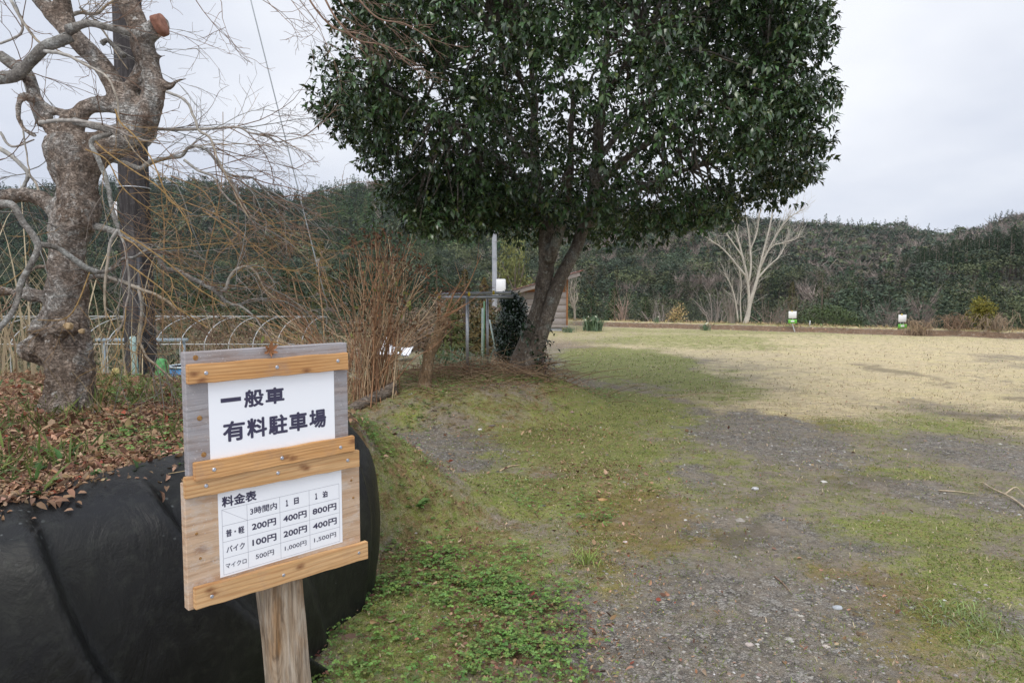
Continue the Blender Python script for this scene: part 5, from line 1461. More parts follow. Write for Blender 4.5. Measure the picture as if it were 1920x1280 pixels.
# ---------------------------------------------------------------- shed at the lawn's edge
ds = 25.5
c0 = P(1062, 622, ds); zb = float(H(c0[0], ds)) - .02
shed = empty('wooden_shed', (c0[0], ds, zb)); tag(shed, 'small plank shed with an overhanging roof right behind the evergreen trunks', 'shed')
xr = c0[0]; xl = xr - 1.85; yb = ds + 2.6
SL = math.tan(R(15.5))
z0 = P(1062, 609, ds)[2]
zR = P(1062, 521, ds)[2]                       # underside of the roof at the right wall; it falls away to the left
def roof_z(x): return zR + (x - xr) * SL
pl = (P(1062, 547, ds)[2] - z0) / 5
mb = MB()
for k in range(5):
    za = z0 + pl * k; zb_ = za + pl - .012
    xa = max(xl, xr + (zb_ + .03 - zR) / SL)
    V, F = box((xr - xa, .03, zb_ - za), ((xr + xa) / 2, ds + .008 * (k % 2), (za + zb_) / 2), None, .003); mb.add(V, F)
    V, F = box((.03, yb - ds - .06, zb_ - za), (xr - .02, (ds + yb) / 2, (za + zb_) / 2), None, .003); mb.add(V, F)
mb.build('siding', M['grey_board'], shed)
mb = MB(); q = [(xl, z0), (xr - .04, z0), (xr - .04, roof_z(xr - .04)), (xl, max(roof_z(xl), z0 + .1))]
V = [(x, y, z) for y in (ds + .03, yb) for x, z in q]; mb.add(V, np.array([(0, 1, 2, 3), (7, 6, 5, 4), (0, 4, 5, 1), (1, 5, 6, 2), (2, 6, 7, 3), (3, 7, 4, 0)])); mb.build('inner_wall', M['rust_wood'], shed, False)
mb = MB(); V, F = box((.06, .06, roof_z(xr) - zb), (xr + .02, ds - .01, (roof_z(xr) + zb) / 2), None, .004); mb.add(V, F); mb.build('corner_post', M['rust_wood'], shed)
mb = MB(); V, F = box((xr - xl + .1, .09, .085), ((xr + xl) / 2, ds - .01, z0 - .055), None, .004); mb.add(V, F); mb.build('sill', M['grey_board'], shed)
mb = MB(); V, F = box((xr - xl - .14, .18, z0 - .10 - zb + .12), ((xr + xl) / 2 - .1, ds + .1, (z0 - .10 + zb - .12) / 2), None, .01); mb.add(V, F); mb.build('footing', M['concrete'], shed)
rot = Matrix.Rotation(-math.atan(SL), 3, 'Y')
xm = (xr + xl) / 2 + .12; wr = xr - xl + .75
mb = MB(); V, F = box((wr, .04, .19), (xm, ds - .40, roof_z(xm) + .03), rot, .004); mb.add(V, F); mb.build('bargeboard', M['grey_board'], shed)
mb = MB(); V, F = box((wr - .1, yb - ds + .7, .05), (xm, (ds + yb) / 2, roof_z(xm) + .07), rot, .004); mb.add(V, F)
n = 70; xs = np.linspace(xm - wr * .53, xm + wr * .53, n); zz_ = roof_z(xs) + .125 + .012 * np.sin(np.arange(n) * 1.6)
V = np.concatenate([np.stack([xs, np.full(n, y), zz_ + dz], 1) for y, dz in ((ds - .48, 0), (yb + .4, .0), (yb + .4, -.02), (ds - .48, -.02))]); k = np.arange(n - 1)
F = np.concatenate([np.stack([a * n + k, a * n + k + 1, ((a + 1) % 4) * n + k + 1, ((a + 1) % 4) * n + k], 1) for a in range(4)]); mb.add(V, F); mb.build('roof', M['roof_red'], shed)
# ---------------------------------------------------------------- trees on the hills
def cards(n, pos, nrm, size, asp=1.0):
    """irregular quads facing roughly along nrm"""
    t = unit(np.cross(nrm, rdir(n))); b = np.cross(nrm, t)
    s = np.broadcast_to(size, (n,))[:, None]
    j = lambda: 1 + .5 * (rng.random((n, 1)) - .5)
    V = np.stack([pos - t * s * j(), pos + b * s * asp * .5 * j(), pos + t * s * j(), pos - b * s * asp * .5 * j()], 1)
    F = np.arange(n * 4).reshape(n, 4)
    return V.reshape(-1, 3), F
def tpl_conifer(n, size, slim=.20, base=.1):
    h = base + (1 - base) * rng.random(n) ** 1.15
    tier = .75 + .25 * np.sin(h * 40 + rng.random() * 6)
    r = slim * ((1 - h) / (1 - base)) ** .8 * tier * np.sqrt(.35 + .65 * rng.random(n)) + .012
    a = rng.uniform(0, 2 * math.pi, n)
    pos = np.stack([r * np.cos(a), r * np.sin(a), h], 1)
    nr = unit(np.stack([np.cos(a), np.sin(a), np.full(n, .75)], 1) + rng.normal(size=(n, 3)) * .35)
    V, F = cards(n, pos, nr, size * (1 - .5 * h), .8)
    return V, F, np.repeat(vary((1, 1, 1), n, .35, .08), 4, 0)
def tpl_broad(n, size, lob=9, w=.36):
    c = np.stack([rng.normal(size=lob) * w * .5, rng.normal(size=lob) * w * .5, rng.uniform(.35, .86, lob)], 1)
    rr = rng.uniform(.14, .26, lob) * w / .36
    k = rng.integers(0, lob, n); d = rdir(n); d[:, 2] = np.abs(d[:, 2]) * .9 - .15
    pos = c[k] + d * rr[k][:, None] * (.7 + .35 * rng.random((n, 1)))
    pos[:, 2] = np.clip(pos[:, 2], .05, 1)
    V, F = cards(n, pos, unit(d + rng.normal(size=(n, 3)) * .45), size, .8)
    return V, F, np.repeat(vary((1, 1, 1), n, .4, .1) * (1 + .35 * (rng.random(lob)[k] - .5))[:, None], 4, 0)
def tpl_bare(n, size, w=.32):
    a = rng.uniform(0, 2 * math.pi, n); s = rng.random(n)
    h0 = .25 + .55 * s; r0 = w * .25 * s
    p0 = np.stack([r0 * np.cos(a), r0 * np.sin(a), h0], 1)
    a2 = a + rng.normal(size=n) * .5
    p1 = p0 + np.stack([w * .55 * np.cos(a2), w * .55 * np.sin(a2), .10 + .28 * rng.random(n)], 1) * (.5 + .7 * rng.random((n, 1)))
    sd = unit(np.cross(p1 - p0, rdir(n))) * size
    V = np.stack([p0 - sd, p0 + sd, p1 + sd * .3, p1 - sd * .3], 1).reshape(-1, 3)
    F = np.arange(n * 4).reshape(n, 4)
    mb = [V]; fs = [F]; m = n * 4
    for q in range(3):
        b = rng.normal(size=3) * [.05, .05, 0]; e = np.array([rng.normal() * w * .3, rng.normal() * w * .3, .75])
        s_ = np.array([[.010, 0, 0], [0, .010, 0]])
        for sv in s_:
            mb.append(np.stack([b * .2 - sv, b * .2 + sv, e + sv * .3, e - sv * .3])); fs.append(np.arange(4)[None] + m); m += 4
    V = np.concatenate(mb)
    return V, np.concatenate(fs), np.tile((1.0, 1.0, 1.0), (len(V), 1)) * (.75 + .5 * rng.random((len(V), 1)))

FAR = dict(c=[tpl_conifer(70, .065, .22) for _ in range(8)], b=[tpl_broad(80, .085) for _ in range(8)], n=[tpl_bare(55, .011) for _ in range(6)])
NEAR = dict(c=[tpl_conifer(300, .030, .21) for _ in range(7)], b=[tpl_broad(430, .032, 13) for _ in range(8)], n=[tpl_bare(190, .0045) for _ in range(7)])
CLOSE = dict(c=[tpl_conifer(620, .020, .21) for _ in range(6)], b=[tpl_broad(950, .019, 16) for _ in range(7)], n=[tpl_bare(300, .0032) for _ in range(6)])
store = dict(c=MB(), b=MB(), n=MB())
def grow_forest(y0, y1, spacing, lib, u0=-1.05, u1=1.0):
    n = int((u1 - u0) * (y1 ** 2 - y0 ** 2) / 2 / spacing ** 2)
    y = np.sqrt(rng.uniform(y0 ** 2, y1 ** 2, n)); u = rng.uniform(u0, u1, n); x = u * y
    z = H(x, y, False); px = 960 + FPX * u
    zone = n2(x, y, .018, 2, 9.0); z2 = n2(x, y, .045, 2, 21.0)
    for i in range(n):
        p_ = px[i]
        if y[i] > 230:
            left = p_ < 1050
            pb, pn = (.16, .025) if left else (.34, .26)
            if y[i] > 400 and 680 < p_ < 730: pn = .8
            if p_ > 1790 and y[i] > 300: pn = .75; pb = .15
            elif p_ > 1480: pn = .38
        else:
            left = p_ < 1000
            pb, pn = (.38, .10) if left else (.50, .34)
            if p_ > 1630 and 128 < y[i] < 205: continue
            if 1480 < p_ < 1700 and y[i] > 130: pn = .55; pb = .25
            if p_ > 1000 and y[i] < 100: pn = .30; pb = .42
        pb *= .35 + 1.3 * z2[i]; pn *= .2 + 1.6 * zone[i]
        t = rng.random()
        k = 'b' if t < pb else ('n' if t < pb + pn else 'c')
        V, F, C = lib[k][rng.integers(len(lib[k]))]
        if k == 'c':
            hgt = rng.uniform(6.5, 13.5) if y[i] > 230 else rng.uniform(4.5, 10); sx = hgt * rng.uniform(.85, 1.25)
            col = np.array((.042, .072, .029)) * rng.uniform(.6, 1.5) * (.7 + .6 * zone[i]) * (1 + .15 * rng.normal(size=3) * [1, .3, .6])
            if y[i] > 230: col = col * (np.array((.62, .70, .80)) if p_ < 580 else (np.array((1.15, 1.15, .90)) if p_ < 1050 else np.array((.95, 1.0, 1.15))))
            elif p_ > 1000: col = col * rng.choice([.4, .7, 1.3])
            else: col = col * .75
            if rng.random() < .12: col = np.array((.085, .075, .03)) * rng.uniform(.8, 1.1)
        elif k == 'b':
            hgt = rng.uniform(5.5, 10.5) if y[i] > 230 else rng.uniform(3.5, 9); sx = hgt * rng.uniform(1.0, 1.7)
            col = np.array((.058, .080, .050) if rng.random() < .65 else (.10, .115, .055)) * rng.uniform(.55, 1.7)
        else:
            hgt = rng.uniform(6, 9.5) if y[i] > 230 else rng.uniform(4, 7.5); sx = hgt * rng.uniform(1.0, 1.6)
            col = np.array((.27, .22, .19)) * rng.uniform(.7, 1.35)
        if abs(p_ - 1400) < 130 and y[i] < 90: hgt *= .7
        a = rng.uniform(0, 6.28); ca, sa = math.cos(a), math.sin(a)
        W = np.stack([(V[:, 0] * ca - V[:, 1] * sa) * sx, (V[:, 0] * sa + V[:, 1] * ca) * sx, V[:, 2] * hgt - .4], 1) + [x[i], y[i], z[i]]
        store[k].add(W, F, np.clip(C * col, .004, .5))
grow_forest(230, 470, 4.0, FAR)
grow_forest(112, 230, 3.5, NEAR)
grow_forest(62, 112, 3.5, CLOSE)
for k, nm, mt_, lab in (('c', 'conifer_forest', 'needle', 'dark conifer forest covering the far hills'), ('b', 'broadleaf_forest', 'needle', 'grey green broadleaf woods among the conifers on the hills'), ('n', 'bare_forest', 'needle', 'leafless brownish winter woods on the slopes')):
    tag(store[k].build(nm, M[mt_], None, False), lab, 'forest', kind='stuff')

# ---------------------------------------------------------------- individual trees
def conifer(name, base, ht, wd, n, size, col, label, group=None, bare=.0, trunkcol=(.12, .085, .065), loc_only=False):
    root = empty(name, base); b = np.array(base, float)
    V, F, C = tpl_conifer(n, size / ht, wd / ht, max(bare, .03))
    mb = MB(); mb.add(V * [ht, ht, ht] + b, F, np.clip(C * np.array(col), .004, .5)); mb.build('crown', M['needle'], root, False)
    mb = MB(); V, F = tube([b - [0, 0, .3], b + [0, 0, ht * .5], b + [0, 0, ht * .97]], [ht * .014 + .04, ht * .009 + .02, .02], 7); mb.add(V, F, trunkcol); mb.build('trunk', M['twig'], root)
    return tag(root, label, 'tree', group)
def broad(name, base, ht, wd, n, size, col, label, group=None, lob=16, trunkcol=(.2, .17, .14)):
    root = empty(name, base); b = np.array(base, float)
    V, F, C = tpl_broad(n, size / ht, lob, .36)
    mb = MB(); mb.add(V * [wd / .8, wd / .8, ht] + b, F, np.clip(C * np.array(col), .004, .6)); mb.build('crown', M['leaf'], root, False)
    mb = MB()
    for q in range(5):
        e = b + [rng.normal() * wd * .22, rng.normal() * wd * .22, ht * rng.uniform(.6, .85)]
        pth = smooth_path(np.array([b - [0, 0, .2], b + [rng.normal() * .04, 0, ht * .3], e]), 4); V, F = tube(pth, np.linspace(ht * .018, .012, len(pth)), 6, cap=False); mb.add(V, F, trunkcol)
    mb.build('trunk', M['twig'], root)
    return tag(root, label, 'tree', group)
def tree_at(px, ytop, ybase_guess, d):
    q = on_line(px, ybase_guess, d); return q, P(px, ytop, d)[2] - q[2]
# conifer stand on the right knoll, its lower trunks bare: three trees copied
protos = []
for q in range(3):
    protos.append(conifer('knoll_cedar', (60 + q, 900 + 4 * q, -70), 13.0, 4.3, 760, .36, (.020, .038, .012), 'tall dark cedar with bare lower trunk in the stand on the right knoll', 'cedars of the right knoll', .30, (.15, .115, .095)))
k = 0
spots = []
for row, y in enumerate((140, 145, 150.5, 157, 164, 172, 181)):
    x0 = (1655 + 12 * row - 960) / FPX * y
    x = x0
    while x < 1.02 * y:
        spots.append((x + rng.normal() * .5, y + rng.normal() * 1.0)); x += rng.uniform(2.6, 3.6) if row < 2 else rng.uniform(3.6, 4.8)
for (x, y) in spots:
    px = 960 + FPX * x / y
    s_ = np.interp(px, [1640, 1690, 1740, 1800, 1850, 1920, 2000], [.34, .44, .55, .68, .76, .84, .88]) * rng.uniform(.90, 1.08) * (1 + (y - 140) * .001)
    z = float(H(x, y, False))
    pr = protos[int(rng.integers(3))]
    if k < 3:
        pr = protos[k]; pr.location = (x, y, z); pr.rotation_euler = (0, 0, rng.uniform(0, 6)); pr.scale = (s_ * 1.05, s_ * 1.05, s_)
    else:
        copy_thing(pr, (x, y, z), rng.uniform(0, 6), (s_ * 1.05, s_ * 1.05, s_))
    k += 1
# low dark trees at the stand's left flank hide its trunks
for px, yt, d, w in ((1668, 492, 136, 4.5), (1690, 500, 134, 3.6), (1650, 515, 137, 3.4)):
    q, h = tree_at(px, yt, 540, d)
    conifer('flank_cedar', q, h, w, 520, .42, (.018, .034, .012), {1668: 'dark full skirted cedar at the left flank of the knoll stand', 1690: 'smaller dark cedar in front of the knoll stand beside its left flank', 1650: 'lowest dark cedar where the knoll stand begins'}[px])
q, h = tree_at(1726, 492, 540, 133); broad('flank_tree', q, h, 4.6, 560, .38, (.065, .065, .045), 'round greyish tree in front of the knoll stand')
# single conifers and shrubs beyond the lawn
for px, yt, d, w, col, lab in ((1540, 508, 62, 2.5, (.050, .070, .024), 'broad yellow green conifer above the clipped hedge'), (1484, 528, 60, 1.6, (.085, .075, .028), 'small brownish conifer left of the broad yellow green one'),
                               (1614, 524, 66, 1.6, (.036, .050, .022), 'slim dark spire conifer right of the clipped hedge'), (1152, 540, 44, 1.6, (.05, .062, .022), 'olive conifer bush right of the plank shed'),
                               (1210, 556, 42, 1.5, (.036, .052, .02), 'low dark conifer bush behind the lawn'), (1108, 552, 46, 1.7, (.030, .048, .022), 'dark conifer bush just right of the shed'),
                               (1440, 560, 56, 1.6, (.04, .055, .028), 'dark small conifer behind the pale bare tree')):
    q, h = tree_at(px, yt, 600, d); conifer('conifer', q, h, w, 900, .16, col, lab)
for px, yt, d, w, col, lab in ((968, 436, 26, 1.5, (.17, .185, .055), 'pale yellow green tree behind the concrete pole'), (1255, 566, 40, 1.5, (.07, .075, .04), 'grey green rounded shrub beyond the middle of the lawn'),
                               (1330, 556, 52, 2.2, (.055, .07, .045), 'grey green tree left of the pale bare tree'), (1300, 560, 46, 1.6, (.06, .075, .05), 'small grey green tree beyond the berm')):
    q, h = tree_at(px, yt, 600, d); broad('broadleaf_tree', q, h, w, 1500, .10, col, lab, lob=22)
# left middle distance behind the hoop frame
for px, yt, d, w, h0, col, lab in ((385, 520, 30, 2.2, 0, (.042, .058, .020), 'olive cedar behind the hoop frame under the maple branches'), (470, 505, 34, 2.4, 0, (.028, .044, .018), 'dark cedar behind the hoop frame'),
                               (545, 500, 31, 2.0, 0, (.030, .046, .018), 'dark cedar left of the dry stem bush'), (606, 452, 36, 1.7, 0, (.075, .078, .022), 'yellowish conifer top above the arching stems'),
                               (660, 478, 33, 1.9, 0, (.034, .05, .02), 'dark cedar hidden behind the dry stem bush'), (755, 500, 30, 1.8, 0, (.032, .05, .024), 'dark cedar behind the dried flower heads'), (300, 560, 33, 2.4, 0, (.03, .044, .02), 'low dark cedar right of the utility pole'),
                               (60, 500, 30, 2.6, 0, (.026, .038, .018), 'dark cedar behind the reeds at the left edge'), (820, 480, 34, 2.0, 0, (.036, .055, .026), 'green cedar left of the concrete pole'), (175, 530, 31, 2.4, 0, (.03, .044, .02), 'dark cedar between the maple and the utility pole')):
    q, h = tree_at(px, yt, 640, d); conifer('cedar', q, h, w, 1500, .13, col, lab)
for px, yt, d, w, col, lab in ((872, 505, 17, .8, (.115, .085, .03), 'yellow brown cypress left of the trellis post'), (908, 520, 16, .6, (.125, .09, .03), 'yellow brown cypress between the trellis posts'), (845, 560, 15, .7, (.10, .115, .035), 'olive shrub behind the leaning stump')):
    q, h = tree_at(px, yt, 650, d); conifer('cypress', q, h, w, 900, .07, col, lab)
# clipped hedge
q, h = tree_at(1556, 563, 612, 28.5)
b0 = np.array(q)
root = empty('hedge_bush', b0); fo = MB(); n = 9000
wd = 1.85
d_ = rdir(n); d_[:, 2] = np.abs(d_[:, 2])
lum = .82 + .3 * fbm(d_ * 3 + 5, 3)
pos = b0 + d_ * np.array([wd, 1.2, h * .98]) * (lum * (rng.random(n) ** .12))[:, None]
leaves(fo, pos, unit(d_ + rdir(n) * .7), unit(d_ + [0, 0, .6]), .11, .045, vary((.068, .098, .030), n, .45), .2, .2)
fo.build('foliage', M['leaf'], root); st = MB()
for _ in range(8):
    V, F = tube([b0 + rng.normal(size=3) * [.3, .2, 0], b0 + rng.normal(size=3) * [.8, .4, 0] + [0, 0, h * .7]], [.03, .008], 5); st.add(V, F, (.1, .08, .06))
st.build('stems', M['twig'], root); tag(root, 'dark green rounded hedge bush behind the left marker sign', 'bush')
b = on_line(1842, 616, 22.6)
leafy_bush('yellow_bush', b, .62, .95, 1500, .09, (.22, .20, .035), M['leaf_soft'], 'yellow green shrub among dry brambles at the right end of the berm', 'bush', 9)
# dry bramble mounds: arching canes
def bramble(px, pyb, d, hw, ht, n, col, label):
    base = on_line(px, pyb, d); root = empty('dry_bramble', base); mb = MB(); b = np.array(base)
    for _ in range(n):
        a = rng.uniform(0, 6.28); l = hw * rng.uniform(.5, 1.25); s = b + [rng.normal() * hw * .35, rng.normal() * hw * .25, 0]
        hh = ht * rng.uniform(.5, 1.1)
        t = np.linspace(0, 1, 9)[:, None]
        p = s + np.array([math.cos(a), math.sin(a) * .7, 0]) * l * t + np.array([0, 0, 1.]) * hh * np.sin(t * math.pi * .92)
        p += rng.normal(size=(9, 3)) * .035; p[:, 2] += .12 * hw * rng.normal() * t[:, 0]
        V, F = tube(p, np.linspace(.009, .004, 9), 4, cap=False); mb.add(V, F, np.array(col) * rng.uniform(.6, 1.25))
    mb.build('canes', M['dead'], root); return tag(root, label, 'bramble')
bramble(1727, 620, 22.9, .42, .55, 55, (.42, .31, .21), 'dry straw coloured bramble mound just right of the right marker sign')
bramble(1795, 620, 22.7, .6, .50, 60, (.32, .22, .15), 'brown bramble mound left of the yellow green shrub')
bramble(1868, 622, 22.0, .5, .55, 55, (.42, .32, .23), 'pale bramble mound in front of the yellow green shrub')
bramble(1912, 618, 23.0, .6, .35, 40, (.26, .18, .13), 'low brown brambles at the right edge of the berm')

# ---------------------------------------------------------------- bare pale tree beyond the berm
def bare_tree(name, base, d, stems, col, label, fine=150, cat='tree', r_t=.0045, thick=1.0, tl=1.0):
    root = empty(name, base); mb = MB(); tw_ = MB(); pts_ = []
    for pts in stems:
        p, r = limb(pts, 5, d); r = r * thick; V, F = tube(p, r, 8, jit=.1); mb.add(V, F, np.array(col) * (.85 + .3 * rng.random((len(V), 1))))
        for i in range(3, len(p)): pts_.append((p[i], unit(p[i] - p[i - 1]), r[i]))
    mb.build('trunk', M['twig'], root)
    for _ in range(fine):
        p0, t, r = pts_[rng.integers(len(pts_))]
        dd = unit(t + rng.normal(size=3) * .42 + [0, 0, .25]); L = rng.uniform(.4, 1.5) * tl
        q = [p0]; 
        for s in range(5): dd = unit(dd + rng.normal(size=3) * .13 + [0, 0, .06]); q.append(q[-1] + dd * L / 5)
        V, F = tube(q, np.linspace(min(r * .6, r_t * 2.2), r_t * .7, 6), 4, cap=False); tw_.add(V, F, np.array(col) * rng.uniform(.8, 1.15))
        for s in (2, 3, 4):
            e = q[s] + unit(dd + rng.normal(size=3) * .6) * L * .35; V, F = tube([q[s], e], [r_t, r_t * .6], 3, cap=False); tw_.add(V, F, np.array(col) * rng.uniform(.75, 1.1))
    tw_.build('twigs', M['twig'], root); return tag(root, label, cat)
db = 27.5
bq = on_line(1398, 604, db)
bare_tree('bare_tree', bq, db, [
    [(1396, 612, 26), (1402, 592, 20), (1406, 570, 17), (1412, 550, 15), (1418, 530, 13), (1424, 505, 10), (1432, 470, 8), (1442, 430, 6), (1450, 390, 4), (1456, 365, 2)],
    [(1404, 580, 12), (1404, 550, 11), (1400, 515, 10), (1392, 480, 8), (1384, 450, 6), (1374, 415, 4), (1366, 385, 3)],
    [(1401, 520, 9), (1388, 505, 8), (1368, 480, 6), (1350, 462, 5), (1334, 452, 3), (1326, 444, 2)],
    [(1404, 530, 9), (1408, 500, 8), (1406, 460, 7), (1402, 425, 5), (1396, 390, 3), (1394, 365, 2)],
    [(1418, 525, 9), (1440, 500, 6), (1458, 484, 5), (1470, 465, 4), (1478, 445, 2.5)],
    [(1424, 505, 8), (1440, 470, 6), (1456, 440, 5), (1476, 412, 4), (1498, 396, 2)],
    [(1428, 490, 6), (1448, 462, 5), (1470, 455, 4), (1492, 448, 3), (1500, 438, 2)],
    [(1395, 485, 6), (1372, 452, 5), (1356, 430, 4), (1344, 405, 2.5)], [(1384, 602, 7), (1380, 570, 6), (1374, 545, 5), (1366, 525, 4), (1358, 512, 2)], [(1390, 606, 6), (1388, 565, 5), (1390, 535, 4), (1386, 500, 3)],
    [(1406, 470, 6), (1418, 440, 5), (1424, 405, 4), (1430, 370, 2.5)]], (.48, .44, .39), 'pale leafless vase shaped tree beyond the lawn berm', 330, 'tree', .0036, thick=.45, tl=.66)
def low_bare(px, pyb, d, ht, wpx, label, col=(.26, .20, .17), n=9):
    q = on_line(px, pyb, d); top = P(px, pyb, d)[2]
    st_ = []
    for _ in range(n):
        a = px + rng.normal() * wpx * .15; e = px + rng.normal() * wpx * .6; yb = 545 - (q[2] - EYE) / d * FPX
        hh = ht / d * FPX * rng.uniform(.55, 1.05)
        st_.append([(a, yb + 2, 3.5), ((a * 2 + e) / 3, yb - hh * .4, 2.6), ((a + e) / 2 + rng.normal() * 3, yb - hh * .72, 1.9), (e, yb - hh, 1.2)])
    return bare_tree('bare_shrub', q, d, st_, col, label, 46, 'shrub', .0035)
low_bare(1166, 610, 33, 2.2, 12, 'pinkish bare shrub beyond the left end of the berm', (.33, .24, .20))
low_bare(1230, 610, 32, 1.9, 22, 'pale bare shrub behind the daffodil clump on the berm', (.30, .26, .24))
low_bare(1340, 610, 30, 2.3, 26, 'grey bare shrub left of the pale bare tree', (.30, .26, .24))
low_bare(1372, 610, 29, 1.7, 18, 'low grey bare shrub at the foot of the pale bare tree', (.28, .24, .21))
low_bare(1440, 612, 30, 2.0, 28, 'brownish bare shrub right of the pale bare tree', (.26, .20, .17))
low_bare(1474, 612, 29, 1.5, 20, 'brownish bare shrub left of the left marker sign', (.25, .19, .16))
low_bare(1078, 612, 30, 1.6, 8, 'thin pale bare sapling right of the shed', (.36, .32, .27), 5)
low_bare(1660, 620, 27, 1.2, 16, 'low bare shrub between the hedge bush and the right marker sign', (.22, .18, .16))
b = on_line(1272, 604, 29.0)
leafy_bush('straw_bush', b, .55, 1.0, 420, .10, (.44, .33, .16), M['dead'], 'straw yellow shrub in the middle of the berm', 'bush', 10, dens=.5)
def daff(px, pyb, d, hpx, wpx, label, n=260, bloom=6):
    q = on_line(px, pyb, d); L = hpx / FPX * d
    r_ = blade_clump('daffodil_clump', q, n, L * 1.05, L * .045, (.13, .20, .115), label, spread=wpx / FPX * d * .25, arch=1.0)
    mb = MB(); 
    for _ in range(bloom):
        c = np.array(q) + [rng.normal() * wpx / FPX * d * .25, -.1 + rng.normal() * .1, L * rng.uniform(.6, .95)]
        for a in range(5): leaves(mb, c[None], np.array([[math.cos(a * 1.26), -.5, math.sin(a * 1.26)]]), np.array([[0, -1, .2]]), .035, .02, (.8, .8, .66), .1, .1)
    if mb.n: mb.build('flowers', M['leaf_soft'], r_)
daff(1112, 618, 25.5, 32, 34, 'rounded grey green daffodil clump on the lawn right of the shed')
daff(1323, 612, 25.9, 16, 18, 'small daffodil clump on the berm right of the straw shrub', 90, 4)
daff(1066, 628, 24.6, 15, 22, 'low green clump at the shed corner', 110, 0)
daff(1231, 609, 28.0, 12, 12, 'tiny green clump at the left end of the berm', 60, 1)

# ---------------------------------------------------------------- the two site markers and small stakes on the berm
def marker(px, y0, y1, g0, g1, pyb, d, label, bent):
    q = on_line(px, pyb, d); root = empty('marker_sign', q)
    def rect(pxa, pxb, ya, yb, t, name, mat, yo=0, par=None):
        a, b_ = P(pxa, yb, d), P(pxb, ya, d); mb = MB(); V, F = box((b_[0] - a[0], t, b_[2] - a[2]), ((a[0] + b_[0]) / 2, d + yo, (a[2] + b_[2]) / 2), None, .004); mb.add(V, F); return mb.build(name, mat, par or root)
    rect(px - 7.6, px + 7.6, y0, y1, .025, 'white_board', M['white'])
    gb = rect(px - 8.2, px + 8.2, g0, g1, .02, 'green_board', M['green_paint'])
    rect(px - 3.6, px + 3.2, g0 + 1.8, g1 - 2.4, .004, 'white_patch', M['white'], -.013, gb)
    c = P(px, y0, d); mb = MB(); V, F = tube([(c[0] - .02, d, c[2] - .01), (c[0] - .02, d, c[2] + .03)], [.03, .022], 10); mb.add(V, F); mb.build('cap', M['yellow'], root)
    a = P(px, y1, d)
    if bent: pth = [(a[0] + .02, d + .03, a[2] + .1), (a[0] + .01, d + .03, P(px, g1, d)[2] - .02), (a[0] + .04, d + .02, P(px, pyb - 6, d)[2]), (a[0] + .10, d - .02, q[2] - .03)]
    else: pth = [(a[0], d + .03, a[2] + .1), (a[0], d + .03, q[2] + .2), (a[0], d + .03, q[2] - .1)]
    if bent:
        mb = MB(); V, F = tube(smooth_path(np.array(pth), 5), .018, 10); mb.add(V, F); mb.build('leg', M['white_pipe'], root)
    else:
        for dx in (-.045, .045):
            mb = MB(); V, F = tube(np.array(pth) + [dx, 0, 0], .012, 8); mb.add(V, F); mb.build('leg', M['steel'], root)
    return tag(root, label, 'marker sign', 'site markers along the berm')
marker(1486, 583.5, 596.5, 598.8, 606, 618, 25.0, 'white and lime green site marker on a bent white leg by the hedge bush', True)
marker(1692, 590, 603.5, 607.5, 615, 622, 23.4, 'white and lime green site marker on straight legs beside straw coloured brambles', False)
stake(1519, 601, 614, 25.2, 2.2, M['white_pipe'], 'short white stake on the berm right of the left marker sign', -1.5, 'white_stake')
stake(1540, 607, 615, 25.0, 3, mat_plain('green stake', (.09, .20, .06), (.12, .26, .08), 8, .6, 0), 'short green stake in front of the hedge bush', 0, 'green_stake')

# rough winter undergrowth on the low ground behind the hoop frame
n = 26000
x = rng.uniform(-22, -2.2, n); y = rng.uniform(16.2, 27, n)
q_ = 5200; x[:q_] = rng.uniform(-2.6, .25, q_); y[:q_] = rng.uniform(16.8, 21.5, q_)
hmx = (.35 + 1.25 * n2(x, y, .45, 3, 61.0)) * np.interp(y, [16, 19, 27], [.45, .9, 1.35]) * np.where(np.arange(n) < q_, 1.0, sm(-1.8, -3.6, x))
pos = np.stack([x, y, H(x, y) + hmx * rng.random(n) ** .8], 1)
zc = n2(x, y, .35, 2, 77.0)[:, None]
c = np.where(zc > .55, vary((.17, .12, .075), n, .4), np.where(zc > .43, vary((.07, .085, .035), n, .4), vary((.04, .058, .026), n, .4)))
mb = MB(); leaves(mb, pos, rdir(n) + [0, 0, .25], rdir(n) + [0, -.4, .5], rng.uniform(.08, .20, n), rng.uniform(.025, .07, n), c, .2, .2)
for _ in range(1500):
    b0 = np.array([rng.uniform(-22, -2.4), rng.uniform(16, 24), 0]); b0[2] = float(H(b0[0], b0[1])); e = b0 + [rng.normal() * .3, rng.normal() * .3, rng.uniform(.4, 1.5)]
    V, F = tube([b0, (b0 + e) / 2 + rng.normal(size=3) * .06, e], [.009, .006, .003], 3, cap=False); mb.add(V, F, vary((.24, .17, .11), 1, .4)[0])
tag(mb.build('undergrowth', M['leaf']), 'brown and dark green undergrowth on the low ground behind the hoop frame', 'undergrowth', kind='stuff')
# ---------------------------------------------------------------- what grows and lies on the ground
def scatter(n, dmin, dmax, u0=-.95, u1=.95, pw=1.0):
    """points thinning with distance"""
    y = dmin * (dmax / dmin) ** (rng.random(n) ** pw); u = rng.uniform(u0, u1, n); x = u * y
    return x, y
def keep(x, y, prob):
    k = rng.random(len(x)) < prob
    return x[k], y[k]
def clump(x, y, sc, seed): return sm(.38, .62, n2(x, y, sc, 3, seed))
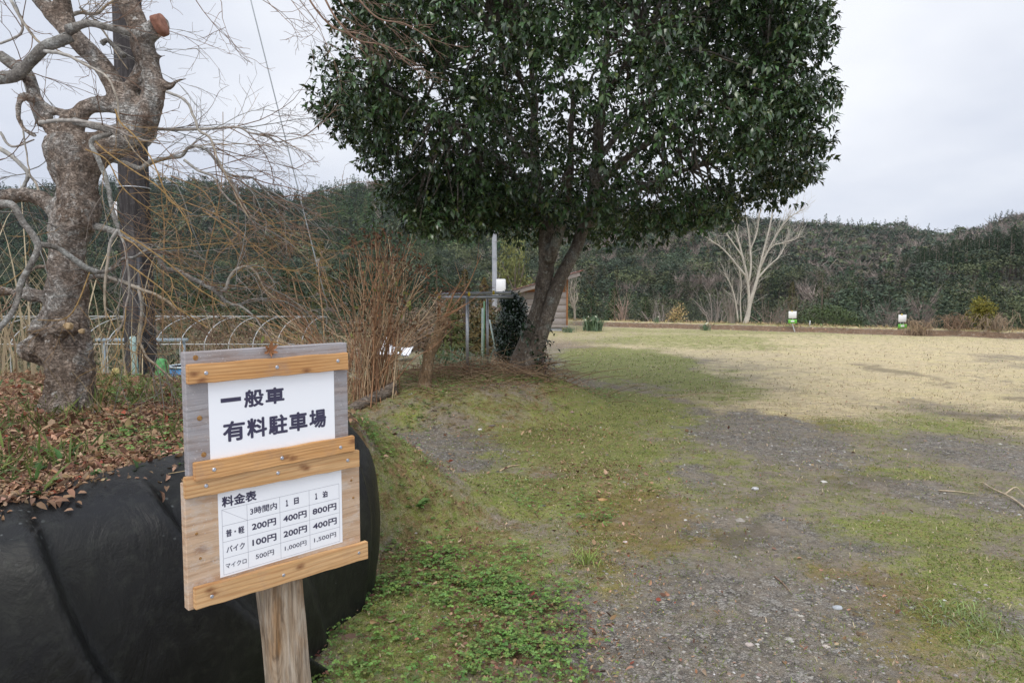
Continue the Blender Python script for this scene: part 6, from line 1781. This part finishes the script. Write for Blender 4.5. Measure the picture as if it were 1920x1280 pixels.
# short grass on the lot and lawn
x, y = scatter(420000, 1.6, 26)
m = masks(x, y); s = bank_s(x, y)
pr = (.62 * m['green'] + .50 * m['tan'] * sm(4, 9, y)) * (1 - .92 * m['gravel']) * (.25 + .75 * clump(x, y, 3.5, 2.2)) * (1 - .7 * m['dark']) * (y < lawn_edge(x) + .6) * (1 - .6 * sm(9, 20, y))
k = rng.random(len(x)) < pr
x, y = x[k], y[k]; gm = m['green'][k]; tm_ = m['tan'][k]
n = len(x); z = H(x, y)
L = np.clip(.016 + .0028 * y, .018, .06) * rng.uniform(.5, 1.4, n)
W = np.clip(.0014 + .00034 * y, .0018, .007) * rng.uniform(.7, 1.3, n)
a = rng.uniform(0, 6.283, n); tilt = rng.uniform(.5, 1.45, n)
dirn = np.stack([np.cos(a) * np.sin(tilt), np.sin(a) * np.sin(tilt), np.cos(tilt)], 1)
sd_ = np.stack([-np.sin(a), np.cos(a), np.zeros(n)], 1)
p0 = np.stack([x, y, z - .003], 1); p1 = p0 + dirn * L[:, None] * .6; p2 = p1 + unit(dirn + [0, 0, -.45] + np.stack([np.cos(a), np.sin(a), 0 * a], 1) * .4) * L[:, None] * .4
V = np.stack([p0 - sd_ * W[:, None], p0 + sd_ * W[:, None], p1 + sd_ * W[:, None] * .8, p2, p1 - sd_ * W[:, None] * .8], 1).reshape(-1, 3)
b_ = np.arange(n)[:, None] * 5
greenness = rng.random(n) < np.clip(gm / (gm + 2.2 * tm_ + .05), 0, 1) * .82
col = np.where(greenness[:, None], vary((.19, .215, .06), n, .4, .12), vary((.50, .41, .265), n, .35, .08))
col[rng.random(n) < .06] *= .6
mb = MB(); mb.add(V, [b_ + np.array([[0, 1, 2, 4]]), b_ + np.array([[4, 2, 3]])], np.repeat(col, 5, 0))
print('grass', n)
tag(mb.build('grass_blades', M['leaf_soft'], None, False), 'short winter grass, green and straw coloured, over the lot and lawn', 'grass', kind='stuff')

# a second, finer layer close to the camera: patch_near
x, y = scatter(330000, 1.7, 9.0, -.5, .95)
m = masks(x, y); s = bank_s(x, y)
pr = (.80 * m['green'] + .15) * (1 - .85 * m['gravel']) * (s < -.15) * (.2 + .8 * clump(x, y, 5.0, 71.0)) * (.35 + .65 * clump(x, y, 16.0, 75.0))
x, y = keep(x, y, pr); n = len(x); p0 = np.stack([x, y, H(x, y) - .002], 1)
dv = rdir(n) * [1, 1, .35] + [0, 0, .42]
mb = MB(); cg_ = vary((.18, .24, .055), n, .45, .14); t = rng.random(n); cg_[t < .30] = vary((.36, .27, .14), int((t < .30).sum()), .35); cg_[t > .88] = vary((.26, .28, .07), int((t > .88).sum()), .3)
leaves(mb, p0, dv, rdir(n), rng.uniform(.012, .034, n) * np.clip(.7 + .08 * y, .8, 1.3), rng.uniform(.0022, .0046, n) * np.clip(.7 + .1 * y, .8, 1.5), cg_, .2, .3)
print('moss grass', n)
tag(mb.build('moss_and_grass', M['leaf_soft'], None, False), 'fine mossy grass between the gravel patches', 'moss', kind='stuff')

# clover and low weeds beside the rubber sheet and on the mound
COVER = [(790, 1190, 280, 150, 1), (760, 1060, 150, 100, .9), (960, 1090, 140, 70, .45), (1060, 950, 80, 40, .5), (880, 745, 240, 45, .8), (1010, 930, 80, 30, .6), (1100, 960, 60, 40, .5), (700, 1230, 120, 90, 1)]
def cover_mask(x, y): return patch(x, y, COVER, 8.0)
x, y = scatter(170000, 1.7, 10.5, -.62, .35)
s = bank_s(x, y)
pr = np.maximum(cover_mask(x, y) * (.14 + .86 * clump(x, y, 2.6, 6.1)) * (.25 + .75 * clump(x, y, 9.0, 16.1)) * .95, .14 * sm(-.15, .05, s) * clump(x, y, 1.6, 9.1)) * (y < 11)
x, y = keep(x, y, pr); n = len(x); z = H(x, y)
mb = MB(); r = np.clip(.0065 + .0014 * y, .008, .018) * rng.uniform(.6, 1.3, n); hh = rng.uniform(.008, .045, n)
c0 = np.stack([x, y, z + hh], 1); col = vary((.165, .275, .07), n, .4, .15); red = rng.random(n) < .10; col[red] = vary((.14, .06, .045), int(red.sum()), .3)
yl = rng.random(n) < .12; col[yl] = vary((.20, .22, .06), int(yl.sum()), .3)
a0 = rng.uniform(0, 6.283, n)
for q in range(3):
    a = a0 + q * 2.094; dv = np.stack([np.cos(a), np.sin(a), rng.uniform(-.1, .25, n)], 1)
    leaves(mb, c0, dv, np.array([0, 0, 1.]) + rng.normal(size=(n, 3)) * .25, r * 1.5, r * 1.25, col * rng.uniform(.85, 1.15, (n, 1)), .1, .1)
print('clover', n)
tag(mb.build('clover_cover', M['leaf_soft'], None), 'low clover and weeds along the rubber sheet and over the mound', 'ground cover', kind='stuff')

# dead leaves: thick on the bank, sparse on the lot
x, y = scatter(360000, 1.1, 12, -1.15, .6)
m = masks(x, y); s = bank_s(x, y); onb = sm(-.12, .05, s) * (y < 6.3)
pr = np.where(onb > .3, .95 * onb * sm(1.0, 1.8, y) , .30 * m['litter'] * (.2 + clump(x, y, 2.0, 14.0)) + .012)
k = rng.random(len(x)) < pr; x, y = x[k], y[k]; n = len(x); z = H(x, y); ob = onb[k] > .3
mb = MB(); L = np.clip(.021 * np.exp(rng.normal(size=n) * .45), .008, .065) * np.where(ob, 1, .8) * np.clip(.75 + .06 * y, .8, 1.3)
col = vary((.34, .205, .125), n, .45, .12); t = rng.random(n); col[t < .28] = vary((.46, .31, .20), int((t < .28).sum()), .3); col[t > .84] = vary((.13, .07, .045), int((t > .84).sum()), .3); red = (t > .28) & (t < .32); col[red] = vary((.30, .085, .05), int(red.sum()), .3)
dv = rdir(n); dv[:, 2] *= .45; nr = np.array([0, 0, 1.]) + rng.normal(size=(n, 3)) * .55
leaves(mb, np.stack([x, y, z + rng.uniform(.002, .028, n)], 1), dv, nr, L, L * rng.uniform(.35, .65, n), col, rng.uniform(-.3, .5, (n, 1)), rng.uniform(-.35, .4, (n, 1)), True)
print('dead leaves', n)
tag(mb.build('fallen_leaves', M['dead'], None), 'brown fallen maple leaves thick on the bank and scattered over the grass', 'fallen leaves', kind='stuff')

# leaves that slid over the lip of the sheet: strays
x, y = scatter(9000, 1.3, 3.6, -.95, -.2); sd = bank_s(x, y); x, y = keep(x, y, (sd < .02) & (sd > -.10)); n = min(len(x), 170); x, y = x[:n], y[:n]; sd = bank_s(x, y)
z = np.interp(-sd, [-.14, 0, .09], [.885, .878, .835]) 
mb = MB(); L = rng.uniform(.015, .05, n); leaves(mb, np.stack([x, y, z], 1), rdir(n) * [1, 1, .3], np.array([.3, -.2, 1.]) + rng.normal(size=(n, 3)) * .3, L, L * .5, vary((.30, .18, .11), n, .5), .3, .3, True)
tag(mb.build('edge_leaves', M['dead'], None), 'stray brown leaves lying on the top lip of the rubber sheet', 'fallen leaves', kind='stuff')

# dry stalks and stems lying about on bank and mound
mb = MB()
def stalks(n, region, zl, lmin, lmax, cols, flat=.35, r=.0013):
    for _ in range(n):
        x_, y_ = region(); z_ = float(H(x_, y_)) + rng.uniform(.003, zl)
        a = rng.uniform(0, 6.283); l = rng.uniform(lmin, lmax); dv = np.array([math.cos(a), math.sin(a), rng.uniform(-.02, flat)])
        p = np.array([x_, y_, z_]) + dv * l * np.linspace(0, 1, 5)[:, None] + rng.normal(size=(5, 3)) * .012 * l + np.array([0, 0, 1.]) * (np.sin(np.linspace(0, 1, 5) * 3.14) * l * .06)[:, None]
        V, F = tube(p, np.linspace(r * rng.uniform(.8, 1.6), r * .6, 5), 4, cap=False); mb.add(V, F, np.array(cols[rng.integers(len(cols))]) * rng.uniform(.7, 1.2))
def reg_bank():
    while True:
        y_ = rng.uniform(1.6, 5.2); x_ = -rng.uniform(.9, 4.2)
        if bank_s(np.array(x_), np.array(y_)) > .02: return x_, y_
stalks(420, reg_bank, .03, .06, .38, [(.40, .29, .17), (.30, .19, .11), (.22, .13, .09)], .25)
stalks(90, reg_bank, .02, .15, .5, [(.42, .32, .18), (.25, .24, .10)], 1.3, .0012)
def reg_mound(): return rng.normal() * .75 - .35, 9.2 + rng.normal() * .32
stalks(420, reg_mound, .10, .2, .9, [(.30, .20, .12), (.22, .135, .085), (.38, .27, .17)], .38, .0035)
def reg_mound2(): return rng.uniform(-2.0, .6), rng.uniform(7.5, 9.4)
stalks(260, reg_mound2, .03, .1, .5, [(.34, .24, .14), (.24, .15, .09), (.42, .32, .2)], .3, .0026)
tag(mb.build('dry_stalks', M['dead'], None), 'dry grass stalks and fallen twigs over the bank and the mound', 'dry stalks', kind='stuff')
# grass tufts on the bank
x, y = scatter(17000, 1.3, 5.6, -1.1, -.2); s = bank_s(x, y)
x, y = keep(x, y, sm(.0, .15, s) * .55 * clump(x, y, 2.2, 31.0)); n = len(x)
p0 = np.stack([x, y, H(x, y)], 1); dv = rdir(n) * [.8, .8, .3] + [0, 0, .75]
mb = MB(); leaves(mb, p0, dv, rdir(n), rng.uniform(.05, .15, n), rng.uniform(.004, .011, n), vary((.14, .175, .05), n, .45, .15), .2, .35, True)
x, y = scatter(700, 1.3, 5.4, -1.1, -.25); x, y = keep(x, y, sm(.0, .1, bank_s(x, y)) * .5); n = len(x); p0 = np.stack([x, y, H(x, y) + .015], 1); k = 4
dv = rdir(n * k) * [1, 1, .3] + [0, 0, .35]; leaves(mb, np.repeat(p0, k, 0), dv, rdir(n * k) * .3 + [0, 0, 1.], rng.uniform(.03, .08, n * k), rng.uniform(.015, .03, n * k), vary((.09, .16, .05), n * k, .4, .15), .2, .25, True)
tag(mb.build('bank_weeds', M['leaf_soft'], None), 'green weeds and grass tufts growing through the leaf litter on the bank', 'weeds', kind='stuff')

# gravel: real chips where it shows near the camera
x, y = scatter(105000, 1.75, 9.5, -.35, .95)
m = masks(x, y); pr = np.maximum(m['gravel'] * (.2 + .8 * clump(x, y, 2.3, 41.0)), .035) * (1 - .85 * m['dark'])
x, y = keep(x, y, np.clip(pr * (.25 + .75 * clump(x, y, 7.0, 51.0)), 0, 1) * .6); n = len(x); z = H(x, y)
oc = np.array([(1, 0, 0), (-1, 0, 0), (0, 1, 0), (0, -1, 0), (0, 0, 1), (.7, .7, .1), (-.7, .7, .2), (.7, -.7, .15), (-.7, -.7, .1)], float)
of = np.array([(0, 5, 4), (5, 2, 4), (2, 6, 4), (6, 1, 4), (1, 8, 4), (8, 3, 4), (3, 7, 4), (7, 0, 4)])
sz = np.clip(.0024 + .0010 * y, .0034, .011) * np.exp(rng.normal(size=n) * .38)
J = oc[None] * (1 + .5 * (rng.random((n, 9, 3)) - .5)) * sz[:, None, None] * (np.array([1, .85, .6])[None, None] * rng.uniform(.7, 1.3, (n, 1, 3)))
a = rng.uniform(0, 6.283, n); ca, sa = np.cos(a)[:, None], np.sin(a)[:, None]
W = np.stack([J[..., 0] * ca - J[..., 1] * sa, J[..., 0] * sa + J[..., 1] * ca, J[..., 2]], -1) + np.stack([x, y, z + sz * .05], 1)[:, None]
g = rng.random(n); col = vary((.185, .165, .14), n, .5, .07); col[g > .75] = vary((.33, .305, .265), int((g > .75).sum()), .3, .04); col[g > .985] = vary((.5, .49, .47), int((g > .985).sum()), .15, .03); wr = (g > .5) & (g < .58); col[wr] = vary((.26, .2, .15), int(wr.sum()), .3)
mb = MB(); mb.add(W.reshape(-1, 3), (np.arange(n)[:, None, None] * 9 + of[None]).reshape(-1, 3), np.repeat(col, 9, 0))
print('stones', n)
tag(mb.build('gravel_stones', M['stone'], None, False), 'loose grey gravel chips in the bare patches of the lot', 'gravel', kind='stuff')

# ---------------------------------------------------------------- single things on the ground
def reed_stick(pts, label, w=.011, col=(.46, .37, .26)):
    q = np.array([gp(a, b) + [0, 0, h] for a, b, h in pts]); pth = smooth_path(q, 5)
    mb = MB(); V, F = tube(pth, np.linspace(w, w * .4, len(pth)), 7); mb.add(V, F, col); tag(mb.build('dry_reed_stick', M['twig']), label, 'stick')
reed_stick([(1935, 966, .012), (1895, 938, .02), (1858, 922, .03), (1843, 912, .03), (1826, 906, .012)], 'long pale dry reed lying bent on the gravel at the right edge', .008)
reed_stick([(1884, 929, .012), (1903, 926, .05), (1918, 928, .012)], 'short broken end of pale reed beside the long bent reed', .006)
reed_stick([(1760, 921, .006), (1795, 924, .012), (1826, 928, .008)], 'straight thin pale stick lying left of the long bent reed', .006)
reed_stick([(1452, 1082, .004), (1468, 1096, .008), (1480, 1110, .004)], 'short brown twig lying on the gravel', .005, (.24, .16, .11))
reed_stick([(937, 884, .004), (955, 877, .012), (975, 873, .006)], 'pale tan twig lying on the grass in front of the mound', .008, (.44, .32, .2))
def big_leaf(px, py, L, col, label, yaw=0.4):
    q = gp(px, py); mb = MB(); a = np.array([[math.cos(yaw), math.sin(yaw) * .6, .12]])
    leaves(mb, (q + [-L * .4, 0, .015])[None], a, np.array([[-.2, -.45, 1.]]), L, L * .62, col, -.45, .35, True)
    tag(mb.build('fallen_leaf', M['dead']), label, 'leaf')
big_leaf(1132, 939, .115, (.56, .34, .16), 'large curled orange tan leaf lying alone on the mossy grass')
big_leaf(790, 1098, .075, (.40, .43, .38), 'pale grey green leaf lying in the weeds near the rubber sheet', .1)
big_leaf(872, 1168, .055, (.50, .36, .24), 'pale tan upright leaf in the weeds near the bottom edge', 1.2)
big_leaf(662, 1200, .16, (.17, .105, .075), 'big dark brown curled leaf at the foot of the rubber sheet', .5)
big_leaf(1545, 905, .07, (.62, .6, .55), 'small white curl of plastic or leaf on the mossy gravel', .3)
def big_stone(px, py, wpx, col, label):
    q = gp(px, py); r = wpx / 2 / FPX * q[1]
    bm = bmesh.new(); bmesh.ops.create_icosphere(bm, subdivisions=3, radius=1.0); V = np.array([v.co[:] for v in bm.verts]); F = np.array([[v.index for v in f.verts] for f in bm.faces]); bm.free()
    V = V * (1 + .45 * (fbm(V * 1.3 + px, 3)[:, None] - .5)); V = V * np.array([r, r * .8, r * .5]) + q + [0, 0, r * .15]
    mb = MB(); mb.add(V, F, col); tag(mb.build('stone', M['stone']), label, 'stone')
big_stone(1405, 1210, 17, (.42, .36, .32), 'pinkish pale stone in the gravel near the bottom edge')
big_stone(1420, 1209, 9, (.5, .48, .46), 'smaller pale stone just right of the pinkish stone')
big_stone(1570, 1141, 18, (.40, .42, .44), 'flat blue grey stone in the rusty gravel')
big_stone(1416, 918, 14, (.5, .5, .5), 'pale stone at the lower edge of the upper gravel patch')
big_stone(900, 806, 8, (.72, .7, .68), 'small white stone at the foot of the mound')
big_stone(1172, 1016, 9, (.78, .77, .74), 'small white stone in the orange moss')
# broad leaved weed and tufts
q = gp(778, 950); wd_ = empty('dock_weed', q); mb = MB(); n = 26; a = rng.uniform(0, 6.283, n)
leaves(mb, q + np.stack([np.cos(a), np.sin(a), 0 * a + .1], 1) * .02, np.stack([np.cos(a), np.sin(a), rng.uniform(.35, 1.3, n)], 1), np.array([0, 0, 1.]) - np.stack([np.cos(a), np.sin(a), 0 * a], 1) * .5, rng.uniform(.05, .11, n), rng.uniform(.03, .05, n), vary((.16, .27, .08), n, .3), .15, .3, True)
mb.build('leaf_rosette', M['leaf_soft'], wd_); tag(wd_, 'broad leaved green weed at the edge of the gravel just right of the rubber sheet', 'weed')
blade_clump('grass_tuft', gp(1785, 1150), 120, .075, .004, (.19, .26, .085), 'bright green grass tuft on the mossy gravel at the lower right', None, 'grass tuft', .09, 1.5)
blade_clump('grass_tuft', gp(1835, 1180), 90, .07, .004, (.19, .25, .09), 'second green grass tuft just right of the bright one', None, 'grass tuft', .10, 1.6)
blade_clump('grass_tuft', gp(1100, 1055), 60, .10, .006, (.20, .26, .06), 'yellow green grass tuft among the brown leaves and weeds', None, 'grass tuft', .05, 1.2)
# dangling vine with dried pods by the tree foot
vb = gp(1035, 705); vn = empty('dried_pod_vine', vb); mb = MB(); md_ = MB()
for tx, ty in ((1024, 690), (1031, 706), (1018, 668)):
    a = P(1008, 655, DT - .35); e = P(tx, ty, DT - .7); pth = smooth_path(np.array([a, (a + e) / 2 + [.08, -.1, .05], e]), 4); V, F = tube(pth, .0035, 4, cap=False); mb.add(V, F, (.16, .10, .07))
    for q in range(7): leaves(md_, (e + [.004 * q, 0, -.022 * q])[None], rdir(1) * .6 + [0, 0, -.6], rdir(1), .06, .035, vary((.07, .045, .035), 1, .3), .4, .3)
V, F = tube([vb - [0, 0, .02], P(1008, 655, DT - .35)], .004, 5); mb.add(V, F, (.16, .1, .07))
mb.build('stem', M['twig'], vn); md_.build('pods', M['dead'], vn); tag(vn, 'dry vine with dark shrivelled pods hanging right of the evergreen trunk foot', 'vine')

# ---------------------------------------------------------------- the damp winter air between here and the hills
mb = MB(); V, F = box((2200, 1250, 175), (0, 525, 26)); mb.add(V, F)
hm = bpy.data.materials.new('damp air'); hm.use_nodes = True; ht_ = hm.node_tree; ht_.nodes.clear()
pv = N(ht_, 'ShaderNodeVolumePrincipled', {'Color': (0.84, 0.89, 0.97, 1), 'Density': 0.00011, 'Anisotropy': 0.0})
ou = N(ht_, 'ShaderNodeOutputMaterial', {'Volume': pv.outputs[0]})
hz_ = mb.build('haze', hm, None, False)
tag(hz_, 'thin damp haze in the air before the hills', 'haze', kind='stuff')
SC.cycles.volume_bounces = 0

# dry tufts along the top of the berm
n = 5200
x = rng.uniform(1.5, 24, n); y = lawn_edge(x) + rng.uniform(.05, 1.6, n)
e = berm_e(x, y); k = (e > .12) & (n2(x, y, 1.6, 2, 91.0) > .42); x, y = x[k], y[k]; n = len(x)
p0 = np.stack([x, y, H(x, y) - .01], 1); dv = rdir(n) * [.9, .9, .3] + [0, 0, .6]
mb = MB(); leaves(mb, p0, dv, rdir(n), rng.uniform(.06, .20, n), rng.uniform(.012, .03, n), np.where(rng.random((n, 1)) < .25, vary((.17, .19, .06), n, .4), vary((.45, .34, .20), n, .4)), .2, .3)
n2_ = 420; x = rng.uniform(1.5, 24, n2_); y = lawn_edge(x) + rng.uniform(-.3, .5, n2_); p0 = np.stack([x, y, H(x, y) + .01], 1)
leaves(mb, p0, rdir(n2_) * [1, 1, .2], rdir(n2_) * .4 + [0, -.3, 1.], rng.uniform(.05, .12, n2_), .05, vary((.40, .26, .16), n2_, .4), .2, .3)
tag(mb.build('berm_grass', M['dead'], None), 'dry grass tufts and leaves along the top of the low earth berm', 'grass', kind='stuff')
